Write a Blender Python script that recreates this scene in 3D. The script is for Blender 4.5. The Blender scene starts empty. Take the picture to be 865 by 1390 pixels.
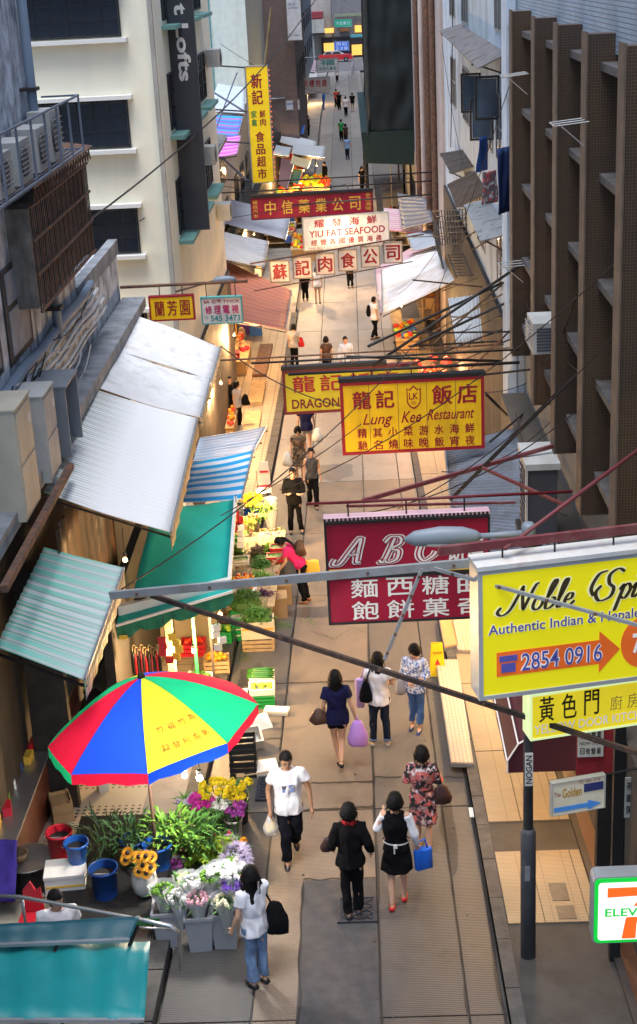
import bpy, bmesh, math, random
from mathutils import Vector, Matrix, noise
random.seed(7)
R = math.radians
scene = bpy.context.scene
C = scene.collection

# ---------------------------------------------------------------- camera, sky, sun, exposure
CAMZ = 14.0
FPX, CX, CY = 1950.0, 432.0, 651.0            # focal length and principal point in photo pixels
PITCH = math.atan(701 / FPX); ROLL = R(2.97); YAW = R(1.998)
cam_data = bpy.data.cameras.new('camera')
cam = bpy.data.objects.new('camera', cam_data); C.objects.link(cam)
cam_data.sensor_fit = 'VERTICAL'; cam_data.sensor_height = 36.0
cam_data.lens = FPX / 1390 * 36.0
cam_data.shift_x = 0.5 / 1390; cam_data.shift_y = -44.0 / 1390
cam_data.clip_start = 0.1; cam_data.clip_end = 2000
def _dir(uu, vv, ff):
    cr, sr = math.cos(ROLL), math.sin(ROLL)
    a, b = uu * cr - vv * sr, uu * sr + vv * cr
    fw = ff * math.cos(PITCH) - b * math.sin(PITCH)
    dz = -ff * math.sin(PITCH) - b * math.cos(PITCH)
    cy, sy = math.cos(YAW), math.sin(YAW)
    return Vector((a * cy - fw * sy, a * sy + fw * cy, dz))
_r, _u, _f = _dir(1, 0, 0), _dir(0, -1, 0), _dir(0, 0, 1)
mw = Matrix((( _r.x, _u.x, -_f.x), (_r.y, _u.y, -_f.y), (_r.z, _u.z, -_f.z))).to_4x4()
mw.translation = (0, 0, CAMZ); cam.matrix_world = mw
scene.camera = cam

SUN_EL, SUN_AZ = 76.0, 200.0                  # soft daylight of an overcast evening, from behind the camera
world = bpy.data.worlds.new('World'); scene.world = world; world.use_nodes = True
wn = world.node_tree.nodes; wl = world.node_tree.links
sky = wn.new('ShaderNodeTexSky'); sky.sky_type = 'NISHITA'; sky.sun_disc = False
sky.sun_elevation = R(SUN_EL); sky.sun_rotation = R(SUN_AZ); sky.dust_density = 2.0
wl.new(sky.outputs[0], wn['Background'].inputs[0]); wn['Background'].inputs[1].default_value = 0.11
sun_d = bpy.data.lights.new('sun', 'SUN'); sun_d.energy = 1.3; sun_d.angle = R(35); sun_d.color = (.96, .98, 1)
sun = bpy.data.objects.new('sun', sun_d); C.objects.link(sun)
sun.rotation_euler = Vector((math.sin(R(SUN_AZ)) * math.cos(R(SUN_EL)), math.cos(R(SUN_AZ)) * math.cos(R(SUN_EL)), math.sin(R(SUN_EL)))).to_track_quat('Z', 'Y').to_euler()
sun.location = (0, -10, 40)
vs = scene.view_settings
vs.view_transform = 'Standard'; vs.look = 'None'; vs.gamma = 1.0; vs.exposure = 1.5; vs.use_curve_mapping = False
scene.cycles.use_denoising = True
scene.cycles.max_bounces = 6; scene.cycles.diffuse_bounces = 4; scene.cycles.transparent_max_bounces = 8
scene.cycles.sample_clamp_indirect = 4.0

# ---------------------------------------------------------------- photo pixels to places
PROFILE = [(-60, -4.2), (0, -9.9), (36, -13.32), (42, -13.75), (48, -14.0), (56, -14.1), (90, -13.9), (115, -13.5), (130, -13.0), (200, -12.9), (600, -12.9)]
def gz(Y):
    for (a, za), (b, zb) in zip(PROFILE, PROFILE[1:]):
        if Y <= b: return CAMZ + za + (zb - za) * (Y - a) / (b - a)
    return CAMZ - 12.9
def ray(x, y):
    d = _dir(x - CX, y - CY, FPX); return d / d.y
def PY(x, y, Y): r = ray(x, y); return Vector((r.x * Y, Y, CAMZ + r.z * Y))
def PX(x, y, X): r = ray(x, y); return PY(x, y, X / r.x)
def PZ(x, y, z): r = ray(x, y); return PY(x, y, (z - CAMZ) / r.z)
def G(x, y, up=0.0):
    r = ray(x, y); Y = 6.0
    while CAMZ + r.z * Y > gz(Y) + up and Y < 400: Y += .04
    return Vector((r.x * Y, Y, gz(Y) + up))

# ---------------------------------------------------------------- materials
MATS = {}
def _lin(c):
    return tuple(c) + (1,) if len(c) == 3 else tuple(c)
def mat(name, col, rough=.75, var=.18, scale=3., col2=None, bump=.15, bscale=30., metal=0., spec=.35, dirt=0., dirtcol=(.06, .055, .05), dscale=1.5, streak=False, emit=0., alpha=1., trans=0., coords='Object'):
    if name in MATS: return MATS[name]
    m = bpy.data.materials.new(name); m.use_nodes = True; MATS[name] = m
    nt = m.node_tree; n = nt.nodes; l = nt.links; b = n['Principled BSDF']
    b.inputs['Roughness'].default_value = rough; b.inputs['Metallic'].default_value = metal
    b.inputs['Specular IOR Level'].default_value = spec
    tc = n.new('ShaderNodeTexCoord'); src = tc.outputs[coords]
    mp = n.new('ShaderNodeMapping'); l.new(src, mp.inputs[0])
    nz = n.new('ShaderNodeTexNoise'); nz.inputs['Scale'].default_value = scale; nz.inputs['Detail'].default_value = 6
    l.new(mp.outputs[0], nz.inputs['Vector'])
    rp = n.new('ShaderNodeValToRGB'); l.new(nz.outputs['Fac'], rp.inputs[0])
    c2 = col2 or tuple(c * (1 - var) for c in col)
    rp.color_ramp.elements[0].position = .35; rp.color_ramp.elements[0].color = _lin(c2)
    rp.color_ramp.elements[1].position = .65; rp.color_ramp.elements[1].color = _lin(col)
    out = rp.outputs[0]
    if dirt > 0:
        mp2 = n.new('ShaderNodeMapping'); l.new(src, mp2.inputs[0])
        if streak: mp2.inputs['Scale'].default_value = (1, 1, .12)
        n2 = n.new('ShaderNodeTexNoise'); n2.inputs['Scale'].default_value = dscale; n2.inputs['Detail'].default_value = 8; n2.inputs['Roughness'].default_value = .7
        l.new(mp2.outputs[0], n2.inputs['Vector'])
        r2 = n.new('ShaderNodeValToRGB'); l.new(n2.outputs['Fac'], r2.inputs[0])
        r2.color_ramp.elements[0].position = .48; r2.color_ramp.elements[0].color = (0, 0, 0, 1)
        r2.color_ramp.elements[1].position = .72; r2.color_ramp.elements[1].color = (dirt, dirt, dirt, 1)
        mx = n.new('ShaderNodeMix'); mx.data_type = 'RGBA'
        l.new(r2.outputs[0], mx.inputs[0]); l.new(out, mx.inputs[6]); mx.inputs[7].default_value = _lin(dirtcol)
        out = mx.outputs[2]
    l.new(out, b.inputs['Base Color'])
    if bump > 0:
        n3 = n.new('ShaderNodeTexNoise'); n3.inputs['Scale'].default_value = bscale; n3.inputs['Detail'].default_value = 4
        l.new(src, n3.inputs['Vector'])
        bp = n.new('ShaderNodeBump'); bp.inputs['Strength'].default_value = bump; bp.inputs['Distance'].default_value = .02
        l.new(n3.outputs['Fac'], bp.inputs['Height']); l.new(bp.outputs[0], b.inputs['Normal'])
    if emit > 0:
        l.new(out, b.inputs['Emission Color']); b.inputs['Emission Strength'].default_value = emit
    if alpha < 1: b.inputs['Alpha'].default_value = alpha
    if trans > 0:       # cloth that lets some light through
        tl = n.new('ShaderNodeBsdfTranslucent'); l.new(out, tl.inputs[0]); ms = n.new('ShaderNodeMixShader'); ms.inputs[0].default_value = trans
        l.new(b.outputs[0], ms.inputs[1]); l.new(tl.outputs[0], ms.inputs[2]); l.new(ms.outputs[0], n['Material Output'].inputs[0])
    return m
def emat(name, col, strength):
    if name in MATS: return MATS[name]
    m = bpy.data.materials.new(name); m.use_nodes = True; MATS[name] = m
    b = m.node_tree.nodes['Principled BSDF']
    b.inputs['Base Color'].default_value = _lin(tuple(c * .3 for c in col)); b.inputs['Emission Color'].default_value = _lin(col); b.inputs['Emission Strength'].default_value = strength
    return m
def stripes(name, cols, period, axis=1, rough=.6, dirt=.5, fade=None, dirtcol=(.12, .11, .1), wash=0.):
    """repeating printed bands along an object axis; cols = [(fraction, colour)]"""
    if name in MATS: return MATS[name]
    m = mat(name, (.5, .5, .5), rough=rough, bump=.05)
    nt = m.node_tree; n = nt.nodes; l = nt.links; b = n['Principled BSDF']
    tc = n.new('ShaderNodeTexCoord'); sx = n.new('ShaderNodeSeparateXYZ'); l.new(tc.outputs['UV'], sx.inputs[0]); axis = 0
    d = n.new('ShaderNodeMath'); d.operation = 'DIVIDE'; d.inputs[1].default_value = period; l.new(sx.outputs[axis], d.inputs[0])
    f = n.new('ShaderNodeMath'); f.operation = 'FRACT'; l.new(d.outputs[0], f.inputs[0])
    rp = n.new('ShaderNodeValToRGB'); rp.color_ramp.interpolation = 'CONSTANT'; l.new(f.outputs[0], rp.inputs[0])
    els = rp.color_ramp.elements; pos = 0
    for i, (w, c) in enumerate(cols):
        e = els[i] if i < 2 else els.new(pos)
        e.position = pos; e.color = _lin(c); pos += w
    out = rp.outputs[0]
    nz = n.new('ShaderNodeTexNoise'); nz.inputs['Scale'].default_value = 1.3; nz.inputs['Detail'].default_value = 7; l.new(tc.outputs['Object'], nz.inputs['Vector'])
    r2 = n.new('ShaderNodeValToRGB'); l.new(nz.outputs['Fac'], r2.inputs[0])
    r2.color_ramp.elements[0].position = .45; r2.color_ramp.elements[0].color = (0, 0, 0, 1)
    r2.color_ramp.elements[1].position = .8; r2.color_ramp.elements[1].color = (dirt,) * 3 + (1,)
    mx = n.new('ShaderNodeMix'); mx.data_type = 'RGBA'; l.new(r2.outputs[0], mx.inputs[0]); l.new(out, mx.inputs[6]); mx.inputs[7].default_value = _lin(dirtcol)
    out = mx.outputs[2]
    if fade:      # bleached towards the front edge: (from, to, colour) in metres from the wall
        ax = 1; f0, f1, fc = fade
        mr = n.new('ShaderNodeMapRange'); mr.inputs[1].default_value = f0; mr.inputs[2].default_value = f1; l.new(sx.outputs[ax], mr.inputs[0])
        m3 = n.new('ShaderNodeMix'); m3.data_type = 'RGBA'; l.new(mr.outputs[0], m3.inputs[0]); l.new(out, m3.inputs[6]); m3.inputs[7].default_value = _lin(fc); out = m3.outputs[2]
    l.new(out, b.inputs['Base Color'])
    return m
def tiles(name, c1, c2, mortar, w, h, msize=.08, rough=.6, bump=.3, offset=0., dirt=.3, dirtcol=(.08, .075, .07), axes=(0, 1), dscale=.9):
    if name in MATS: return MATS[name]
    m = mat(name, c1, rough=rough, bump=0)
    nt = m.node_tree; n = nt.nodes; l = nt.links; b = n['Principled BSDF']
    tc = n.new('ShaderNodeTexCoord'); sx = n.new('ShaderNodeSeparateXYZ'); l.new(tc.outputs['Object'], sx.inputs[0])
    cb = n.new('ShaderNodeCombineXYZ'); l.new(sx.outputs[axes[0]], cb.inputs[0]); l.new(sx.outputs[axes[1]], cb.inputs[1])
    bk = n.new('ShaderNodeTexBrick'); l.new(cb.outputs[0], bk.inputs['Vector'])
    bk.inputs['Color1'].default_value = _lin(c1); bk.inputs['Color2'].default_value = _lin(c2); bk.inputs['Mortar'].default_value = _lin(mortar)
    bk.inputs['Scale'].default_value = 1; bk.inputs['Brick Width'].default_value = w; bk.inputs['Row Height'].default_value = h; bk.inputs['Mortar Size'].default_value = msize * min(w, h)
    bk.offset = offset; bk.inputs['Mortar Smooth'].default_value = .2
    nz = n.new('ShaderNodeTexNoise'); nz.inputs['Scale'].default_value = dscale; nz.inputs['Detail'].default_value = 8; nz.inputs['Roughness'].default_value = .65; l.new(tc.outputs['Object'], nz.inputs['Vector'])
    r2 = n.new('ShaderNodeValToRGB'); l.new(nz.outputs['Fac'], r2.inputs[0])
    r2.color_ramp.elements[0].position = .42; r2.color_ramp.elements[0].color = (0, 0, 0, 1)
    r2.color_ramp.elements[1].position = .75; r2.color_ramp.elements[1].color = (dirt,) * 3 + (1,)
    mx = n.new('ShaderNodeMix'); mx.data_type = 'RGBA'; l.new(r2.outputs[0], mx.inputs[0]); l.new(bk.outputs['Color'], mx.inputs[6]); mx.inputs[7].default_value = _lin(dirtcol)
    l.new(mx.outputs[2], b.inputs['Base Color'])
    bp = n.new('ShaderNodeBump'); bp.inputs['Strength'].default_value = bump; bp.inputs['Distance'].default_value = .01; bp.invert = True
    l.new(bk.outputs['Fac'], bp.inputs['Height']); l.new(bp.outputs[0], b.inputs['Normal'])
    return m

def blotch(name, base, spots, scale=8., rough=.8, thr=.55):
    """printed fabric: patches of several colours over a ground colour"""
    if name in MATS: return MATS[name]
    m = mat(name, base, rough=rough, bump=0); n = m.node_tree.nodes; l = m.node_tree.links; b = n['Principled BSDF']
    tc = n.new('ShaderNodeTexCoord'); out = b.inputs['Base Color'].links[0].from_socket
    for i, c in enumerate(spots):
        mp = n.new('ShaderNodeMapping'); mp.inputs['Location'].default_value = (i * 7.3, i * 3.1, i); l.new(tc.outputs['Object'], mp.inputs[0])
        nz = n.new('ShaderNodeTexNoise'); nz.inputs['Scale'].default_value = scale * (1 + .2 * i); nz.inputs['Detail'].default_value = 2; l.new(mp.outputs[0], nz.inputs['Vector'])
        rp = n.new('ShaderNodeValToRGB'); l.new(nz.outputs['Fac'], rp.inputs[0]); rp.color_ramp.elements[0].position = thr; rp.color_ramp.elements[1].position = thr + .03
        mx = n.new('ShaderNodeMix'); mx.data_type = 'RGBA'; l.new(rp.outputs[0], mx.inputs[0]); l.new(out, mx.inputs[6]); mx.inputs[7].default_value = _lin(c); out = mx.outputs[2]
    l.new(out, b.inputs['Base Color']); return m

# ---------------------------------------------------------------- mesh building
class MB:
    def __init__(s): s.v = []; s.f = []; s.mi = []; s.cur = 0
    def add(s, vs, fs):
        o = len(s.v); s.v += [tuple(p) for p in vs]; s.f += [tuple(i + o for i in f) for f in fs]; s.mi += [s.cur] * len(fs); return s
    def box(s, c, size, rot=None, taper=1.0):
        x, y, z = size[0] / 2, size[1] / 2, size[2] / 2; t = taper
        vs = [Vector(p) for p in ((-x, -y, -z), (x, -y, -z), (x, y, -z), (-x, y, -z), (-x * t, -y * t, z), (x * t, -y * t, z), (x * t, y * t, z), (-x * t, y * t, z))]
        if rot is not None: vs = [rot @ p for p in vs]
        c = Vector(c)
        return s.add([p + c for p in vs], [(0, 3, 2, 1), (4, 5, 6, 7), (0, 1, 5, 4), (1, 2, 6, 5), (2, 3, 7, 6), (3, 0, 4, 7)])
    def span(s, a, b): # box by min and max corners
        a, b = Vector(a), Vector(b); return s.box((a + b) / 2, [abs(q) for q in (b - a)])
    def bar(s, a, b, w, h=None, up=(0, 0, 1)):
        a, b = Vector(a), Vector(b); d = b - a; L = d.length
        if L < 1e-6: return s
        d /= L; up = Vector(up)
        if abs(d.dot(up)) > .98: up = Vector((0, 1, 0))
        x = d.cross(up).normalized(); z = x.cross(d)
        return s.box((a + b) / 2, (w, L, h or w), Matrix((x, d, z)).transposed())
    def tube(s, pts, r, seg=8, caps=True, flat=1.0):
        pts = [Vector(p) for p in pts]; n = len(pts)
        rr = r if isinstance(r, (list, tuple)) else [r] * n
        rings = []; prev = None
        for i, p in enumerate(pts):
            d = (pts[min(i + 1, n - 1)] - pts[max(i - 1, 0)])
            d = d.normalized() if d.length > 1e-9 else Vector((0, 0, 1))
            if prev is None:
                u = Vector((0, 0, 1)) if abs(d.z) < .9 else Vector((1, 0, 0))
                x = d.cross(u).normalized()
            else:
                x = (prev - d * prev.dot(d)).normalized()
            prev = x; y = d.cross(x)
            rx, ry = (rr[i] if isinstance(rr[i], (list, tuple)) else (rr[i], rr[i] * flat))
            rings.append([p + x * math.cos(2 * math.pi * k / seg) * rx + y * math.sin(2 * math.pi * k / seg) * ry for k in range(seg)])
        vs = [q for rg in rings for q in rg]; fs = []
        for i in range(n - 1):
            for k in range(seg):
                k2 = (k + 1) % seg; fs.append((i * seg + k, i * seg + k2, (i + 1) * seg + k2, (i + 1) * seg + k))
        if caps: fs.append(tuple(range(seg))[::-1]); fs.append(tuple((n - 1) * seg + k for k in range(seg)))
        return s.add(vs, fs)
    def lathe(s, prof, c=(0, 0, 0), seg=16, caps=True, sx=1., sy=1., rot=None):
        c = Vector(c); vs = []; fs = []; n = len(prof)
        for r, z in prof:
            for k in range(seg):
                p = Vector((math.cos(2 * math.pi * k / seg) * r * sx, math.sin(2 * math.pi * k / seg) * r * sy, z))
                vs.append(c + (rot @ p if rot is not None else p))
        for i in range(n - 1):
            for k in range(seg):
                k2 = (k + 1) % seg; fs.append((i * seg + k, i * seg + k2, (i + 1) * seg + k2, (i + 1) * seg + k))
        if caps: fs.append(tuple(range(seg))[::-1]); fs.append(tuple((n - 1) * seg + k for k in range(seg)))
        return s.add(vs, fs)
    def ball(s, c, r, seg=10, rings=6, rot=None):
        r = (r, r, r) if not isinstance(r, (list, tuple)) else r; c = Vector(c); vs = []; fs = []
        for i in range(rings + 1):
            t = math.pi * i / rings
            for k in range(seg):
                p = Vector((math.sin(t) * math.cos(2 * math.pi * k / seg) * r[0], math.sin(t) * math.sin(2 * math.pi * k / seg) * r[1], math.cos(t) * r[2]))
                vs.append(c + (rot @ p if rot is not None else p))
        for i in range(rings):
            for k in range(seg):
                k2 = (k + 1) % seg; fs.append((i * seg + k, (i + 1) * seg + k, (i + 1) * seg + k2, i * seg + k2))
        return s.add(vs, fs)
    def prism(s, poly, d): # extrude a polygon (list of points) by vector d
        poly = [Vector(p) for p in poly]; d = Vector(d); n = len(poly)
        return s.add(poly + [p + d for p in poly], [tuple(range(n))[::-1], tuple(range(n, 2 * n))] + [(i, (i + 1) % n, n + (i + 1) % n, n + i) for i in range(n)])
    def leaf(s, p, d, L, w, up=(0, 0, 1), droop=.2):
        p, d, up = Vector(p), Vector(d).normalized(), Vector(up)
        x = d.cross(up); x = x.normalized() if x.length > 1e-4 else Vector((1, 0, 0))
        n = x.cross(d)
        m = p + d * L * .5 + n * L * .12; t = p + d * L - n * L * droop
        return s.add([p, m + x * w / 2, t, m - x * w / 2, m - n * w * .15], [(0, 1, 4), (1, 2, 4), (2, 3, 4), (3, 0, 4)])
    def sheet(s, c00, c10, c11, c01, nu, nv, off=None, thick=.012):
        """bilinear patch with a normal offset off(u,v) and a thickness"""
        c00, c10, c11, c01 = map(Vector, (c00, c10, c11, c01))
        n = (c10 - c00).cross(c01 - c00).normalized(); vs = []
        if n.z < 0: n = -n
        for side in (0, 1):
            for j in range(nv + 1):
                for i in range(nu + 1):
                    u, v = i / nu, j / nv
                    p = c00 * (1 - u) * (1 - v) + c10 * u * (1 - v) + c11 * u * v + c01 * (1 - u) * v
                    vs.append(p + n * ((off(u, v) if off else 0) - side * thick))
        fs = []; W = nu + 1; N = W * (nv + 1); lu, lv = (c10 - c00).length, (c01 - c00).length
        s.uv = getattr(s, 'uv', None) or []; s.uv += [(i / nu * lu, j / nv * lv) for _ in (0, 1) for j in range(nv + 1) for i in range(nu + 1)]
        for j in range(nv):
            for i in range(nu):
                a = j * W + i; fs.append((a, a + 1, a + 1 + W, a + W)); fs.append((N + a, N + a + W, N + a + 1 + W, N + a + 1))
        for i in range(nu):
            a = i; fs.append((a, N + a, N + a + 1, a + 1)); a = nv * W + i; fs.append((a, a + 1, N + a + 1, N + a))
        for j in range(nv):
            a = j * W; fs.append((a, a + W, N + a + W, N + a)); a = j * W + nu; fs.append((a, N + a, N + a + W, a + W))
        return s.add(vs, fs)
    def mesh(s, name):
        me = bpy.data.meshes.new(name); me.from_pydata(s.v, [], s.f); me.update()
        if getattr(s, 'uv', None):
            ly = me.uv_layers.new(name='UVMap')
            for lp in me.loops: ly.data[lp.index].uv = s.uv[lp.vertex_index]
        return me
    def build(s, name, material, parent=None, smooth=False, loc=None):
        me = s.mesh(name)
        for m in (material if isinstance(material, (list, tuple)) else [material]): me.materials.append(m)
        if any(s.mi): me.polygons.foreach_set('material_index', s.mi)
        if smooth: me.polygons.foreach_set('use_smooth', [True] * len(s.f))
        o = bpy.data.objects.new(name, me); C.objects.link(o)
        if parent is not None: o.parent = parent
        if loc is not None: o.location = loc
        return o
def tag(o, label=None, cat=None, group=None, kind=None):
    if label: o['label'] = label
    if cat: o['category'] = cat
    if group: o['group'] = group
    if kind: o['kind'] = kind
    return o
def thing(name, label, cat, loc=(0, 0, 0), rz=0., group=None):
    o = bpy.data.objects.new(name, None); C.objects.link(o); o.location = loc; o.rotation_euler = (0, 0, rz)
    o.empty_display_size = .1
    return tag(o, label, cat, group)
def link_copy(o, parent=None):
    c = o.copy(); C.objects.link(c); c.parent = parent; return c
def copy_tree(o, loc=None, rz=None, label=None, parent=None):
    c = link_copy(o, parent)
    for ch in list(o.children): copy_tree(ch, parent=c)
    if loc is not None: c.location = loc
    if rz is not None: c.rotation_euler = (0, 0, rz)
    if label: c['label'] = label
    return c
def lamp_light(name, parent, loc, power, col=(1, .62, .28), r=.05):
    d = bpy.data.lights.new(name, 'POINT'); d.energy = power * 2.5; d.color = col; d.shadow_soft_size = r
    o = bpy.data.objects.new(name, d); C.objects.link(o); o.location = loc
    if parent is not None: o.parent = parent
    return o

# scratch scene used to evaluate text and remeshed bodies
TMP = bpy.data.scenes.new('scratch')
def evaluate(o):
    TMP.collection.objects.link(o); vl = TMP.view_layers[0]; vl.update()
    dg = vl.depsgraph; dg.update()
    me = bpy.data.meshes.new_from_object(o.evaluated_get(dg)); TMP.collection.objects.unlink(o); return me
_glyph = {}
def glyph(ch, bold=0., shear=0.):
    k = (ch, bold, shear)
    if k not in _glyph:
        cu = bpy.data.curves.new('t', 'FONT'); cu.body = ch; cu.size = 1; cu.resolution_u = 3; cu.offset = bold; cu.shear = shear
        o = bpy.data.objects.new('t', cu); me = evaluate(o)
        _glyph[k] = ([v.co.copy() for v in me.vertices], [tuple(p.vertices) for p in me.polygons])
        bpy.data.meshes.remove(me); bpy.data.objects.remove(o); bpy.data.curves.remove(cu)
    return _glyph[k]
def lettering(parent, s, rect, m, y, bold=.0, shear=0., cells=False, vert=False, name='lettering', track=.12, dz=0.):
    """text in the x-z plane of a sign, facing -y; rect = (x0, z0, x1, z1) in metres"""
    b = MB(); x0, z0, x1, z1 = rect
    if cells:
        n = len(s)
        for i, ch in enumerate(s):
            if ch == ' ': continue
            cjk = ord(ch) > 1000; vs, fs = glyph(ch, 0. if cjk else bold, shear)
            if not vs: continue
            if vert: cw, chh, ox, oz = x1 - x0, (z1 - z0) / n, x0, z1 - (z1 - z0) * (i + 1) / n
            else: cw, chh, ox, oz = (x1 - x0) / n, z1 - z0, x0 + (x1 - x0) * i / n, z0
            a0, a1 = min(v.x for v in vs), max(v.x for v in vs); c0, c1 = min(v.y for v in vs), max(v.y for v in vs)
            mx, mz = cw * track / 2, (chh * track / 2 if vert else 0)
            w_, h_ = cw - 2 * mx, chh - 2 * mz
            e = bold * .9 * h_ if cjk else 0
            for q, (ex, ez) in enumerate(((0, 0), (e, 0), (-e, 0), (0, e * .7), (0, -e * .7)) if e > 0 else ((0, 0),)):
                b.add([(ox + mx + (v.x - a0) / (a1 - a0) * w_ + ex, y - q * .0004, oz + mz + (v.y - c0) / (c1 - c0) * h_ + dz * (ox - x0) + ez) for v in vs], fs)
    else:
        vs, fs = glyph(s, bold, shear)
        a0, a1 = min(v.x for v in vs), max(v.x for v in vs); c0, c1 = min(v.y for v in vs), max(v.y for v in vs)
        b.add([(x0 + (v.x - a0) / (a1 - a0) * (x1 - x0), y, z0 + (v.y - c0) / (c1 - c0) * (z1 - z0)) for v in vs], fs)
    return b.build(name, m, parent)
# ---------------------------------------------------------------- setting: ground, road, pavements
def strip(name, X0, X1, Ys, dz, m, parent=None, kind=None, thick=.1):
    b = MB(); vs = []; n = len(Ys)
    for Y in Ys: vs += [(X0, Y, gz(Y) + dz), (X1, Y, gz(Y) + dz), (X1, Y, gz(Y) + dz - thick), (X0, Y, gz(Y) + dz - thick)]
    fs = [(0, 1, 2, 3), tuple(4 * (n - 1) + k for k in (3, 2, 1, 0))]
    for i in range(n - 1):
        for k in range(4): fs.append((4 * i + k, 4 * (i + 1) + k, 4 * (i + 1) + (k + 1) % 4, 4 * i + (k + 1) % 4))
    b.add(vs, fs); o = b.build(name, m, parent)
    if kind: o['kind'] = kind
    return o
def ys(a, b):
    return [a] + [p[0] for p in PROFILE if a < p[0] < b] + [b]
m_ground = mat('ground_concrete', (.16, .15, .14), dirt=.5)
strip('ground', -80, 80, ys(-40, 500), -.25, m_ground, kind='structure')
def road_mat(name, col, stain, seed):
    m = mat(name, col, rough=.6, bump=0, spec=.45); n = m.node_tree.nodes; l = m.node_tree.links; b = n['Principled BSDF']
    tc = n.new('ShaderNodeTexCoord'); out = None
    mp = n.new('ShaderNodeMapping'); mp.inputs['Location'].default_value = (seed * 5.1, seed * 2.3, 0); l.new(tc.outputs['Object'], mp.inputs[0])
    cur = tuple(col) + (1,)
    base = n.new('ShaderNodeRGB'); base.outputs[0].default_value = cur; out = base.outputs[0]
    for sc, lo, hi, amt, c, st in ((.55, .42, .68, .75, stain, 1), (2.2, .5, .72, .55, tuple(x * .55 for x in col), .35), (7, .55, .75, .4, tuple(min(1, x * 1.35) for x in col), 1), (55, .45, .7, .45, tuple(x * .5 for x in col), 1), (1.1, .6, .72, .6, tuple(x * .45 for x in stain), 1)):
        m2 = n.new('ShaderNodeMapping'); m2.inputs['Scale'].default_value = (1, st, 1); l.new(mp.outputs[0], m2.inputs[0])
        nz = n.new('ShaderNodeTexNoise'); nz.inputs['Scale'].default_value = sc; nz.inputs['Detail'].default_value = 7; nz.inputs['Roughness'].default_value = .65; l.new(m2.outputs[0], nz.inputs['Vector'])
        rp = n.new('ShaderNodeValToRGB'); l.new(nz.outputs['Fac'], rp.inputs[0]); rp.color_ramp.elements[0].position = lo; rp.color_ramp.elements[0].color = (0, 0, 0, 1); rp.color_ramp.elements[1].position = hi; rp.color_ramp.elements[1].color = (amt,) * 3 + (1,)
        mx = n.new('ShaderNodeMix'); mx.data_type = 'RGBA'; l.new(rp.outputs[0], mx.inputs[0]); l.new(out, mx.inputs[6]); mx.inputs[7].default_value = tuple(c) + (1,); out = mx.outputs[2]
        if sc == .55:
            mr = n.new('ShaderNodeMapRange'); mr.inputs[3].default_value = .72; mr.inputs[4].default_value = .38; l.new(nz.outputs['Fac'], mr.inputs[0]); l.new(mr.outputs[0], b.inputs['Roughness'])
    l.new(out, b.inputs['Base Color'])
    wv = n.new('ShaderNodeTexWave'); wv.bands_direction = 'Y'; wv.inputs['Scale'].default_value = 9; wv.inputs['Distortion'].default_value = 1.5; wv.inputs['Detail'].default_value = 3; l.new(tc.outputs['Object'], wv.inputs['Vector'])
    bp = n.new('ShaderNodeBump'); bp.inputs['Strength'].default_value = .35; bp.inputs['Distance'].default_value = .01; l.new(wv.outputs['Fac'], bp.inputs['Height'])
    n4 = n.new('ShaderNodeTexNoise'); n4.inputs['Scale'].default_value = 90; l.new(tc.outputs['Object'], n4.inputs['Vector'])
    b2 = n.new('ShaderNodeBump'); b2.inputs['Strength'].default_value = .4; b2.inputs['Distance'].default_value = .01; l.new(n4.outputs['Fac'], b2.inputs['Height']); l.new(bp.outputs[0], b2.inputs['Normal']); l.new(b2.outputs[0], b.inputs['Normal'])
    return m
m_tan = [road_mat('road_tan%d' % i, c, (.085, .068, .053), i) for i, c in enumerate([(.165, .128, .097), (.142, .115, .092), (.128, .107, .09)])]  # tan concrete; the colour also holds some warm lamp glow
m_grey = [road_mat('road_grey%d' % i, c, (.045, .042, .04), i + 4) for i, c in enumerate([(.085, .078, .073), (.066, .062, .06), (.1, .09, .08)])]
m_pale_r = [road_mat('road_pale%d' % i, c, (.13, .122, .115), i + 8) for i, c in enumerate([(.22, .205, .19), (.19, .18, .17), (.24, .22, .2)])]
m_dark = mat('road_asphalt_patch', (.05, .05, .054), rough=.7, var=.3, scale=6, bump=.5, bscale=90)
m_joint = mat('joint_filler', (.03, .028, .026), bump=.2)
road = strip('road', -2.58, 1.36, ys(-10, 186), -.022, m_joint, kind='structure')
rng = random.Random(3)
TJ = [9.0, 13.1, 18.05, 18.95, 22.9, 27.6, 32.2, 37, 42, 47, 52, 57, 62, 67, 73, 80, 88, 97, 107, 118, 131, 146, 163, 186]
for (x0, x1, ms, sh) in ((-1.53, -.06, m_tan, 0), (-.06, .92, m_grey, .1), (.92, 1.36, m_grey, .35), (-2.58, -1.53, m_grey, 1.6)):
    for i, (a, b_) in enumerate(zip(TJ, TJ[1:])):
        if b_ - a < 1.2 and x0 != -1.53: continue
        a2 = a if x0 == -1.53 else (TJ[i - 1] if i and TJ[i] - TJ[i - 1] < 1.2 else a)
        g = .014
        mm = ms[rng.randrange(3)]
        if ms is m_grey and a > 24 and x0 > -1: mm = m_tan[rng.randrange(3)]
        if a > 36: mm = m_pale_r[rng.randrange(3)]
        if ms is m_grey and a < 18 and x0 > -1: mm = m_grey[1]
        o = strip('road_slab', x0 + g, x1 - g, ys(a2 + g, b_ - g), rng.uniform(-.003, .003), mm, road, thick=.03)
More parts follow.
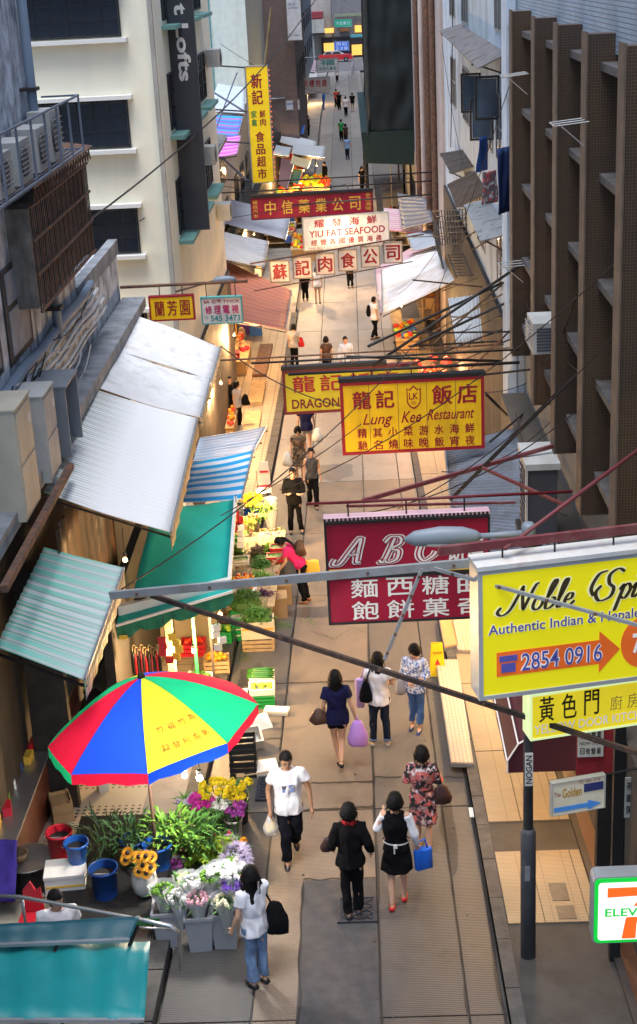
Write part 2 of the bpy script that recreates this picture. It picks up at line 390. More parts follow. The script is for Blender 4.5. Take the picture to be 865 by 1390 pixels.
# asphalt reinstatement patch, small patch, covers
def patch(name, X0, X1, Y0, Y1, dz, m, parent):
    return strip(name, X0, X1, ys(Y0, Y1), dz, m, parent, thick=.012)
patch('asphalt_patch', -1.02, -.08, 11.0, 16.1, .008, m_dark, road)
patch('asphalt_patch', -.36, -.02, 31.6, 33.8, .008, m_dark, road)
patch('asphalt_patch', .0, 1.34, 10.0, 12.2, .008, m_dark, road)
m_iron = mat('cast_iron', (.055, .06, .075), rough=.45, metal=.6, bump=.4)
def cover(c, w, l, label, nx=6, ny=6, dz=.02, sp=.9):
    t = thing('manhole_cover', label, 'manhole cover', (c.x, c.y, gz(c.y) + dz - .008), 0)
    sl = math.atan2(gz(c.y + .5) - gz(c.y - .5), 1); t.rotation_euler = (sl, 0, 0)
    b = MB(); b.box((0, 0, 0), (w, l, .03)); b.build('plate', m_iron, t)
    b = MB()
    for s in (-1, 1): b.box((s * (w / 2 - .02), 0, .018), (.04, l, .012)); b.box((0, s * (l / 2 - .02), .018), (w - .08, .04, .012))
    b.build('rim', m_iron, t)
    b = MB(); r2 = random.Random(5)
    for i in range(nx):
        for j in range(ny):
            b.box(((i - (nx - 1) / 2) * (w - .12) / nx, (j - (ny - 1) / 2) * (l - .12) / ny, .02), (w / nx * .85, .022, .012), Matrix.Rotation(R(45 if (i + j) % 2 else -45), 3, 'Z'))
    b.build('tread', m_iron, t); return t
cover(G(485, 1238), .50, .60, 'square patterned iron cover under the woman with the red scarf', 5, 6)
cover(G(359, 1070), .22, .9, 'narrow iron cover in the gutter beside the flower stall', 3, 8)
# right kerb and pavement
m_kerb = mat('kerb_granite', (.075, .072, .07), rough=.8, var=.4, scale=5, bump=.4, dirt=.6, dscale=3)
m_pav = tiles('pavement_ribbed_tile', (.3, .24, .155), (.27, .215, .14), (.17, .135, .09), .3, .034, msize=.2, dirt=.6, dirtcol=(.16, .13, .1), bump=.5)
pav = strip('pavement', 1.36, 3.6, ys(-10, 70), .10, mat('pavement_bed', (.05, .048, .046), var=.3, dirt=.4, bump=.4, bscale=60), kind='structure', thick=.3)
y = 6.0; i = 0
while y < 62:
    L = rng.uniform(.85, 1.0) * (1 if y < 30 else 2.2)
    strip('kerb_stone', 1.36, 1.52, ys(y + .006, y + L - .006), .125 + rng.uniform(-.006, .004), m_kerb, pav, thick=.2); y += L
for a, b_ in ((14.75, 16.5), (17.35, 19.6), (19.63, 22.3), (22.33, 25), (25.03, 28), (28.03, 32), (32.03, 37), (37.03, 45), (45.03, 58)):
    for x0, x1 in ((1.535, 1.98), (1.99, 2.52), (2.53, 2.66)):
        strip('paving_panel', x0, x1, ys(a, b_), .118 + rng.uniform(-.003, .003), m_pav, pav, thick=.03)
strip('threshold', 2.67, 2.76, ys(12, 58), .16, mat('threshold_stone', (.05, .04, .035), dirt=.5), pav, thick=.1)
strip('shop_floor', 2.765, 3.4, ys(12, 29), .13, mat('brown_shop_floor', (.12, .055, .03), rough=.4, dirt=.4), pav, thick=.05)
for (x, y_, w, l) in ((759, 1212, .22, .42), (769, 1239, .22, .3)):
    p = G(x, y_, .12)
    strip('service_cover', p.x - w / 2, p.x + w / 2, [p.y - l / 2, p.y + l / 2], .126, m_iron, pav, thick=.02)
# left pavement with mosaic tiles
m_lpav = tiles('left_pavement_tile', (.29, .23, .16), (.25, .2, .14), (.12, .095, .07), .3, .3, msize=.06, dirt=.6, dirtcol=(.2, .17, .14))
lpav = strip('pavement', -6.5, -2.7, ys(-10, 186), .10, mat('left_pavement_bed', (.27, .25, .23), var=.3, scale=.8, dirt=.5), kind='structure', thick=.3)
m_mos = mat('floor_mosaic', (.4, .37, .3), rough=.5, bump=0)
n_, l_ = m_mos.node_tree.nodes, m_mos.node_tree.links
tc_ = n_.new('ShaderNodeTexCoord'); vo_ = n_.new('ShaderNodeTexVoronoi'); vo_.inputs['Scale'].default_value = 10; vo_.inputs['Randomness'].default_value = 0; l_.new(tc_.outputs['Object'], vo_.inputs['Vector'])
rp_ = n_.new('ShaderNodeValToRGB'); rp_.color_ramp.elements[0].position = .28; rp_.color_ramp.elements[0].color = (.04, .035, .03, 1); rp_.color_ramp.elements[1].position = .32; rp_.color_ramp.elements[1].color = (.36, .33, .26, 1)
l_.new(vo_.outputs['Distance'], rp_.inputs[0]); l_.new(rp_.outputs[0], n_['Principled BSDF'].inputs['Base Color'])
strip('mosaic_floor', -6.4, -3.45, ys(13.5, 20.6), .108, m_mos, lpav, thick=.03)
for a in range(21, 60, 3):
    for x0, x1 in ((-4.9, -3.75), (-3.74, -2.88)):
        strip('paving_panel', x0, x1, ys(a + .01, a + 2.99), .115, m_lpav, lpav, thick=.03)
y = 8.0
while y < 60:
    strip('kerb_stone', -2.86, -2.62, ys(y + .006, y + .98), .12 + rng.uniform(-.006, .004), m_kerb, lpav, thick=.2); y += 1

# ---------------------------------------------------------------- buildings
def box_part(name, a, b, m, parent):
    q = MB(); q.span(a, b); return q.build(name, m, parent)
m_glass = mat('dark_glass', (.015, .02, .03), rough=.12, bump=0, spec=.6)
m_glass2 = mat('blue_glass', (.05, .08, .12), rough=.1, bump=0, spec=.7)
m_frame_dk = mat('dark_window_frame', (.02, .022, .026), rough=.5, bump=0)
m_alu = mat('aluminium_frame', (.30, .32, .34), rough=.45, metal=.5, bump=0)
def window_on(parent, o, u, w, h, nx, ny, m_f=m_frame_dk, m_g=m_glass, depth=.05, fr=.04, sill=None, m_sill=None, n=None):
    """window with panes and bars; o = lower corner, u = unit vector along its width, n = outward normal"""
    u = Vector(u); n = Vector(n); o = Vector(o); Zv = Vector((0, 0, 1)); rot = Matrix((u, n, Zv)).transposed()
    b = MB(); f = fr
    for (c, s) in (((w / 2, 0, f / 2), (w, depth, f)), ((w / 2, 0, h - f / 2), (w, depth, f)), ((f / 2, 0, h / 2), (f, depth, h - 2 * f)), ((w - f / 2, 0, h / 2), (f, depth, h - 2 * f))):
        b.box(o + rot @ Vector(c), s, rot)
    win = b.build('window', m_f, parent)
    pw, ph = (w - 2 * f) / nx, (h - 2 * f) / ny
    g = MB(); g.box((0, 0, 0), (pw - .02, .012, ph - .02), rot); me = None
    for i in range(nx):
        for j in range(ny):
            c = o + rot @ Vector((f + pw * (i + .5), -.004 + .004 * ((i * 7 + j * 3) % 3), f + ph * (j + .5)))
            if me is None: p = g.build('pane', m_g, win, loc=c); me = p.data
            else: p = bpy.data.objects.new('pane', me); C.objects.link(p); p.parent = win; p.location = c
    bb = MB()
    for i in range(1, nx): bb.box(o + rot @ Vector((f + pw * i, .005, h / 2)), (.022, depth * .8, h - 2 * f), rot)
    for j in range(1, ny): bb.box(o + rot @ Vector((w / 2, .008, f + ph * j)), (w - 2 * f, depth * .7, .022), rot)
    if nx > 1 or ny > 1: bb.build('glazing_bar', m_f, win)
    if sill:
        for z in sill:
            s = MB(); s.box(o + rot @ Vector((w / 2, .1, z)), (w + .25, .26, .09), rot); s.build('sill', m_sill, win)
    return win
NS = Vector((0, -1, 0)); EX = Vector((1, 0, 0)); WX = Vector((-1, 0, 0)); UY = Vector((0, 1, 0)); UX = Vector((1, 0, 0))

# --- white building on the left with three windows on its end wall
m_cream = mat('cream_render', (.82, .78, .62), rough=.85, var=.06, scale=.7, bump=.08, dirt=.18, dirtcol=(.3, .29, .25), dscale=1.1, streak=True)
m_whitesill = mat('white_sill', (.72, .72, .68), var=.08, bump=.05, dirt=.3, dirtcol=(.4, .38, .34))
wb = thing('white_building', 'cream white building with three dark barred windows on its end wall', 'building', (-4.3, 33.6, 0))
wbp = Vector((-4.3, 33.6, 0))
def wpart(name, a, b, m): return box_part(name, Vector(a) - wbp, Vector(b) - wbp, m, wb)
wpart('wall', (-13, 33.6, 0), (-4.3, 47, 24), m_cream)
for z in (12.66, 10.22, 7.78, 5.3):
    window_on(wb, Vector((-7.42, 33.58, z)) - wbp, UX, 2.36, 1.06, 6, 3, sill=(-.07, 1.13), m_sill=m_whitesill, n=NS)
wpart('drain_pipe', (-4.42, 33.46, 0), (-4.32, 33.59, 24), mat('pale_pipe', (.4, .38, .34), bump=.1, dirt=.5, streak=True))
m_teal_ledge = mat('teal_ledge', (.16, .34, .31), dirt=.4)
wpart('shopfront', (-4.31, 33.5, 0), (-4.2, 46.9, 4.6), mat('dark_shopfront', (.05, .04, .035), var=.5, scale=2, dirt=.6, dirtcol=(.16, .09, .04), dscale=1.5))
for k, Yw in enumerate((35.0, 38.5, 42)):
    for z in (12.9, 10.4, 7.9):
        window_on(wb, Vector((-4.28, Yw, z)) - wbp, UY, 2.2, 1.3, 4, 3, n=EX)
        wpart('ledge', (-4.3, Yw - .2, z - .2), (-3.95, Yw + 2.4, z - .1), m_teal_ledge)

# --- old weathered building on the near left
m_old = mat('weathered_concrete', (.62, .68, .76), rough=.9, var=.55, scale=3, bump=.5, bscale=12, dirt=1.0, dirtcol=(.022, .025, .03), dscale=4.5, streak=True)
m_old2 = mat('weathered_ledge', (.25, .27, .3), rough=.9, var=.4, scale=2, bump=.4, bscale=14, dirt=.7, dirtcol=(.07, .07, .075), dscale=2.2)
m_pipe = mat('blue_grey_pipe', (.17, .23, .31), rough=.5, var=.2, bump=.05, dirt=.4)
m_wpipe = mat('white_conduit', (.55, .56, .56), rough=.6, bump=0, dirt=.5)
m_rust = mat('rusty_iron', (.17, .085, .05), rough=.85, var=.5, scale=9, bump=.4, col2=(.07, .05, .045))
m_black = mat('black_iron', (.022, .02, .02), rough=.6, var=.3, bump=.2, dirt=.25, dirtcol=(.12, .07, .045), dscale=6)
m_bluebar = mat('blue_grey_railing', (.16, .2, .27), rough=.55, bump=.05, dirt=.4, dirtcol=(.14, .08, .05))
ob = thing('old_building', 'weathered grey concrete building with streaked walls and pipes behind the white awnings', 'building', (-5, 16, 0))
obp = Vector((-5, 16, 0))
def opart(name, a, b, m): return box_part(name, Vector(a) - obp, Vector(b) - obp, m, ob)
opart('wall', (-13, 8, 8.5), (-5, 23.0, 22), m_old)
opart('wall', (-13, 8, 7.3), (-5.02, 25.2, 8.49), m_old)
opart('shop_wall', (-13, 8, 0), (-5.03, 29.9, 7.29), mat('shade_darkened_wall', (.022, .02, .019), var=.5, scale=2, dirt=.6, dirtcol=(.06, .04, .03), dscale=2, streak=True))  # shade under the awnings is put into this wall's colour
opart('wall', (-9, 23.0, 8.5), (-5.02, 25.2, 10.9), m_old)
opart('wall', (-8, 25.21, 7.31), (-5.05, 30.0, 8.45), m_old)
opart('ledge', (-5.01, 13.5, 7.28), (-4.52, 30.0, 7.5), m_old2)
opart('parapet', (-5.2, 25.21, 8.45), (-5.0, 30, 8.75), m_old2)
for (ya, yb, za, zb) in ((18.0, 19.3, 8.85, 10.2), (19.75, 21.3, 8.78, 10.15)):
    w_ = MB(); w_.span(Vector((-5.01, ya, za)) - obp, Vector((-4.97, yb, zb)) - obp)
    wo = w_.build('boarded_window', mat('dark_board', (.05, .052, .06), var=.5, dirt=.5), ob)
    for t0, t1, h0, h1 in ((.12, .88, .08, .55), (.12, .88, .62, .94)):
        q = MB(); q.span(Vector((-4.975, ya + (yb - ya) * t0, za + (zb - za) * h0)) - obp, Vector((-4.955, ya + (yb - ya) * t1, za + (zb - za) * h1)) - obp); q.build('panel', mat('blue_grey_panel', (.28, .31, .37), var=.3, dirt=.7, streak=True), wo)
b = MB(); b.tube([Vector((-4.85, 22.55, z)) - obp for z in (16, 12, 8.5)], .075, 10); pp = b.build('drain_pipe', m_pipe, ob, True)
b = MB()
for z in (14.2, 12.4, 10.3, 9.0): b.box(Vector((-4.9, 22.55, z)) - obp, (.3, .3, .05))
b.build('pipe_bracket', m_black, ob)
for (z, r, off) in ((8.62, .085, 0), (8.42, .035, .02), (8.28, .03, .05), (8.14, .035, .03), (8.0, .025, .06), (7.86, .03, .02)):
    b = MB(); b.tube([Vector((-4.9 + off, Y, z + .03 * math.sin(Y * 2 + z * 5))) - obp for Y in [15 + .5 * k for k in range(int((27.8 - 15) * 2 - z % 1 * 3))]], r, 8); b.build('pipe', m_pipe if r > .05 else m_wpipe, ob, True)
for k in range(14):   # slack cables draped along the wall
    y0 = rng.uniform(16, 25); y1 = y0 + rng.uniform(2, 4.5); z0 = rng.uniform(7.7, 8.7)
    b = MB(); b.tube([Vector((-4.86 + rng.uniform(0, .06), y0 + (y1 - y0) * t / 8, z0 - .5 * (t / 8) * (1 - t / 8) * 2 + rng.uniform(-.04, .04))) - obp for t in range(9)], .012, 5); b.build('wall_cable', m_wpipe if k % 3 else m_black, ob)
# grille-covered balcony
gb = thing('balcony_enclosure', 'rusty iron grille balcony with stained panels beneath the caged air conditioners', 'balcony', (-4.6, 23, 9.4)); gp = Vector((-4.6, 23, 9.4))
b = MB(); b.span(Vector((-5.0, 20.5, 9.45)) - gp, Vector((-4.66, 25.15, 10.9)) - gp); b.build('panel', mat('stained_panel', (.26, .24, .22), var=.6, scale=3, dirt=.9, dscale=4, streak=True, dirtcol=(.05, .04, .035)), gb)
for k in range(38):
    b = MB(); yy = 20.5 + k * .126; b.bar(Vector((-4.62, yy, 9.4)) - gp, Vector((-4.62, yy, 10.95)) - gp, .018); b.build('bar', m_rust if k % 3 else m_black, gb)
for z in (9.42, 9.95, 10.45, 10.93):
    b = MB(); b.bar(Vector((-4.6, 20.4, z)) - gp, Vector((-4.6, 25.2, z)) - gp, .035); b.build('rail', m_rust, gb)
b = MB()
for k in range(20): b.bar(Vector((-4.55, 20.5 + k * .24, 10.98)) - gp, Vector((-4.55, 20.5 + (k + .5) * .24, 11.2)) - gp, .02); b.bar(Vector((-4.55, 20.5 + (k + .5) * .24, 11.2)) - gp, Vector((-4.55, 20.5 + (k + 1) * .24, 10.98)) - gp, .02)
b.build('lattice', m_rust, gb)
b = MB(); b.sheet(Vector((-5, 20.4, 11.28)) - gp, Vector((-5, 25.3, 11.28)) - gp, Vector((-4.5, 25.3, 11.2)) - gp, Vector((-4.5, 20.4, 11.2)) - gp, 60, 2, lambda u, v: .015 * math.sin(u * 190)); b.build('roof_sheet', m_rust, gb)
# cage platform with air conditioners
cg = thing('service_cage', 'blue grey railing cage on the old wall holding air conditioner units', 'cage', (-4.4, 17, 11.3)); cp = Vector((-4.4, 17, 11.3))
for k in range(9):
    b = MB(); yy = 16.4 + k * .94; b.bar(Vector((-4.4, yy, 11.3)) - cp, Vector((-4.4, yy, 12.17)) - cp, .03); b.build('post', m_bluebar, cg)
for z in (11.32, 12.17):
    b = MB(); b.bar(Vector((-4.4, 15.8, z)) - cp, Vector((-4.4, 23.95, z)) - cp, .03); b.bar(Vector((-5, 23.93, z)) - cp, Vector((-4.4, 23.93, z)) - cp, .03); b.build('rail', m_bluebar, cg)
for k in range(7):
    b = MB(); b.bar(Vector((-4.98 + k * .09, 15.8, 11.3)) - cp, Vector((-4.98 + k * .09, 23.95, 11.3)) - cp, .02); b.build('floor_bar', m_bluebar, cg)
m_ac = mat('ac_case', (.42, .43, .42), rough=.6, var=.12, bump=.05, dirt=.45, dirtcol=(.2, .17, .13), streak=True)
m_acg = mat('ac_grille', (.06, .065, .08), rough=.5, bump=0)
def ac_unit(label, loc, rz=0., w=.75, d=.32, h=.62, group='air conditioner units on walls', m=m_ac, fan=True):
    t = thing('air_conditioner', label, 'air conditioner', loc, rz, group)
    b = MB(); b.box((0, 0, h / 2), (w, d, h)); b.build('case', m, t)
    if not fan:
        for z0, z1 in ((.04, .48), (.52, .96)): b = MB(); b.box((0, -d / 2 - .008, h * (z0 + z1) / 2), (w * .9, .016, h * (z1 - z0))); b.build('panel', m, t)
        b = MB(); b.box((0, 0, h + .012), (w + .03, d + .04, .024)); b.build('lid', m, t); b = MB(); b.box((w * .3, -d / 2 - .018, h * .8), (.16, .006, .12)); b.build('sticker', m_wpipe, t); return t
    b = MB(); b.lathe([(h * .36, 0), (h * .36, .02)], (w * .12 * -1, -d / 2 - .012, h / 2), 18, rot=Matrix.Rotation(R(90), 3, 'X')); b.build('fan_grille', m_acg, t)
    for k in range(7):
        b = MB(); b.box((0, -d / 2 - .035, h * (.16 + .11 * k)), (w * .9, .008, .012)); b.build('slat', m, t)
    b = MB()
    for k in range(8): b.box((w / 2 + .006, 0, h * (.12 + .1 * k)), (.012, d * .8, .03))
    b.build('side_vent', m_acg, t); return t
ac_unit('grey air conditioner with a round fan beside the drain pipe in the cage', (-4.72, 22.6, 11.33), R(90), .8, .34, .75)
ac_unit('second air conditioner from the drain pipe in the railing cage', (-4.7, 21.4, 11.33), R(90), .8, .36, .62)
ac_unit('third air conditioner from the drain pipe in the railing cage', (-4.7, 20.1, 11.33), R(90), .8, .36, .58)
ac_unit('fourth air conditioner from the drain pipe in the railing cage', (-4.7, 18.9, 11.33), R(90), .8, .36, .55)
# condensers standing over the ledge beside the white awnings
m_ac2 = mat('ac_case_cream', (.47, .44, .36), rough=.6, var=.15, bump=.05, dirt=.4, dirtcol=(.25, .2, .14), streak=True)
m_duct = mat('galvanised_duct', (.23, .26, .3), rough=.5, metal=.4, var=.2, bump=.05, dirt=.3)
ac_unit('tall cream condenser on a rusty beam at the old wall', (-4.62, 17.75, 7.35), R(90), .9, .42, 1.5, m=m_ac2, fan=False)
ac_unit('grey green condenser with a green sticker next to the open duct box', (-4.66, 19.3, 7.3), R(90), .75, .5, 1.25, fan=False)
t = thing('duct_box', 'open fronted galvanised duct box on the ledge beside the white awning', 'duct', (-4.6, 20.55, 7.3))
b = MB(); b.span((-.3, -.5, 0), (.28, -.46, 1.05)); b.span((-.3, .42, 0), (.28, .46, 1.05)); b.span((-.3, -.46, 0), (-.26, .42, 1.05)); b.build('case', m_duct, t)
b = MB(); b.span((-.31, -.51, 1.05), (.3, .47, 1.08)); b.build('lid', m_duct, t)
b = MB(); b.span((-.25, -.45, .0), (.2, .41, .03)); b.build('tray', m_duct, t)
b = MB(); b.bar((-4.3, 15.4, 7.25), (-4.3, 19.8, 7.25), .09); tag(b.build('support_beam', m_rust), 'rusty channel beam carrying the cream condenser', 'beam')
# --- building with brown tiled fins on the right
m_brown = tiles('brown_mosaic', (.055, .034, .021), (.043, .028, .018), (.1, .066, .043), .036, .036, msize=.14, dirt=.6, dirtcol=(.03, .026, .026), axes=(0, 2), bump=.5, rough=.4)
m_brown_y = tiles('brown_mosaic_side', (.075, .05, .032), (.06, .04, .026), (.13, .095, .07), .045, .045, msize=.14, dirt=.5, dirtcol=(.035, .03, .028), axes=(1, 2), bump=.5, rough=.4)
m_bluemos = tiles('pale_blue_mosaic', (.42, .52, .64), (.34, .44, .56), (.17, .2, .25), .06, .06, msize=.14, dirt=.6, dirtcol=(.14, .17, .22), axes=(1, 2), bump=.5)
m_greymos = tiles('grey_mosaic', (.2, .22, .24), (.16, .18, .2), (.1, .105, .11), .05, .05, msize=.14, dirt=.5, axes=(1, 2), bump=.5)
m_slab = mat('fin_slab', (.1, .095, .1), var=.35, scale=5, dirt=.5, bump=.3)
fb = thing('finned_building', 'building with tall brown mosaic fins and slabs over the pavement', 'building', (3, 16, 0)); fp = Vector((3, 16, 0))
def fpart(name, a, b, m): return box_part(name, Vector(a) - fp, Vector(b) - fp, m, fb)
fpart('wall', (3.45, 8, 2), (12, 29.4, 7.0), m_greymos)
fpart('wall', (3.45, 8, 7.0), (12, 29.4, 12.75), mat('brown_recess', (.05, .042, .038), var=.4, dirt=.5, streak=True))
fpart('wall', (3.32, 8, 12.75), (12, 29.4, 23), m_bluemos)
fpart('wall', (3.32, 8, 5.2), (3.449, 15.4, 12.749), m_greymos)
FINS = [(27.4, 'a'), (24.1, 'b'), (21.5, 'c'), (18.85, 'd'), (16.25, 'e')]
for Yf, k in FINS:
    f_ = fpart('fin', (2.98, Yf - .18, 6.6), (3.36, Yf + .18, 13.0), m_brown)
    q = MB(); q.span(Vector((2.955, Yf - .20, 6.6)) - fp, Vector((2.979, Yf + .2, 13.03)) - fp); q.build('fin_edge', mat('fin_edge', (.15, .11, .085), var=.3, dirt=.5, dscale=4), f_)
ZL = [12.62, 11.25, 9.88, 8.5, 7.2]
for (ya, yb) in ((24.28, 27.22), (21.68, 23.92), (19.03, 21.32), (16.43, 18.67), (27.58, 29.4)):
    for z in ZL:
        s_ = fpart('slab', (3.14, ya, z - .06), (3.44, yb, z + .04), m_slab)
        window_on(fb, Vector((3.42, ya + .12, z + .12)) - fp, UY, yb - ya - .24, 1.0, 2, 1, m_f=m_alu, m_g=m_glass2 if z > 9 else m_glass, n=WX, fr=.035)
def ac_right(label, loc, w=.72, d=.55, h=.46): return ac_unit(label, loc, R(-90), w, d, h)
ac_right('white window air conditioner jutting out between two brown fins', (3.05, 22.7, 7.95), .8, .6, .5)
fpart('shop_wall', (2.95, 9, 2), (3.449, 29.4, 5.2), mat('shopfront_dark', (.09, .075, .06), dirt=.4))
# lit shop interiors on the right pavement
m_warm = emat('warm_shop_light', (1., .58, .2), 1.6)
def shop_window(Y0, Y1, label, m=None, X=2.93, z0=.5, h=1.7):
    t = thing('shop_window', label, 'shop window', (X, (Y0 + Y1) / 2, gz((Y0 + Y1) / 2) + .1)); L = Y1 - Y0
    b = MB(); b.span((0, -L / 2, z0), (.012, L / 2, z0 + h)); b.build('lit_pane', m or m_warm, t)
    b = MB(); f = .05
    b.span((-.03, -L / 2, z0 - f), (.03, L / 2, z0)); b.span((-.03, -L / 2, z0 + h), (.03, L / 2, z0 + h + f)); b.span((-.03, -L / 2 - f, z0 - f), (.03, -L / 2, z0 + h + f)); b.span((-.03, L / 2, z0 - f), (.03, L / 2 + f, z0 + h + f)); b.build('frame', m_frame_dk, t)
    b = MB()
    for k in range(1, 3): b.span((-.02, -L / 2 + L * k / 3 - .015, z0), (.01, -L / 2 + L * k / 3 + .015, z0 + h))
    b.build('mullion', m_frame_dk, t); return t
m_dimwarm = emat('dim_warm_light', (1., .6, .25), .5)
shop_window(15.2, 17.2, 'warm lit shop window under the small arrow sign', m_dimwarm)
shop_window(19.5, 23.5, 'warm lit shop window behind the metal plate ramps')
shop_window(24.2, 28.5, 'warm lit shop window below the corrugated lean-to roof')
# condenser boxes at canopy level
t = thing('condenser_box', 'large white condenser box with a dark side above the lean-to roof', 'air conditioner', (2.72, 21.4, 5.3)); 
b = MB(); b.span((-.22, -.5, 0), (.24, .5, 1.2)); b.build('case', mat('condenser_dark', (.06, .065, .075), rough=.4, dirt=.3), t)
b = MB(); b.span((-.26, -.54, 1.2), (.28, .54, 1.3)); b.span((-.25, -.54, 0), (-.22, -.42, 1.2)); b.build('lid', m_ac, t)
b = MB()
for k in range(9): b.span((-.245, -.38, .12 + k * .11), (-.222, .42, .15 + k * .11))
b.build('side_vent', m_acg, t)
b = MB(); b.span((-.3, -.52, -.08), (.28, .52, -.002)); b.build('bracket', m_black, t)
# corrugated lean-to roofs over the right pavement
m_zinc = mat('zinc_sheet', (.17, .2, .25), rough=.5, metal=.25, var=.3, scale=2, bump=.15, dirt=.65, dirtcol=(.09, .08, .075), dscale=3)
m_zinc2 = mat('zinc_sheet_light', (.45, .5, .56), rough=.5, metal=.15, var=.25, scale=2, bump=.1, dirt=.5, dirtcol=(.22, .2, .18), dscale=2)
def corrugated(name, label, cs, m, waves, group=None, cat='roof sheet', amp=.018, nv=6, sag=0., lip=None, m_lip=None, warp=.015):
    """corners: back-start, back-end, front-end, front-start; ridges run back to front"""
    o = sum((Vector(c) for c in cs), Vector()) / 4; t = thing(name, label, cat, o, 0, group); q = [Vector(c) - o for c in cs]
    seedv = rng.random() * 9
    b = MB(); b.sheet(q[0], q[1], q[2], q[3], waves * 6, nv, lambda u, v: amp * math.sin(u * waves * 2 * math.pi) - sag * math.sin(v * math.pi) * (1 + .3 * math.sin(u * 6)) + warp * noise.noise(Vector((u * 3, v * 2, seedv))))
    b.build('sheet', m, t, True)
    b = MB(); b.bar(q[2], q[3], .035); b.build('front_rail', m_lip or m_alu, t)
    for u in (0.02, .5, .98): b = MB(); b.bar(q[0].lerp(q[1], u) - Vector((0, 0, .13)), q[3].lerp(q[2], u) - Vector((0, 0, .13)), .03); b.build('rafter', m_black, t)
    return t
corrugated('lean_to_roof', 'weathered zinc corrugated roof over the pavement behind the crossed rusty beams', [(2.95, 19.4, 5.35), (2.95, 27.0, 5.2), PZ(604, 606, 4.75), PZ(618, 748, 4.75)], m_zinc, 40)
corrugated('lean_to_roof', 'small pale zinc roof sheet hung below the iron rods', [PY(608, 405, 36), PY(650, 400, 36) , PY(655, 460, 35), PY(620, 470, 35)], m_zinc2, 8)

# --- pale blue older building further along on the right
m_pblue = mat('pale_blue_wall', (.55, .66, .78), rough=.85, var=.18, scale=1.5, bump=.25, dirt=.75, dirtcol=(.13, .14, .15), dscale=1.3, streak=True)
m_pink = mat('pale_pink_wall', (.44, .39, .38), rough=.85, var=.15, scale=1.5, bump=.2, dirt=.6, dirtcol=(.2, .14, .1), dscale=1.5, streak=True)
bb_ = thing('blue_building', 'pale blue old building with hanging canopies, open windows and laundry', 'building', (3.3, 30, 0)); bp_ = Vector((3.3, 30, 0))
def bpart(name, a, b, m, par=None): return box_part(name, Vector(a) - bp_, Vector(b) - bp_, m, par or bb_)
bpart('wall', (3.3, 29.5, 0), (12, 52, 22), m_pblue)
bpart('shop_wall', (3.2, 29.5, 0), (3.299, 51.9, 6.3), mat('dark_stall_wall', (.028, .025, .025), var=.5, scale=2, dirt=.6, dirtcol=(.09, .075, .06), dscale=1.5, streak=True))  # lower wall in a darker tone than the pale blue above
bpart('pier', (3.1, 29.45, 0), (3.29, 30.4, 22), m_pblue)
for (ya, z) in ((31.2, 9.6), (34.3, 9.6), (31.2, 6.8), (36.5, 6.8), (41, 9.5), (46, 9.5), (41, 12.2), (46, 12.2), (31.4, 12.4)):
    window_on(bb_, Vector((3.29, ya, z)) - bp_, UY, 2.2, 1.5, 3, 2, m_f=m_alu, m_g=m_glass, n=WX)
for (x, y_, Y, w) in ((650, 110, 34, .5), (672, 115, 32.5, .55), (664, 145, 31.5, .55)):   # casements swung open
    p = PX(x, y_, 3.2); 
    window_on(bb_, Vector((2.75, p.y, p.z - .75)) - bp_, UX, w, .95, 1, 1, m_f=m_frame_dk, m_g=m_glass2, n=NS, fr=.05)
m_wood = mat('weathered_board', (.2, .19, .19), var=.5, scale=4, bump=.4, dirt=.7, dscale=4, dirtcol=(.05, .045, .04))
m_wood_br = mat('brown_board', (.075, .06, .055), var=.4, scale=4, bump=.4, dirt=.4, dscale=4)
def board_canopy(label, cs, m, ribs=6):
    o = sum((Vector(c) for c in cs), Vector()) / 4; t = thing('window_canopy', label, 'canopy', o, 0, 'canopies on the blue building'); q = [Vector(c) - o for c in cs]
    for k in range(ribs):
        a, b2 = k / ribs, (k + .96) / ribs; b = MB()
        b.sheet(q[0].lerp(q[1], a), q[0].lerp(q[1], b2), q[3].lerp(q[2], b2), q[3].lerp(q[2], a), 2, 3, lambda u, v: rng.uniform(-.008, .008), thick=.03); b.build('plank', m, t)
    b = MB()
    for u in (.1, .9): b.bar(q[0].lerp(q[1], u) - Vector((0, 0, .5)), q[3].lerp(q[2], u), .03); b.bar(q[0].lerp(q[1], u) - Vector((0, 0, .03)), q[3].lerp(q[2], u) - Vector((0, 0, .03)), .04)
    b.build('strut', m_black, t); return t
def onwall(x0, y0, x1, y1, X=3.3): return PX(x0, y0, X), PX(x1, y1, X)
def canopy_px(label, bk0, bk1, fr0, fr1, Xf, m, ribs=6, Xb=3.3):
    return board_canopy(label, [PX(*bk0, Xb), PX(*bk1, Xb), PX(*fr1, Xf), PX(*fr0, Xf)], m, ribs)
canopy_px('long mossy plank canopy above the open windows', (625, 32), (690, 72), (596, 42), (648, 93), 2.75, m_wood, 7, 3.31)
canopy_px('upper of two brown board canopies over the laundry wall', (628, 203), (644, 226), (597, 208), (612, 236), 2.85, m_wood_br, 4)
canopy_px('lower of two brown board canopies over the laundry wall', (645, 232), (664, 262), (607, 250), (620, 282), 2.8, m_wood_br, 4)
canopy_px('grey streaked board canopy under the laundry windows', (664, 268), (692, 318), (630, 278), (652, 327), 2.75, mat('grey_board', (.32, .34, .36), var=.5, scale=5, bump=.3, dirt=.8, dscale=5, dirtcol=(.07, .07, .07)), 5)
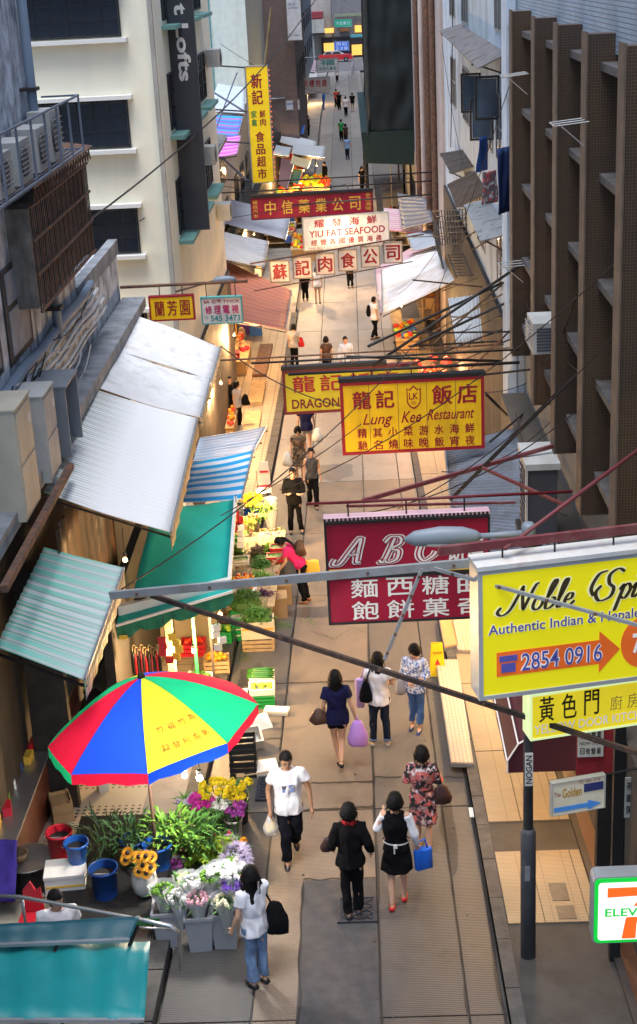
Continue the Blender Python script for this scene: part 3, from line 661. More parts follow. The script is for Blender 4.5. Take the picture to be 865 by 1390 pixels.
# laundry on the blue building
def cloth(name, label, p, w, h, m, cat='laundry', group='laundry hanging from the windows'):
    b = MB(); n = 10
    p = Vector(p); sd = rng.random() * 20
    b.sheet((-w / 2, 0, -h), (w / 2, 0, -h), (w * .38, 0, 0), (-w * .38, 0, 0), n, n, lambda u, v: .06 * noise.noise(Vector((u * 5, v * 1.5, sd))) , thick=.01)
    o = b.build(name, m, smooth=True, loc=p); o.rotation_euler = (0, 0, rng.uniform(.6, 1.1)); return tag(o, label, cat, group)
m_cb = mat('blue_cloth', (.02, .07, .26), rough=.9, bump=.1); m_cd = blotch('patterned_cloth', (.09, .07, .09), [(.3, .05, .06), (.3, .3, .32)], 9)
cloth('hanging_garment', 'bright blue shirt hanging under the open window', PX(655, 186, 2.9), .5, .75, m_cb)
cloth('hanging_garment', 'dark blue trousers hanging against the wall beside the brown fin', PX(684, 200, 3.0), .45, 1.3, mat('navy_cloth', (.015, .035, .13), bump=.1))
cloth('hanging_garment', 'patterned red and grey cloth hanging below the blue shirt', PX(665, 232, 2.95), .5, .7, m_cd)
# pink pipe building
pb_ = thing('pink_building', 'narrow pale pink facade with rusty drain pipes beside the scaffold', 'building', (3.15, 52, 0)); pp_ = Vector((3.15, 52, 0))
b = MB(); b.span(Vector((3.2, 52.02, 0)) - pp_, Vector((12, 75, 22)) - pp_); b.build('wall', m_pink, pb_)
for Yp, r in ((55, .11), (59, .14), (63.5, .1), (68, .12)):
    b = MB(); b.tube([Vector((3.08, Yp, z)) - pp_ for z in (0, 5, 10, 20)], r, 8); b.build('drain_pipe', m_rust if r > .105 else m_pink, pb_, True)
for z in (5, 8, 11):
    for Yw in (56.5, 61, 65.5, 70): window_on(pb_, Vector((3.19, Yw, z)) - pp_, UY, 1.4, 1.3, 2, 1, n=WX)
# cage balcony of dark bars under the board canopies
t = thing('iron_cage', 'dark iron mesh cage hanging on the blue wall above the white awning', 'cage', PX(612, 332, 3.0)); tp = t.location.copy()
A_, B_, C_, D_ = PX(586, 287, 2.75), PX(632, 284, 3.25), PX(634, 330, 3.25), PX(592, 333, 2.75)
for k in range(13):
    b = MB(); b.bar(A_.lerp(B_, k / 12) - tp, D_.lerp(C_, k / 12) - tp, .03); b.build('bar', m_black, t)
for k in range(7):
    b = MB(); b.bar(A_.lerp(D_, k / 6) - tp, B_.lerp(C_, k / 6) - tp, .03); b.build('rail', m_black, t)
b = MB(); b.bar(A_ - tp, A_ - tp + Vector((0, -4, 0)), .04); b.bar(D_ - tp, D_ - tp + Vector((0, -4, 0)), .04)
for k in range(10): b.bar(A_ - tp - Vector((0, .4 * k, 0)), D_ - tp - Vector((0, .4 * k, 0)), .03)
b.build('side_frame', m_black, t)

# --- scaffolded tower wrapped in dark netting
m_net = mat('dark_green_netting', (.006, .014, .017), rough=.7, var=.6, scale=.5, bump=.5, bscale=3, dirt=.4, dirtcol=(.014, .03, .036), dscale=1.0, streak=True)
m_hoard = mat('green_hoarding', (.004, .022, .02), rough=.6, var=.25, scale=1, bump=.1)
st = thing('scaffold_tower', 'scaffold tower wrapped in dark green netting over the street', 'scaffold', (2, 75, 4)); sp_ = Vector((2, 75, 4))
b = MB(); b.sheet(Vector((.95, 75, 5.6)) - sp_, Vector((3.25, 75, 5.6)) - sp_, Vector((3.28, 75, 22)) - sp_, Vector((1.1, 75, 22)) - sp_, 24, 60, lambda u, v: 0, thick=.05)
b.v = [(x, y_ + .18 * noise.noise(Vector((x * 1.7, z * .8, 3))), z) for x, y_, z in b.v]; b.build('front_netting', m_net, st, True)
b = MB(); b.sheet(Vector((.95, 75, 5.6)) - sp_, Vector((.95, 97, 5.6)) - sp_, Vector((1.1, 97, 22)) - sp_, Vector((1.1, 75, 22)) - sp_, 40, 60, lambda u, v: 0, thick=.05)
b.v = [(x + .15 * noise.noise(Vector((y_ * .8, z * .8, 7))), y_, z) for x, y_, z in b.v]; b.build('side_netting', m_net, st, True)
b = MB(); b.prism([Vector(p) - sp_ for p in ((.48, 74.9, 5.75), (.62, 74.9, 4.2), (3.15, 74.9, 4.0), (3.2, 74.9, 5.75))], (0, 24, 0)); b.build('hoarding', m_hoard, st)
for k in range(2):
    b = MB(); x_ = .82 + k * 2.4; b.tube([Vector((x_, 74.8, 5.6)) - sp_, Vector((x_ + .1, 74.8, 22)) - sp_], .05, 6); b.build('bamboo_pole', mat('dark_bamboo', (.05, .06, .06), var=.4), st)
for x_ in (.75, 3.0):
    for Yp in (76, 86, 96): b = MB(); b.tube([Vector((x_, Yp, gz(Yp))) - sp_, Vector((x_, Yp, 4.1)) - sp_], .07, 6); b.build('prop', m_black, st)
t = thing('site_hoarding', 'tan corrugated site fence under the netted scaffold', 'fence', (2.9, 72, gz(72)))
for k in range(8):
    b = MB(); b.sheet((-1.0 + .05 * k, k * 2 + .02, 0), (-1.0 + .05 * (k + 1), k * 2 + 1.98, 0), (-1.0 + .05 * (k + 1), k * 2 + 1.98, 2.3), (-1.0 + .05 * k, k * 2 + .02, 2.3), 30, 1, lambda u, v: .02 * math.sin(u * 40), .01); b.build('panel', mat('tan_panel', (.3, .25, .17), var=.2, dirt=.5, streak=True), t)
bR = thing('grey_building', 'plain grey building behind the netted scaffold', 'building', (3.4, 75.1, 0))
b = MB(); b.span((0, 0, 0), (10, 108, 20)); b.build('wall', mat('far_grey_wall', (.26, .27, .29), dirt=.5, streak=True), bR)
for k in range(9):
    for z in (5, 8.5, 12): window_on(bR, Vector((-.02, 2 + k * 11, z)), UY, 3, 1.6, 2, 1, n=WX)

# --- further buildings on the left
m_pale = mat('pale_wall', (.47, .46, .42), rough=.85, var=.12, dirt=.5, dirtcol=(.22, .2, .18), streak=True)
m_mint = mat('mint_wall', (.55, .62, .58), rough=.85, var=.1, dirt=.3, dirtcol=(.28, .3, .28), streak=True)
m_taupe = mat('taupe_wall', (.155, .12, .115), rough=.8, var=.15, dirt=.3, dirtcol=(.08, .07, .07), streak=True)
def far_building(label, x0, x1, Y0, Y1, h, m, wins=(), base=-.3, group=None):
    t = thing('building', label, 'building', (x1, Y0, base), 0, group)
    b = MB(); b.span((x0 - x1, 0, 0), (0, Y1 - Y0, h)); b.build('wall', m, t)
    for (face, a, z, w, hh, nx, ny) in wins:
        if face == 'S': window_on(t, Vector((a - x1, -.02, z - base)), UX, w, hh, nx, ny, n=NS)
        else: window_on(t, Vector((.02, a - Y0, z - base)), UY, w, hh, nx, ny, n=EX)
    return t
t = far_building('low pale shophouse with a flat roof past the white building', -13, -5.6, 47.05, 66, 7.0, m_pale, [('E', 48.2 + 4.4 * k, z, 2.6, 1.3, 3, 2) for k in range(4) for z in (3.2, 5.2)])
for k in range(4):
    b = MB(); b.span((0, .9 + 4.4 * k, 2.9), (.45, 4.1 + 4.4 * k, 3.0)); b.build('ledge', m_teal_ledge, t)
for k, (Y, z) in enumerate(((37.6, 11.4), (41.2, 8.8), (45.0, 11.2), (45.0, 6.6))): ac_unit(['air conditioner beside the grey banner on the white building', 'air conditioner under a teal ledge of the white building', 'air conditioner high at the far edge of the white building', 'air conditioner low at the far edge of the white building'][k], (-4.05, Y, z), R(90), .7, .4, .5)
t = far_building('tall mint white blank end wall behind the yellow sign', -13, -5.35, 80, 96, 21, m_mint)
b = MB(); b.span((-2.1, -.06, 6.3), (-1.9, -.002, 21)); b.build('teal_strip', mat('teal_paint', (.05, .28, .30), var=.2), t)
far_building('brown taupe tower with a white banner on its corner', -9.5, -3.55, 100, 122, 22, m_taupe, [('S', -8, z, 2.2, 1.5, 3, 2) for z in (5.5, 8.5, 11.5, 14)] + [('E', 102 + 5 * k, z, 2.4, 1.5, 2, 1) for k in range(4) for z in (6, 9, 12)])
far_building('blue grey slab block beyond the taupe tower', -12, -4.1, 124, 176, 21, mat('far_blue_wall', (.25, .31, .37), dirt=.5, streak=True), [('E', 126 + 8 * k, z, 3, 1.6, 3, 1) for k in range(6) for z in (5, 8, 11, 14)] + [('S', -7.5, z, 2.5, 1.6, 3, 1) for z in (8, 11, 14)])
far_building('low roofed shophouse beside the mint wall', -13, -5.6, 66.1, 79.9, 7.4, m_pale, [('E', 68 + 4 * k, 3.4, 2.4, 1.3, 3, 1) for k in range(3)])
# end of the street: buildings across the junction, seen between the towers
cross = strip('road', -60, 60, [186.1, 212], .004, mat('far_asphalt', (.1, .1, .105), var=.2), kind='structure')
zc = gz(200)
m_fw = mat('far_cream', (.42, .4, .36), dirt=.4, streak=True); m_fd = mat('far_shop_dark', (.04, .035, .04))
far_building('white balconied corner building with a red railing across the junction', -16, -2.2, 214, 226, 22, m_fw, [('S', -5.6 + 2.0 * k, z, 1.3, 1.6, 2, 1) for k in range(1) for z in (11, 15)], base=zc)
t = far_building('grey block with lit shop floors facing down the street', -2.15, 9, 213, 226, 22, mat('far_grey', (.2, .19, .2), dirt=.4, streak=True), [('S', -1.6 + 2.1 * k, z, 1.7, 1.6, 3, 1) for k in range(4) for z in (10.6, 13.2)], base=zc)
T0 = Vector((9, 213, zc))
def farlit(parent, x0, y0, x1, y1, m, name='lit_window', Y=212.7):
    a, c = PY(x0, y1, Y), PY(x1, y0, Y); b = MB(); b.span(Vector((a.x, Y - .05, a.z)) - T0, Vector((c.x, Y + .4, c.z)) - T0); return b.build(name, m, parent)
m_fy = emat('far_yellow_light', (1, .5, .1), .5)
farlit(t, 437, 48, 500, 78, m_fd, 'shopfront', 212.8); farlit(t, 440, 58, 454, 70, m_fy, Y=212.6); farlit(t, 478, 60, 496, 75, m_fy, Y=212.6); farlit(t, 482, 34, 496, 44, m_fy, Y=212.6); farlit(t, 441, 38, 453, 45, m_fy, Y=212.6); farlit(t, 461, 38, 474, 43, mat('far_orange', (.3, .12, .05)), Y=212.6)
farlit(t, 434, 48, 475, 50, m_fd, 'canopy', 212.2); farlit(t, 476, 46, 498, 51, mat('far_teal', (.1, .35, .4)), 'canopy', 211.8)
farlit(t, 454, 17, 500, 23, mat('far_olive', (.25, .27, .18)), 'cornice', 212.3)
b_ = thing('red_balcony', 'white balcony with a red fascia across the junction', 'balcony', PY(426, 46, 213)); q0 = b_.location.copy()
def fq(name, x0, y0, x1, y1, Y0, Y1, m):
    a, c = PY(x0, y1, Y0), PY(x1, y0, Y0); q = MB(); q.span(Vector((a.x, Y0, a.z)) - q0, Vector((c.x, Y1, c.z)) - q0); return q.build(name, m, b_)
fq('parapet', 410, 26, 440, 46, 210.5, 213.9, m_fw); fq('fascia', 411, 16, 438, 25.9, 210.8, 213.9, mat('far_red', (.25, .04, .05))); fq('slab', 407, 46.2, 441, 49, 210.2, 213.9, m_fd); fq('post', 423, 49.2, 426, 84, 210.6, 211, m_fw)
# ---------------------------------------------------------------- signs
m_signred = mat('sign_red', (.34, .007, .036), rough=.5, var=.15, scale=2, bump=.05, bscale=4, dirt=.55, dirtcol=(.13, .006, .015), dscale=2.5, streak=True)
m_signyel = mat('sign_yellow', (.78, .52, .008), rough=.5, var=.15, scale=3, bump=.05, bscale=4, dirt=.5, dirtcol=(.38, .22, .012), dscale=2.5, streak=True)
m_signwht = mat('sign_white', (.62, .57, .54), rough=.5, var=.12, bump=0, dirt=.5, dirtcol=(.36, .29, .24), dscale=3, streak=True)
m_crimson = mat('crimson_paint', (.26, .008, .02), rough=.5, var=.1, bump=0)
m_gold = mat('gold_paint', (.75, .47, .06), rough=.45, var=.1, bump=0)
m_maroon = mat('maroon_frame', (.13, .012, .02), rough=.5, var=.2, bump=0)
m_teal = mat('teal_lettering', (.02, .24, .25), rough=.5, bump=0)
m_whitelet = mat('white_lettering', (.75, .72, .68), rough=.5, var=.06, bump=0)
m_blackp = mat('black_paint', (.02, .018, .02), rough=.5, bump=0)
m_galv = mat('galvanised_steel', (.35, .37, .38), rough=.5, metal=.3, var=.2, bump=.1, dirt=.5, dirtcol=(.2, .09, .04), dscale=2.5)
def place(tl, tr, br, bl, Y, square=False):
    ml = ((tl[0] + bl[0]) / 2, (tl[1] + bl[1]) / 2); mr = ((tr[0] + br[0]) / 2, (tr[1] + br[1]) / 2)
    L = PY(*ml, Y); rz = ray(*mr).z
    YR = Y if square else (L.z - CAMZ) / rz
    Rr = PY(*mr, YR); Rr.z = L.z
    h = ((PY(*tl, Y).z - PY(*bl, Y).z) + (PY(*tr, YR).z - PY(*br, YR).z)) / 2
    c = (L + Rr) / 2; d = Rr - L
    return c, d.length, h, math.atan2(d.y, d.x)
def sign(name, label, px, Y, panel, frame, fw=.05, th=.1, cat='sign', group=None, square=False, ext=0.):
    c, w, h, rz = place(*px, Y, square)
    t = thing(name, label, cat, c - Vector((0, 0, h / 2)), rz, group)
    b = MB(); b.span((-w / 2 + fw * .5, -th / 2, fw * .5), (w / 2 + ext - fw * .5, th / 2, h - fw * .5)); b.build('panel', panel, t)
    for (nm, a, c2) in (('frame', (-w / 2, 0, 0), (w / 2 + ext, 0, fw)), ('frame', (-w / 2, 0, h - fw), (w / 2 + ext, 0, h)), ('frame', (-w / 2, 0, fw), (-w / 2 + fw, 0, h - fw)), ('frame', (w / 2 + ext - fw, 0, fw), (w / 2 + ext, 0, h - fw))):
        b = MB(); b.span((a[0], -th / 2 - .015, a[2]), (c2[0], th / 2 + .015, c2[2])); b.build(nm, frame, t)
    t['w_'] = w; t['h_'] = h; t['y_'] = -th / 2 - .006
    return t
def write(t, s, u0, v0, u1, v1, m, **k):
    """rect in fractions of the sign, v measured from the top"""
    w, h = t['w_'], t['h_']
    return lettering(t, s, (-w / 2 + u0 * w, h * (1 - v1), -w / 2 + u1 * w, h * (1 - v0)), m, t['y_'], **k)
def local(t, p):
    return Matrix.Rotation(-t.rotation_euler.z, 3, 'Z') @ (Vector(p) - t.location)
def rods(t, pairs, r=.02, m=None, name='support_rod'):
    for a, b_ in pairs:
        b = MB(); b.tube([local(t, a), local(t, b_)], r, 6); b.build(name, m or m_black, t, True)
def finish(*ts):
    for t in ts:
        for k in ('w_', 'h_', 'y_'): del t[k]
def hook(t, xs, up=.35, r=.012):
    w, h = t['w_'], t['h_']
    for u in xs:
        b = MB(); b.tube([(-w / 2 + u * w, 0, h - .02), (-w / 2 + u * w, 0, h + up)], r, 6); b.build('hanger', m_black, t)
def beam_over(t, up=.35, a=-.05, b_=1.3, r=.025, m=None):
    w, h = t['w_'], t['h_']
    b = MB(); b.tube([(-w / 2 + a * w, 0, h + up), (-w / 2 + b_ * w, 0, h + up)], r, 6); b.build('support_rod', m or m_black, t, True)

# A B C bakery sign
t = sign('shop_sign', 'crimson bakery sign with white outlined script letters and a yellow band', ((440, 708), (664, 698), (666, 836), (446, 847)), 17.6, m_signred, m_blackp, .03, .12)
w, h, yy = t['w_'], t['h_'], t['y_']
abc, abc_w, abc_h, abc_y = t, w, h, yy
write(t, '餅屋', .74, .17, .97, .42, m_whitelet, cells=True, bold=.02)
write(t, '麵西糖曲', .12, .56, .99, .74, m_whitelet, cells=True, bold=.018, track=.25)
write(t, '飽餅菓奇', .12, .78, .99, .96, m_whitelet, cells=True, bold=.018, track=.25)
b = MB(); b.span((-w / 2 + .04, yy - .008, h * .525), (w / 2 - .04, yy + .004, h * .545)); b.span((-w / 2 + .04, yy - .008, h * .49), (w / 2 - .04, yy + .004, h * .515)); b.build('yellow_band', m_gold, t)
b = MB(); b.span((-w / 2 - .01, yy - .012, h * .45), (w / 2 + .01, yy + .004, h * .485)); b.build('gap', m_blackp, t)
b = MB(); b.span((-w / 2, -.05, h + .012), (w / 2, .12, h + .05)); b.build('tube_holder', mat('pink_tube', (.7, .45, .5), bump=0), t)
for k in range(40):
    b = MB(); b.span((-w / 2 + w * k / 40, -.13, h + .03), (-w / 2 + w * (k + .55) / 40, -.1, h + .07)); b.build('edge_link', m_blackp, t)
hook(t, (.15, .5, .85), .25); beam_over(t, .25, -.1, 1.5, .02, m_maroon); finish(t)

# Lung Kee restaurant
t = sign('shop_sign', 'large yellow restaurant sign with red frame and shield emblem', ((461, 519), (656, 509), (658, 607), (465, 617)), 26, m_signyel, m_crimson, .06, .14)
w, h, yy = t['w_'], t['h_'], t['y_']
write(t, '龍記', .07, .13, .39, .37, m_crimson, cells=True, bold=.03, track=.22); write(t, '飯店', .62, .1, .97, .36, m_crimson, cells=True, bold=.03, track=.22)
write(t, 'Lung', .15, .44, .36, .64, m_crimson, shear=.35, bold=.008); write(t, 'Kee', .42, .43, .56, .59, m_crimson, shear=.35, bold=.008); write(t, 'Restaurant', .60, .42, .93, .57, m_crimson, shear=.35, bold=.008)
write(t, '精其小菜游水海鮮', .09, .64, .95, .77, m_crimson, cells=True, bold=.02, track=.4); write(t, '馳名燒味晚飯宵夜', .09, .81, .95, .94, m_crimson, cells=True, bold=.02, track=.4)
sh_ = [(-.085, .12), (-.05, .10), (0, .15), (.05, .10), (.085, .12), (.08, -.06), (.05, -.11), (0, -.14), (-.05, -.11), (-.08, -.06)]
ex, ez = -w / 2 + .51 * w, h * .75
b = MB(); b.prism([(ex + x * 1.6, yy - .004, ez + z * 1.6) for x, z in sh_], (0, .012, 0)); b.build('shield', m_crimson, t)
b = MB(); b.prism([(ex + x * 1.35, yy - .008, ez + z * 1.35) for x, z in sh_], (0, .006, 0)); b.build('shield_field', m_signyel, t)
lettering(t, 'LK', (ex - .09, ez - .03, ex + .09, ez + .1), m_crimson, yy - .012, bold=.02); lettering(t, '龍記', (ex - .05, ez - .13, ex + .05, ez - .06), m_crimson, yy - .012, cells=True)
b = MB(); b.span((-w / 2 - .02, -.09, h + .003), (w / 2 + .02, .09, h + .08)); b.build('top_cap', m_blackp, t)

for u in (.2, .4, .6, .8): b = MB(); b.span((-w / 2 + u * w - .004, yy - .001, .06), (-w / 2 + u * w + .004, yy + .003, h - .06)); b.build('seam', m_rust, t)
hook(t, (.1, .5, .9), .2); beam_over(t, .2, -.35, 1.25, .03); beam_over(t, .45, -.6, 1.25, .02)
rods(t, [(PY(505, 497, 26), PX(728, 345, 3.4)), (PY(500, 470, 27), PX(690, 380, 3.4)), (PY(660, 535, 26), PX(705, 580, 3.4)), (PY(470, 484, 26.2), PY(680, 490, 26.6)), (PY(560, 470, 27), PX(700, 405, 3.4))], .028); finish(t)

# second dragon restaurant sign behind
t = sign('shop_sign', 'yellow green restaurant sign half hidden behind the larger yellow one', ((383, 503), (506, 496), (508, 555), (386, 562)), 30, mat('sign_lime', (.46, .42, .02), rough=.45, var=.15, scale=3, bump=0, dirt=.3, dirtcol=(.28, .22, .02), streak=True), m_maroon, .06, .14)
write(t, '龍記飯店', .08, .14, 1.3, .5, m_crimson, cells=True, bold=.03, track=.2); write(t, 'DRAGON RESTAURANT', .09, .66, 1.42, .88, m_maroon, bold=.025)
w, h = t['w_'], t['h_']
b = MB(); b.span((w / 2, -.06, .02), (w / 2 + w * .5, .06, h - .02)); b.build('panel', MATS['sign_lime'], t)
for za, zb in ((-.01, .05), (h - .05, h + .01)): b = MB(); b.span((w / 2, -.08, za), (w / 2 + w * .5, .08, zb)); b.build('frame', m_maroon, t)
b = MB(); b.span((-w / 2 - .02, -.08, h + .002), (w / 2 + .3, .08, h + .09)); b.build('top_cap', m_blackp, t)
hook(t, (.05, .7), .3); beam_over(t, .3, -1.3, 2.6, .02, m_rust); finish(t)

# six small panels
names = ['first and leftmost tilted', 'second', 'third', 'fourth', 'fifth', 'last']
xs6 = [(365, 383, 397, 352, 31), (399, 430, 376, 347, 30), (431, 460, 371, 340, 30), (462, 488, 366, 336, 29), (491, 517, 360, 330, 29), (520, 546, 353, 324, 28)]
Y6 = 47.0
t = thing('hanging_sign_row', 'row of six white square boards with crimson characters hung across the street', 'sign', PY(455, 330, 48))
for i, ch in enumerate('蘇記肉食公司'):
    cx_ = 380 + i * 30.7; cy_ = 368.5 - i * 5.15
    c = PY(cx_, cy_, Y6 + i * .33); s = .62
    b = MB(); b.box(c - t.location, (s, .05, s + .06)); bo = b.build('board', m_signwht, t)
    q = c - t.location
    b = MB(); 
    for sx, sz, ww, hh in ((-s / 2, 0, .04, s + .1), (s / 2, 0, .04, s + .1), (0, s / 2 + .04, s, .04), (0, -s / 2 - .04, s, .04)): b.box(q + Vector((sx, 0, sz)), (ww, .07, hh))
    b.build('frame', mat('board_frame', (.3, .24, .18), dirt=.4), bo)
    lettering(bo, ch, (q.x - .23, q.z - .25, q.x + .23, q.z + .25), m_crimson, q.y - .03, cells=True, bold=.035, track=0)
a, c = PY(340, 358, Y6 - .3), PY(575, 318, Y6 + 2.2); b = MB(); b.tube([a - t.location, c - t.location], .03, 6); b.build('support_rod', m_rust, t)
a, c = PY(345, 395, Y6 - .3), PY(560, 355, Y6 + 2.2); b = MB(); b.tube([a - t.location, c - t.location], .02, 6); b.build('support_rod', m_rust, t)

# seafood sign
t = sign('shop_sign', 'pale pink seafood sign with red lettering under a warm glow', ((410, 296), (527, 287), (529, 331), (412, 341)), 53, m_signwht, mat('sign_edge', (.35, .33, .3)), .04, .12)
write(t, '耀發海鮮', .09, .08, .9, .32, m_crimson, cells=True, bold=.03, track=.45); write(t, 'YIU FAT SEAFOOD', .07, .40, .95, .61, m_crimson, bold=.015)
write(t, '經營各國優質海產', .07, .68, .93, .86, m_crimson, cells=True, bold=.02, track=.35); write(t, 'THE BEST OF INTERNATIONAL SEAFOOD', .05, .9, .95, .965, m_crimson)
hook(t, (.1, .9), .5); beam_over(t, .5, -.1, 1.5, .03); finish(t)
# red medicine company sign
t = sign('shop_sign', 'long red medicine company sign with gold characters across the street', ((340, 268), (506, 259), (507, 289), (341, 299)), 58, m_signred, m_maroon, .05, .14)
write(t, '中信藥業公司', .09, .2, .92, .8, m_gold, cells=True, bold=.012, track=.36); write(t, '楊桃汽水', .015, .12, .06, .92, m_gold, cells=True, vert=True); write(t, '參茸海味', .935, .06, .985, .86, m_gold, cells=True, vert=True)
w, h = t['w_'], t['h_']; b = MB(); b.span((-w / 2, -.12, h + .003), (w / 2, .12, h + .1)); b.build('top_cap', m_blackp, t)
hook(t, (.2, .8), .25); beam_over(t, .25, -.5, 1.6, .03); beam_over(t, .6, .2, 1.5, .03); finish(t)
# tall yellow sign
t = sign('shop_sign', 'tall yellow vertical supermarket sign with red and green characters', ((333, 91), (364, 89), (372, 248), (341, 250)), 60, mat('sign_lit_yellow', (.8, .56, .012), rough=.45, var=.1, bump=0, emit=.07), mat('sign_edge_grey', (.25, .23, .2)), .04, .3)
write(t, '新記', .2, .06, .72, .33, m_crimson, cells=True, vert=True, bold=.03, track=.12); write(t, '家禽', .12, .37, .40, .51, mat('green_lettering', (.03, .2, .06), bump=0), cells=True, vert=True, bold=.025); write(t, '鮮肉', .5, .37, .78, .51, m_crimson, cells=True, vert=True, bold=.025)
write(t, '食品超市', .24, .545, .7, .97, m_crimson, cells=True, vert=True, bold=.03, track=.16)
w, h = t['w_'], t['h_']
for k in range(22):
    b = MB(); b.ball((w / 2 + .03, -.1, .2 + k * (h - .4) / 21), .028, 6, 4); b.build('edge_bulb', emat('red_bulb', (1, .15, .05), .5), t)
for z in (.1, h * .35, h * .62, h - .05):
    b = MB(); b.tube([(-w / 2 - 2.6, .2, z + .3), (-w / 2, 0, z)], .035, 6); b.build('support_rod', m_black, t)
b = MB(); b.tube([(-w / 2 - 2.4, .1, h - .2), (-w / 2 - .1, .1, h * .62)], .045, 6); b.tube([(-w / 2 - 2.4, .1, .0), (-w / 2 - .3, .1, h * .95)], .03, 6); b.tube([(-w / 2 - 2.4, .2, h * .5), (-w / 2 - .1, .2, .05)], .045, 6); b.build('brace', m_bluebar, t)
b = MB(); b.tube([(w / 2 - .1, .1, h), (w / 2 + .3, .1, h + 2.2)], .06, 6); b.build('mast', mat('bamboo', (.2, .15, .08), var=.4), t); finish(t)
# small yellow sign and TV repair sign
t = sign('shop_sign', 'small yellow sign with red border and three red characters hung from a rusty bar', ((202, 402), (264, 399), (265, 433), (204, 436)), 30.2, mat('sign_clear_yellow', (.8, .54, .01), rough=.4, var=.06, bump=0), m_crimson, .035, .1)
write(t, '蘭芳園', .09, .2, .93, .8, m_crimson, cells=True, bold=.012, track=.24); hook(t, (.25, .75), .22); beam_over(t, .22, -.6, 2.2, .035, m_rust); finish(t)
t = sign('shop_sign', 'white television repair sign with pink characters and teal telephone number', ((273, 403), (329, 401), (330, 438), (274, 440)), 33, m_signwht, mat('teal_frame', (.1, .33, .32), bump=0), .03, .1)
write(t, '6A 世界 TVVCR', .08, .1, .94, .24, m_crimson, bold=.02); write(t, '修理電視', .08, .32, .93, .62, mat('pink_lettering', (.45, .012, .12), bump=0), cells=True, bold=.025, track=.24); write(t, '545 3473', .22, .68, .94, .9, m_teal, bold=.02); write(t, 'TEL', .07, .7, .17, .8, m_teal)
hook(t, (.15, .85), .3); finish(t)
# Lofts banner
t = sign('vertical_banner', 'long dark grey banner with white sideways lettering beside the white building', ((219, -60), (258, -62), (285, 316), (246, 319)), 36, mat('charcoal_banner', (.055, .057, .066), rough=.7, var=.1, bump=.1, bscale=200), mat('banner_edge', (.09, .09, .1), bump=0), .02, .06, 'banner', square=True)
w, h = t['w_'], t['h_']
lo = lettering(t, 't Lofts', (0, 0, 1.8, .32), m_whitelet, t['y_'], bold=.03); zt = PY(260, 105, 36).z - t.location.z
lo.rotation_euler = (0, R(90), 0); lo.location = (-.12, 0, zt + 1.72)
for z in (.3, h - .3): b = MB(); b.tube([(-w / 2 - .6, .1, z), (w / 2, .05, z)], .03, 6); b.build('support_rod', m_galv, t)
finish(t)

# Noble Spice light box
m_lit_y = mat('lit_yellow_face', (.56, .5, .006), rough=.4, var=.06, scale=1, bump=0, emit=.24)
t = sign('light_box_sign', 'large lit yellow restaurant light box with black script lettering and an orange arrow', ((640, 770), (880, 741), (885, 913), (648, 943)), 13, m_lit_y, mat('light_box_edge', (.5, .52, .52), rough=.4, metal=.3, bump=0, dirt=.3), .045, .28, ext=.42)
# stroke lettering for the script name: each glyph a list of polylines with a pen width
def pen(parent, strokes, x, z, s, m, y, w=.05, shear=.25, slant=0., name='lettering', wmul=1.):
    for st in strokes:
        pts = []
        n = len(st)
        for i in range(n - 1):          # Catmull-Rom through the control points
            p0, p1, p2, p3 = st[max(i - 1, 0)], st[i], st[i + 1], st[min(i + 2, n - 1)]
            for k in range(6):
                t_ = k / 6
                pts.append(tuple(.5 * ((2 * p1[j]) + (-p0[j] + p2[j]) * t_ + (2 * p0[j] - 5 * p1[j] + 4 * p2[j] - p3[j]) * t_ ** 2 + (-p0[j] + 3 * p1[j] - 3 * p2[j] + p3[j]) * t_ ** 3) for j in (0, 1)))
        pts.append(st[-1]); vs = []; N = len(pts)
        for i, (px_, pz_) in enumerate(pts):
            a_, b_ = pts[max(i - 1, 0)], pts[min(i + 1, N - 1)]; dx, dz_ = b_[0] - a_[0], b_[1] - a_[1]; L = math.hypot(dx, dz_) or 1
            wd = w * wmul * (.45 + .75 * abs(dz_ / L)) * (1 if 0 < i < N - 1 else .3) / 2
            nx, nz = -dz_ / L * wd, dx / L * wd
            for sg in (1, -1):
                X_, Z_ = px_ + sg * nx, pz_ + sg * nz; vs.append((x + (X_ + shear * Z_) * s, y, z + Z_ * s + slant * X_ * s))
        yield vs, [(2 * i, 2 * i + 1, 2 * i + 3, 2 * i + 2) for i in range(N - 1)]
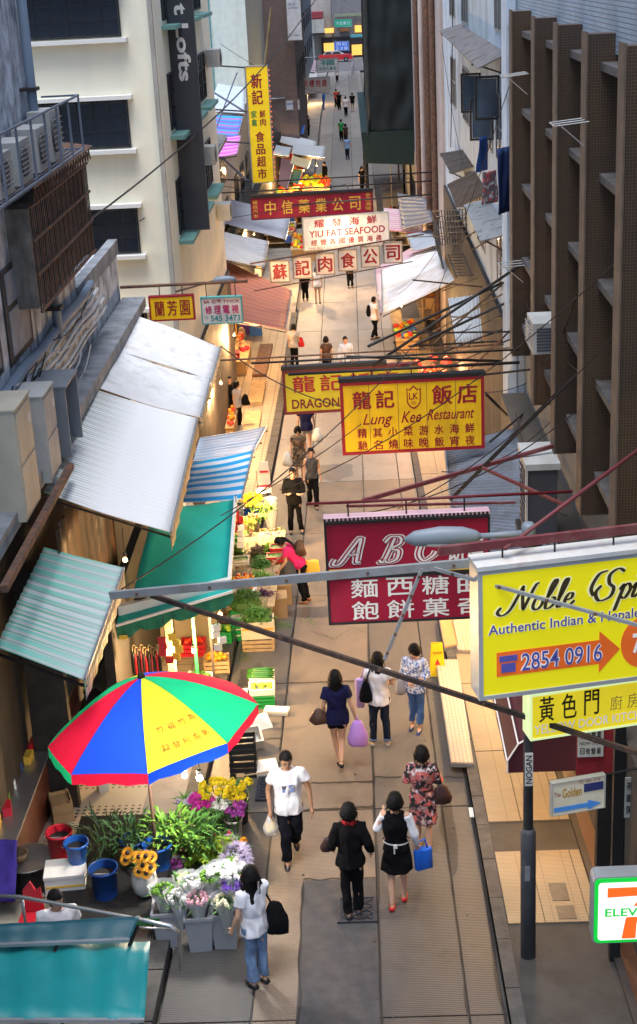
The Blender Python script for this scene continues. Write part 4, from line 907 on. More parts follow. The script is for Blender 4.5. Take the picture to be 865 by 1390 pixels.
SCRIPT = {
 'N': ([[(-.35, .25), (-.45, .05), (-.25, -.08), (0, .1), (.18, .6), (.3, 1.0)], [(.28, 1.02), (.36, .6), (.5, .05)], [(.5, .02), (.62, .5), (.75, .95), (.88, 1.05)]], .85),
 'o': ([[(.25, .48), (.08, .4), (.05, .12), (.2, .0), (.36, .15), (.36, .4), (.22, .48)]], .48),
 'b': ([[(0, .3), (.15, .6), (.28, 1.0), (.2, 1.08), (.1, .8), (.06, .1), (.2, .0), (.36, .14), (.34, .38), (.2, .42)]], .46),
 'l': ([[(0, .1), (.14, .5), (.26, 1.0), (.18, 1.06), (.1, .8), (.08, .1), (.16, 0), (.28, .1)]], .3),
 'e': ([[(.02, .22), (.26, .3), (.28, .46), (.14, .48), (.04, .25), (.1, .02), (.26, .02), (.42, .2)]], .42),
 'S': ([[(.0, .55), (-.15, .3), (.05, .0), (.4, .1), (.45, .4), (.25, .6), (.2, .9), (.45, 1.08), (.7, .95)], [(-.2, .2), (-.35, .5), (-.2, .95), (.1, 1.05)]], .72),
 'p': ([[(0, .3), (.12, .48), (.06, .0), (.0, -.45)], [(.1, .38), (.26, .5), (.38, .3), (.26, .0), (.1, .05)]], .46),
 'i': ([[(.02, .3), (.12, .48), (.08, .08), (.16, .0), (.28, .12)], [(.16, .68), (.17, .74), (.19, .70)]], .3),
 'c': ([[(.3, .42), (.16, .48), (.04, .25), (.1, .02), (.26, .02), (.4, .16)]], .42),
 'B': ([[(-.12, .1), (.0, -.02), (.1, .1), (.22, .6), (.3, 1.0)], [(-.05, .8), (.15, 1.05), (.5, 1.0), (.55, .75), (.25, .55), (.55, .45), (.55, .1), (.25, -.02), (.05, .1)]], .8),
 'C': ([[(.62, .8), (.65, 1.0), (.42, 1.06), (.1, .7), (.05, .25), (.3, -.02), (.6, .15), (.7, .35)]], .8),
 'A': ([[(-.3, .2), (-.35, -.02), (-.1, .0), (.2, .55), (.5, 1.05), (.52, .5), (.55, .05), (.7, .08)], [(.1, .4), (.35, .36), (.6, .46)]], .8),
}
def script(parent, word, x, z, s, m, y, w=.07, gap=1., name='lettering'):
    b = MB()
    for ch in word:
        if ch == ' ': x += .55 * s; continue
        st, adv = SCRIPT[ch]
        for vs, fs in pen(parent, st, x, z, s, m, y, w): b.add(vs, fs)
        x += adv * s * gap
    return b.build(name, m, parent)
for ch, u in (('A', .10), ('B', .34), ('C', .55)):
    for ww, mm, dy in ((.30, m_whitelet, .002), (.20, m_signred, .006), (.09, m_whitelet, .01)): script(abc, ch, -abc_w / 2 + u * abc_w, abc_h * .60, .34, mm, abc_y - dy, ww)
w, h, yy = t['w_'], t['h_'], t['y_']
m_dkbrown = mat('dark_brown_lettering', (.05, .035, .01), bump=0)
m_palelet = mat('pale_outline', (.8, .77, .4), bump=0, emit=.12)
script(t, 'Noble', -w / 2 + w * .17, h * .66, .275, m_palelet, yy, .22, .95)
script(t, 'Noble', -w / 2 + w * .17, h * .66, .275, m_dkbrown, yy - .006, .11, .95)
script(t, 'Spice', -w / 2 + w * .665, h * .67, .3, m_palelet, yy, .22, .95)
script(t, 'Spice', -w / 2 + w * .665, h * .67, .3, m_dkbrown, yy - .006, .11, .95)
m_bluel = mat('blue_lettering', (.10, .10, .40), bump=0); m_oran = mat('orange_print', (.75, .13, .015), bump=0, emit=.1)
lettering(t, 'Authentic Indian & Nepalese Food', (-w / 2 + w * .05, h * .475, w / 2 + w * .17, h * .585), m_palelet, yy, bold=.05)
lettering(t, 'Authentic Indian & Nepalese Food', (-w / 2 + w * .055, h * .48, w / 2 + w * .165, h * .58), m_bluel, yy - .006, bold=.012)
b = MB(); b.prism([(-w / 2 + w * u, yy - .002, h * v) for u, v in ((.10, .17), (.10, .36), (.68, .36), (.68, .43), (.80, .27), (.68, .10), (.68, .17))], (0, .004, 0)); b.build('arrow', m_oran, t)
m_litwhite = mat('lit_white_lettering', (.75, .73, .7), bump=0, emit=.12)
lettering(t, '2854 0916', (-w / 2 + w * .235, h * .19, -w / 2 + w * .70, h * .34), m_litwhite, yy - .006, bold=.05)
lettering(t, '2854 0916', (-w / 2 + w * .24, h * .195, -w / 2 + w * .695, h * .335), m_bluel, yy - .010, bold=.006)
b = MB(); b.span((-w / 2 + w * .125, yy - .01, h * .2), (-w / 2 + w * .205, yy - .004, h * .27)); b.span((-w / 2 + w * .115, yy - .01, h * .285), (-w / 2 + w * .215, yy - .004, h * .33)); b.build('telephone_mark', m_bluel, t)
b = MB(); b.prism([(w * .43 + .30 * h * .55 * math.cos(k * R(15)), yy - .002, h * .30 + h * .20 * math.sin(k * R(15))) for k in range(24)], (0, .004, 0)); b.build('disc', m_oran, t)
lettering(t, '7/F', (w * .37, h * .22, w * .50, h * .38), m_litwhite, yy - .008, bold=.03)
b = MB(); b.span((-w / 2 - .01, -.17, h + .003), (w / 2 + .43, .17, h + .05)); b.build('top_cap', mat('white_cap', (.62, .62, .6), bump=0, dirt=.6, dirtcol=(.35, .2, .1), dscale=3), t)
hook(t, (.16, .45, .78), .16, .01)
b = MB(); b.bar((-w / 2 - .35, 0, h + .2), (w / 2 + .9, 0, h + .2), .05, .09); b.build('support_beam', mat('maroon_beam', (.16, .035, .04), rough=.5, bump=.1, dirt=.4, dirtcol=(.3, .2, .16)), t)
rods(t, [(PY(685, 745, 13), PY(865, 612, 14.5)), (PY(865, 612, 14.5), PY(1000, 520, 16))], .022, MATS['maroon_beam']); finish(t)
# Yellow Door Kitchen
t = sign('light_box_sign', 'lit yellow kitchen light box with dark brush characters below the larger one', ((714, 938), (880, 912), (884, 974), (716, 998)), 13.4, mat('lit_yellow_face_pale', (.7, .55, .02), rough=.4, var=.1, bump=0, emit=.27), emat('pale_green_edge', (.75, .9, .45), .3), .02, .22, ext=.15)
write(t, '黃色門', .04, .08, .58, .62, m_dkbrown, cells=True, bold=.012, track=.35); write(t, '廚房', .62, .28, .9, .6, mat('gold_dim', (.6, .5, .1), bump=0), cells=True, track=.3); write(t, 'YELLOW DOOR KITCHEN', .03, .68, 1.0, .88, m_litwhite, bold=.01); finish(t)
# The Golden
t = sign('shop_sign', 'small cream sign with gold lettering and a blue arrow below the lit boxes', ((747, 1062), (821, 1050), (820, 1094), (748, 1107)), 13.2, mat('sign_cream', (.6, .54, .4), bump=0, emit=.05), mat('cream_edge', (.45, .42, .36), bump=0), .012, .04)
w, h, yy = t['w_'], t['h_'], t['y_']
write(t, 'Golden', .2, .22, .56, .5, mat('gold_dark', (.5, .25, .02), bump=0), bold=.02); write(t, 'The', .05, .3, .17, .44, m_crimson); write(t, 'TEL: 2851 2718', .5, .06, .9, .15, m_crimson)
b = MB(); b.span((w * .1, yy - .004, h * .58), (w * .46, yy, h * .82)); b.build('dark_print', mat('navy_print', (.03, .04, .15), bump=0), t)
b = MB(); b.prism([(-w / 2 + w * u, yy - .003, h * v) for u, v in ((.05, .1), (.05, .24), (.68, .24), (.68, .32), (.93, .17), (.68, .02), (.68, .1))], (0, .004, 0)); b.build('arrow', mat('sky_blue_print', (.08, .3, .75), bump=0), t)
write(t, 'MON-SAT', .1, .79, .45, .88, m_crimson)
b = MB(); b.tube([(w / 2, .03, h * .9), (w / 2 + .6, .03, h * .95)], .012, 6); b.build('support_rod', m_black, t); finish(t)
# 7-Eleven
c, w, h, rz = place((799, 1188), (880, 1182), (884, 1272), (800, 1276), 10.5)
t = thing('light_box_sign', 'lit convenience store sign with green border and orange seven', 'sign', c - Vector((0, 0, h / 2)), rz * .3); w = .62
def rbox(x0, z0, x1, z1, r, y0, y1):
    pts = []
    for (cx_, cz_, a0) in ((x1 - r, z1 - r, 0), (x0 + r, z1 - r, 90), (x0 + r, z0 + r, 180), (x1 - r, z0 + r, 270)):
        for k in range(5): a = R(a0 + k * 22.5); pts.append((cx_ + r * math.cos(a), y0, cz_ + r * math.sin(a)))
    return pts, (0, y1 - y0, 0)
x0 = -.24
b = MB(); b.prism(*rbox(x0, 0, x0 + w, h, .05, -.06, .1)); b.build('case', m_alu, t)
b = MB(); b.prism(*rbox(x0 + .012, .012, x0 + w - .012, h - .012, .045, -.07, -.06)); b.build('green_face', emat('lit_green', (0, .5, .04), .38), t)
b = MB(); b.prism(*rbox(x0 + .045, .045, x0 + w - .045, h - .05, .03, -.078, -.07)); b.build('white_face', emat('lit_white', (1, 1, .97), .38), t)
m_or = emat('lit_orange', (.9, .13, .01), .36)
b = MB(); X = x0 + .12; b.prism([(X + a, -.085, z) for a, z in ((0, h * .72), (0, h * .86), (.36, h * .86), (.36, h * .74))], (0, .006, 0)); b.prism([(X + a, -.084, z) for a, z in ((.13, .06), (.16, h * .38), (.22, h * .56), (.30, h * .739), (.36, h * .739), (.28, h * .5), (.255, h * .3), (.25, .06))], (0, .006, 0)); b.build('seven', m_or, t)
b = MB(); b.span((x0 + .09, -.088, h * .42), (x0 + w - .1, -.0865, h * .58)); b.build('white_band', emat('lit_white', (1, 1, .97), .38), t)
lettering(t, 'ELEVEn', (x0 + .1, h * .44, x0 + w - .11, h * .56), emat('lit_green', (0, .5, .04), .38), -.092, bold=.02)
b = MB(); b.tube([(x0 + w, .02, h * .8), (x0 + w + 1.1, .02, h * .8)], .02, 6); b.tube([(x0 + w, .02, h * .2), (x0 + w + 1.1, .02, h * .2)], .02, 6); b.build('support_rod', m_black, t)

# far signs
def small_sign(label, x0, y0, x1, y1, Y, col, txt, m_t, v0=.2, v1=.75, rodlen=2.5, side=-1, em=0., skew=0.06):
    dy = (x1 - x0) * skew
    t = sign('shop_sign', label, ((x0, y0), (x1, y0 - dy), (x1, y1 - dy), (x0, y1)), Y, mat('far_sign_%d_%d' % (x0, y0), col, bump=0, emit=em, var=.08), m_alu, .05, .12)
    for (s, a, c) in txt: write(t, s, .08, a, .92, c, m_t, cells=ord(s[0]) > 1000, bold=.02, track=.2)
    w, h = t['w_'], t['h_']; b = MB(); b.tube([(side * w / 2, 0, h + .15), (side * (w / 2 + rodlen), 0, h + .15)], .04, 6); b.tube([(-w * .4, 0, h), (-w * .4, 0, h + .16)], .02, 6); b.tube([(w * .4, 0, h), (w * .4, 0, h + .16)], .02, 6); b.build('support_rod', m_alu, t); finish(t); return t
m_dkred = mat('dull_red_lettering', (.3, .03, .04), bump=0); m_bl2 = mat('blue_sign_lettering', (.6, .65, .75), bump=0)
small_sign('grey property agent sign with dull red characters far up the street', 407, 106, 448, 128, 118, (.38, .37, .38), [('洪樓地產', .15, .6)], m_dkred, rodlen=4)
small_sign('pale pink sign with a green emblem in front of the taxi', 430, 80, 459, 99, 128, (.6, .58, .62), [('福', .1, .5), ('中西大藥房', .6, .85)], mat('jade_lettering', (.03, .25, .2), bump=0), rodlen=4)
small_sign('small white sign with blue characters beside the brown tower', 388, 136, 407, 150, 100, (.6, .65, .75), [('康寧大藥房', .25, .5)], mat('blue_char', (.03, .08, .4), bump=0), rodlen=1.5)
small_sign('blue lit shop sign behind the taxi', 454, 56, 474, 69, 212.0, (.03, .12, .5), [('南記', .1, .45), ('五金舖', .55, .9)], m_bl2, rodlen=.2, em=.15, skew=.02)
small_sign('green shop sign above the lit shops across the junction', 454, 26, 478, 37, 212.0, (.02, .28, .17), [('大生藥行', .3, .7)], m_bl2, rodlen=.2, em=.1, skew=.02)
t = sign('vertical_banner', 'white cloth banner with blue print hung from the brown tower', ((387, -40), (409, -41), (408, 54), (390, 56)), 99, mat('white_banner', (.62, .68, .76), bump=0), m_alu, .03, .05, 'banner', square=True)
write(t, 'the Loft', .15, .45, .6, .5, m_bluel); write(t, 'apartments', .15, .52, .8, .56, m_bluel); write(t, 'for lease', .1, .9, .8, .94, m_bluel); finish(t)

# ---------------------------------------------------------------- lamp posts and long frames
m_post = mat('lamp_post_paint', (.07, .072, .08), rough=.55, var=.2, bump=.05, dirt=.4, dirtcol=(.16, .15, .14), dscale=3)
m_lampgrey = mat('lamp_head_grey', (.2, .235, .28), rough=.45, var=.1, bump=0, dirt=.3)
base = G(717, 1297, .11); top = PY(706, 716, base.y)
t = thing('street_lamp', 'dark steel street lamp post with a grey head reaching over the road', 'street lamp', base)
b = MB(); b.tube([(0, 0, -.1), (0, 0, 1.55), (0, 0, 1.7), (0, 0, 1.75)], [.09, .088, .088, .065], 14); b.build('post_base', m_post, t, True)
H = top.z - base.z
b = MB(); b.tube([(0, 0, 1.72), (0, 0, H - .1), (0, 0, H)], [.058, .045, .045], 12); b.build('post', m_post, t, True)
b = MB(); b.lathe([(.075, H - .18), (.075, H + .02), (.05, H + .05)], (0, 0, 0), 14); b.build('cap', m_lampgrey, t, True)
a = PY(648, 728, base.y) - base
b = MB(); b.tube([(0, 0, H - .07), (a.x, 0, a.z)], [.045, .03], 8); b.build('arm', m_lampgrey, t, True)
a2 = PY(548, 727, base.y) - base; L = a.x - a2.x
b = MB(); b.tube([(a.x + .04, 0, a.z), (a.x - .02, 0, a.z), (a.x - L * .2, 0, a.z + .012), (a.x - L * .5, 0, a.z + .015), (a.x - L * .85, 0, a.z), (a.x - L, 0, a.z - .01)], [(.03, .03), (.06, .07), (.085, .10), (.09, .11), (.065, .085), (.01, .02)], 14); b.build('lamp_head', m_lampgrey, t, True)
b = MB(); b.ball((a.x - L * .5, 0, a.z - .05), (L * .32, .075, .05), 12, 6); b.build('lens', mat('lamp_lens', (.5, .52, .5), rough=.2, bump=0), t, True)
b = MB(); b.box((0, -.062, 2.55), (.09, .01, .42)); st_ = b.build('sticker', m_whitelet, t)
b = MB(); b.box((-.02, -.093, 1.2), (.06, .006, .2)); b.build('sticker', mat('worn_sticker', (.2, .2, .21), bump=0), t)
lo = lettering(st_, 'NOGAN', (-.18, -.035, .18, .035), m_blackp, 0, bold=.02); lo.rotation_euler = (0, R(-90), 0); lo.location = (0, -.069, 2.55)
# second lamp on the left
p = PY(305, 380, 33.4); t = thing('street_lamp', 'grey street lamp head on a rusty bar above the television repair sign', 'street lamp', p)
b = MB(); b.tube([(-.27, 0, -.02), (-.2, 0, 0), (0, 0, .015), (.2, 0, .01), (.28, 0, 0)], [(.02, .02), (.08, .08), (.1, .09), (.075, .07), (.01, .02)], 12); b.build('lamp_head', m_lampgrey, t, True)
b = MB(); b.tube([(-.2, 0, 0), (-1.2, .1, -.25)], .025, 8); b.build('arm', m_rust, t)
# long rusted frame members crossing the street
def girder(label, a, b_, w, h, m, name='frame_girder'):
    o = thing(name, label, 'girder', (Vector(a) + Vector(b_)) / 2); c = o.location
    q = MB(); q.bar(Vector(a) - c, Vector(b_) - c, w, h); q.build('bar', m, o)
    for k in range(5): q = MB(); q.box(Vector(a).lerp(Vector(b_), .08 + .21 * k) - c - Vector((0, w * .5, 0)), (.03, .03, .03)); q.build('bolt', m_rust, o)
    return o
girder('long pale rust spotted steel angle spanning from the striped awning to the lit sign', PY(150, 808, 15.3), PY(662, 762, 13.6), .05, .09, m_galv)
girder('dark rusty rod running down across the street from the green awning', PY(205, 808, 15.2), PY(865, 1022, 13.0), .04, .055, mat('dark_rust', (.06, .042, .036), rough=.8, var=.5, scale=8, dirt=.4, dirtcol=(.25, .12, .05), dscale=5))
girder('pale rod slanting down in front of the lit yellow light box', PY(590, 772, 13.1), PY(900, 858, 12.4), .025, .035, m_galv)
girder('short pale rod hanging in front of the woman with dark jeans', PY(573, 772, 13.4), PY(522, 895, 13.3), .03, .03, m_galv)
girder('maroon rod crossing below the yellow restaurant sign', PY(492, 680, 20.5), PX(780, 597, 3.3), .05, .06, MATS['maroon_beam'])
girder('black diagonal brace rising to the brown fins', PY(612, 678, 21), PX(812, 478, 3.3), .05, .05, m_black)
girder('thin maroon rail above the bakery sign', PY(470, 687, 18.2), PY(700, 682, 18.2), .03, .03, MATS['maroon_beam'])
girder('maroon brace slanting across the condenser box', PY(655, 635, 20), PY(765, 685, 19), .04, .04, MATS['maroon_beam'])
for i, (x0, y0, x1, y1, Y0, X1) in enumerate(((555, 520, 735, 500, 27, 3.4), (560, 452, 720, 450, 30, 3.4), (555, 470, 700, 462, 29, 3.4), (545, 500, 700, 440, 30, 3.4), (590, 465, 700, 370, 33, 3.3), (560, 380, 660, 390, 38, 3.3))):
    girder(['black rod level with the top of the yellow restaurant sign', 'black rod over the red lit stall', 'lower black rod over the red lit stall', 'slanting black rod behind the yellow restaurant sign', 'steep black rod near the brown fins', 'black rod beneath the white awning'][i], PY(x0, y0, Y0), PX(x1, y1, X1), .035, .035, m_black)
# overhead cables
def cable(label, a, b_, sag=.3, r=.012, m=None):
    a, b_ = Vector(a), Vector(b_); c = (a + b_) / 2; q = MB()
    q.tube([a.lerp(b_, k / 20) - c - Vector((0, 0, sag * 4 * (k / 20) * (1 - k / 20))) for k in range(21)], r, 5)
    return tag(q.build('overhead_cable', m or m_black, None, loc=c), label, 'cable')
cable('black cable sweeping past the grey banner up to the street', PY(120, 300, 26), PY(428, 0, 60), .5, .02)
cable('thin cable from the white building past the banner', PY(190, 300, 33), PY(300, 195, 50), .2, .015)
cable('cable falling from the white awning to the road sign', PY(300, 470, 28), PY(520, 560, 26), .3, .012)
cable('wire slanting over the bakery sign', PY(380, 665, 24), PX(865, 330, 3.3), .4, .009)
cable('wire from the teal awning up to the yellow sign', PY(165, 800, 16), PY(560, 470, 26), .3, .01)
cable('wire in front of the brown fins', PY(540, 690, 20), PX(865, 420, 3.3), .3, .008)
cable('grey wire hanging on the pale blue wall', PX(615, 0, 3.1), PX(612, 200, 3.1), 0, .015)
cable('thin wire across the medicine sign', PY(280, 300, 50), PY(560, 240, 62), .2, .012)
cable('thin wire slanting over the right awnings', PX(700, 90, 3.2), PY(565, 470, 40), .2, .009)
cable('wire crossing above the pedestrians', PY(300, 700, 22), PY(640, 440, 30), .3, .009)
# ---------------------------------------------------------------- awnings on the left
WHT = (.60, .64, .70)
m_awhite = stripes('white_awning', [(.55, (.7, .72, .74)), (.25, (.16, .42, .27)), (.2, (.45, .22, .18))], .085, 1, fade=(.05, .85, (.8, .8, .8)), dirt=.7, dirtcol=(.36, .33, .28))
m_awhite2 = mat('white_canvas', (.8, .8, .8), rough=.7, var=.16, scale=1.5, bump=.2, bscale=8, dirt=.75, dirtcol=(.34, .31, .27), dscale=1.8)
m_valstr = stripes('striped_valance', [(.4, (.55, .55, .52)), (.3, (.12, .36, .2)), (.3, (.5, .2, .12))], .09, 1)
def awning(label, cs, m, waves, val=0., m_val=None, amp=.006, sag=.02, group=None, m_lip=None, cat='awning', warp=.03):
    t = corrugated('awning', label, cs, m, waves, group, cat, amp, 10, sag, m_lip=m_lip, warp=warp)
    if val:
        o = t.location; q = [Vector(c) - o for c in cs]; b = MB(); dn = Vector((0, 0, -val))
        b.sheet(q[3], q[2], q[2] + dn, q[3] + dn, 40, 2, lambda u, v: .012 * math.sin(u * 50) * v, .008); b.build('valance', m_val or m, t, True)
    return t
Xb, Xf = -4.6, -2.9
awning('far white canvas awning with a loose overlapping flap', [PX(184, 428, Xb), PX(160, 476, Xb), PX(287, 517, Xf), PX(299, 472, Xf)], m_awhite2, 14, .2, m_awhite2, .003, sag=-.03)
awning('middle white canvas awning with a sagging front edge', [PX(161, 474, Xb), PX(130, 525, Xb), PX(273, 566, Xf), PX(286, 514, Xf)], m_awhite2, 14, .22, m_valstr, .003, sag=.06)
awning('large near white awning with faded green and red stripes at the wall', [PX(128, 528, Xb), PX(59, 668, Xb), PX(232, 722, Xf), PX(268, 568, Xf)], m_awhite, 34, .3, m_valstr, .004, sag=.03)
m_gstr = stripes('green_striped_sheet', [(.38, (.17, .46, .38)), (.2, (.42, .44, .43)), (.14, (.10, .36, .25)), (.28, (.48, .52, .52))], .24, 1, fade=(.4, 2.2, (.52, .58, .58)), dirt=.3, dirtcol=(.3, .29, .28))
awning('corrugated awning with pale green stripes beside the big umbrella', [PX(60, 743, Xb), PX(-6, 878, Xb), PX(115, 922, -3.4), PX(168, 771, -3.4)], m_gstr, 14, .28, m_valstr, .016, .0, warp=.01)
m_tealc = mat('teal_canvas', (.006, .42, .38), rough=.65, var=.15, scale=1.2, bump=.2, bscale=5, spec=.3, dirt=.35, dirtcol=(.01, .2, .18), dscale=1.5)
tA, tB, tC, tD = PX(209, 690, -3.8), PX(181, 806, -3.8), PX(311, 796, -2.38), PX(320, 677, -2.62)
tw = awning('large teal canvas awning over the lit shop', [tA, tB, tC, tD], m_tealc, 6, 0, amp=.002, sag=.04)
o = tw.location
b = MB(); b.bar(tC - o, tD - o, .06, .1); b.build('front_rail', m_whitesill, tw)
e0, e1 = PY(148, 862, 20.6), PY(317, 812, 21.4)
c0, c1 = PY(160, 838, 21.0), PY(312, 800, 21.8)
b = MB(); b.sheet(e0 - o + Vector((0, 0, .14)), e1 - o + Vector((0, 0, .14)), c1 - o + Vector((0, .0, .05)), c0 - o + Vector((0, 0, .05)), 8, 2); b.build('teal_band', m_tealc, tw)
b = MB(); b.bar(c0 - o + Vector((0, 0, .12)), c1 - o + Vector((0, 0, .12)), .12, .16); b.build('cassette', m_whitesill, tw)
b = MB(); b.bar(e0 - o + Vector((0, -.02, .13)), e1 - o + Vector((0, -.02, .13)), .03, .04); b.build('front_bar', m_whitesill, tw)
b = MB(); n = 48
up = [e0.lerp(e1, k / n) - o + Vector((0, 0, .11)) for k in range(n + 1)]; lo_ = [p - Vector((0, .02 * math.sin(k), .16 + .09 * abs(math.sin(k * math.pi / 12)))) for k, p in enumerate(up)]
b.add(up + lo_, [(k, k + 1, n + 2 + k, n + 1 + k) for k in range(n)]); b.build('scalloped_valance', mat('dark_green_canvas', (.012, .16, .10), rough=.8, bump=.1), tw)
b = MB(); b.box(PY(168, 864, 20.55) - o + Vector((0, -.03, 0)), (.13, .01, .07)); b.build('gold_tag', m_gold, tw)
m_bstr = stripes('blue_white_stripes', [(.5, (.01, .33, .68)), (.5, (.66, .72, .78))], .36, 1, dirt=.1)
m_gbl = stripes('grey_blue_sheet', [(.5, (.30, .37, .48)), (.5, (.42, .48, .56))], .22, 1, dirt=.2)
awning('blue and white striped awning above the flower boxes', [PX(262, 628, -3.7), PX(246, 682, -3.7), PX(328, 677, -2.5), PX(344, 611, -2.5)], m_bstr, 12, .1, m_awhite2, .008)
awning('grey blue corrugated sheet behind the blue striped awning', [PX(272, 594, -3.8), PX(262, 626, -3.8), PX(345, 614, -2.55), PX(363, 578, -2.55)], m_gbl, 10, .05, amp=.012)
# market roofs further along on the left, by their height over the road
def roof_px(label, q, zb, zf, m, waves=10, amp=.012, val=0., m_val=None, up=0):
    return awning(label, [PZ(*q[0], zb), PZ(*q[1], zb), PZ(*q[2], zf), PZ(*q[3], zf)], m, waves, val, m_val, amp, .02)
def roof_py(label, q, Ya, Yb, m, waves=8, amp=.012):
    return awning(label, [PY(*q[0], Ya), PY(*q[1], Yb), PY(*q[2], Yb), PY(*q[3], Ya)], m, waves, .15, None, amp, .02)
m_redaw = stripes('dusty_red_awning', [(.5, (.42, .14, .085)), (.5, (.48, .18, .11))], .7, 1, dirt=.45, dirtcol=(.24, .12, .1))
m_whiteroof = mat('white_metal_roof', (.46, .49, .53), rough=.55, var=.15, scale=1, bump=.1, dirt=.35, dirtcol=(.26, .26, .27), dscale=1.2)
m_greyroof = mat('grey_canvas_roof', (.33, .36, .42), rough=.7, var=.15, scale=1, bump=.1, dirt=.4, dirtcol=(.2, .2, .22), dscale=1.2)
roof_px('large dusty red awning past the small yellow sign', [(300, 350), (270, 425), (388, 447), (396, 394)], 3.7, 2.9, m_redaw, 10, .008, .15)
roof_px('ribbed grey metal roof above the dusty red awning', [(300, 314), (288, 348), (359, 362), (365, 328)], 4.5, 3.6, m_whiteroof, 9, .04)
roof_px('broad grey canvas roof under the red medicine sign', [(305, 268), (284, 297), (388, 325), (395, 290)], 4.2, 3.3, m_greyroof, 8, .006)
roof_px('narrow white canvas roof beneath the yellow vertical sign', [(282, 298), (272, 325), (300, 330), (306, 300)], 4.9, 4.6, m_greyroof, 5, .006)
roof_py('pale blue canvas roof left of the yellow vertical sign', [(296, 113), (282, 148), (332, 154), (332, 118)], 76, 70, mat('pale_blue_canvas', (.45, .52, .6), bump=.05, dirt=.2, dirtcol=(.3, .33, .38)), 6, .006)
m_btarp = stripes('blue_pink_tarp', [(.3, (.02, .28, .65)), (.2, (.35, .1, .35)), (.25, (.03, .25, .6)), (.25, (.12, .1, .5))], 1.6, 1, dirt=.1)
roof_py('blue and purple striped tarpaulin hanging over a stall', [(286, 155), (285, 186), (322, 188), (330, 158)], 67, 62, m_btarp, 6, .02)
roof_py('magenta checked cloth below the striped tarpaulin', [(296, 186), (296, 212), (322, 208), (327, 184)], 62, 58, stripes('magenta_check', [(.5, (.5, .06, .42)), (.5, (.55, .25, .55))], .35, 1, dirt=.1), 6, .02)
roof_py('weathered corrugated sheet roof beside the grey banner', [(284, 178), (272, 200), (296, 206), (308, 184)], 56, 52, m_wood, 6, .03)
roof_px('bright blue tarpaulin roof near the black clad man', [(378, 160), (376, 176), (412, 182), (414, 170)], 3.3, 2.7, mat('bright_blue_tarp', (.01, .13, .6), bump=.05), 4, .006)
roof_px('long white plank-like roof below the bright blue tarpaulin', [(374, 176), (372, 190), (428, 206), (430, 192)], 3.1, 2.6, m_whiteroof, 4, .006)
roof_px('dark red roof strip beside the yellow vertical sign', [(382, 214), (378, 250), (390, 256), (400, 218)], 3.3, 3.0, mat('dark_red_roof', (.16, .08, .08), dirt=.3), 4, .006)
roof_px('cream stall canopy over the far fruit display', [(398, 208), (394, 222), (418, 228), (424, 212)], 3.1, 2.7, mat('cream_canvas', (.5, .43, .26), dirt=.2), 4, .006)
roof_px('light grey folding canopy beside the far fruit display', [(398, 196), (396, 208), (440, 214), (442, 198)], 3.2, 2.8, m_whiteroof, 4, .006)
roof_px('white and red striped far canopy in front of the taxi', [(410, 80), (405, 95), (428, 98), (430, 82)], 3.6, 3.0, stripes('red_white_far', [(.5, (.5, .2, .24)), (.5, (.55, .6, .68))], 3.6, 1, dirt=.1), 4, .006)
roof_px('small orange stall top beside the tall brown building', [(405, 138), (402, 152), (415, 154), (417, 139)], 3.0, 2.7, mat('orange_canvas', (.55, .22, .1), bump=0), 4, .006)
roof_px('blue grey far shop roof on the left kerb', [(365, 95), (358, 120), (388, 124), (394, 100)], 4.0, 3.4, m_greyroof, 6, .01)
# right side awnings
m_pstr = stripes('pink_stripes', [(.5, (.55, .26, .33)), (.5, (.62, .52, .54))], .42, 1, dirt=.15)
R3 = 3.05
awning('white canvas awning with brown stains above the clothes stall', [PX(617, 380, R3), PX(593, 333, R3), PZ(518, 367, 3.0), PZ(519, 426, 3.0)], mat('white_stained_canvas', (.6, .63, .68), rough=.7, var=.08, bump=.08, dirt=.75, dirtcol=(.28, .18, .08), dscale=.8), 10, .12, m_pstr, .006, .03)
awning('pink and white striped awning edge under the white canvas', [PX(600, 350, R3), PX(578, 325, R3), PZ(508, 364, 2.9), PZ(516, 424, 2.85)], m_pstr, 8, .1, m_pstr, .006, .02)
awning('pink striped awning behind the seafood sign', [PX(575, 316, R3), PX(568, 285, R3), PZ(521, 282, 3.0), PZ(520, 312, 3.0)], m_pstr, 8, .1, m_pstr, .006, .02)
awning('grey patched roof behind the pink striped awning', [PX(590, 300, R3), PX(577, 268, R3), PZ(540, 262, 3.4), PZ(546, 310, 3.4)], m_zinc, 8, 0, amp=.02)
awning('rusty blue roof panel above the white stained awning', [PX(596, 332, R3), PX(585, 310, R3), PZ(552, 318, 3.6), PZ(560, 340, 3.6)], m_zinc2, 6, 0, amp=.02)
awning('maroon and white striped awning at the far right kerb', [PX(489, 96, 3.0), PX(487, 78, 3.0), PZ(477, 84, 3.0), PZ(476, 98, 3.0)], stripes('far_red_white', [(.5, (.4, .2, .22)), (.5, (.6, .6, .62))], 2.5, 1, dirt=.1), 4, 0, amp=.006)
# slatted rack under the white awning
t = thing('iron_rack', 'small slatted iron rack at the edge of the white stained awning', 'rack', PX(624, 362, 2.9)); rp0 = t.location.copy()
for k in range(8):
    a, c = PX(608 + k * 1.6, 346 + k * 4, 2.6), PX(628 + k * 1.6, 345 + k * 4, 2.95); b = MB(); b.bar(a - rp0, c - rp0, .04, .02); b.build('slat', m_black, t)
b = MB(); b.bar(PX(608, 346, 2.6) - rp0, PX(620, 376, 2.6) - rp0, .04); b.bar(PX(628, 345, 2.95) - rp0, PX(641, 374, 2.95) - rp0, .04); b.build('frame', m_black, t)
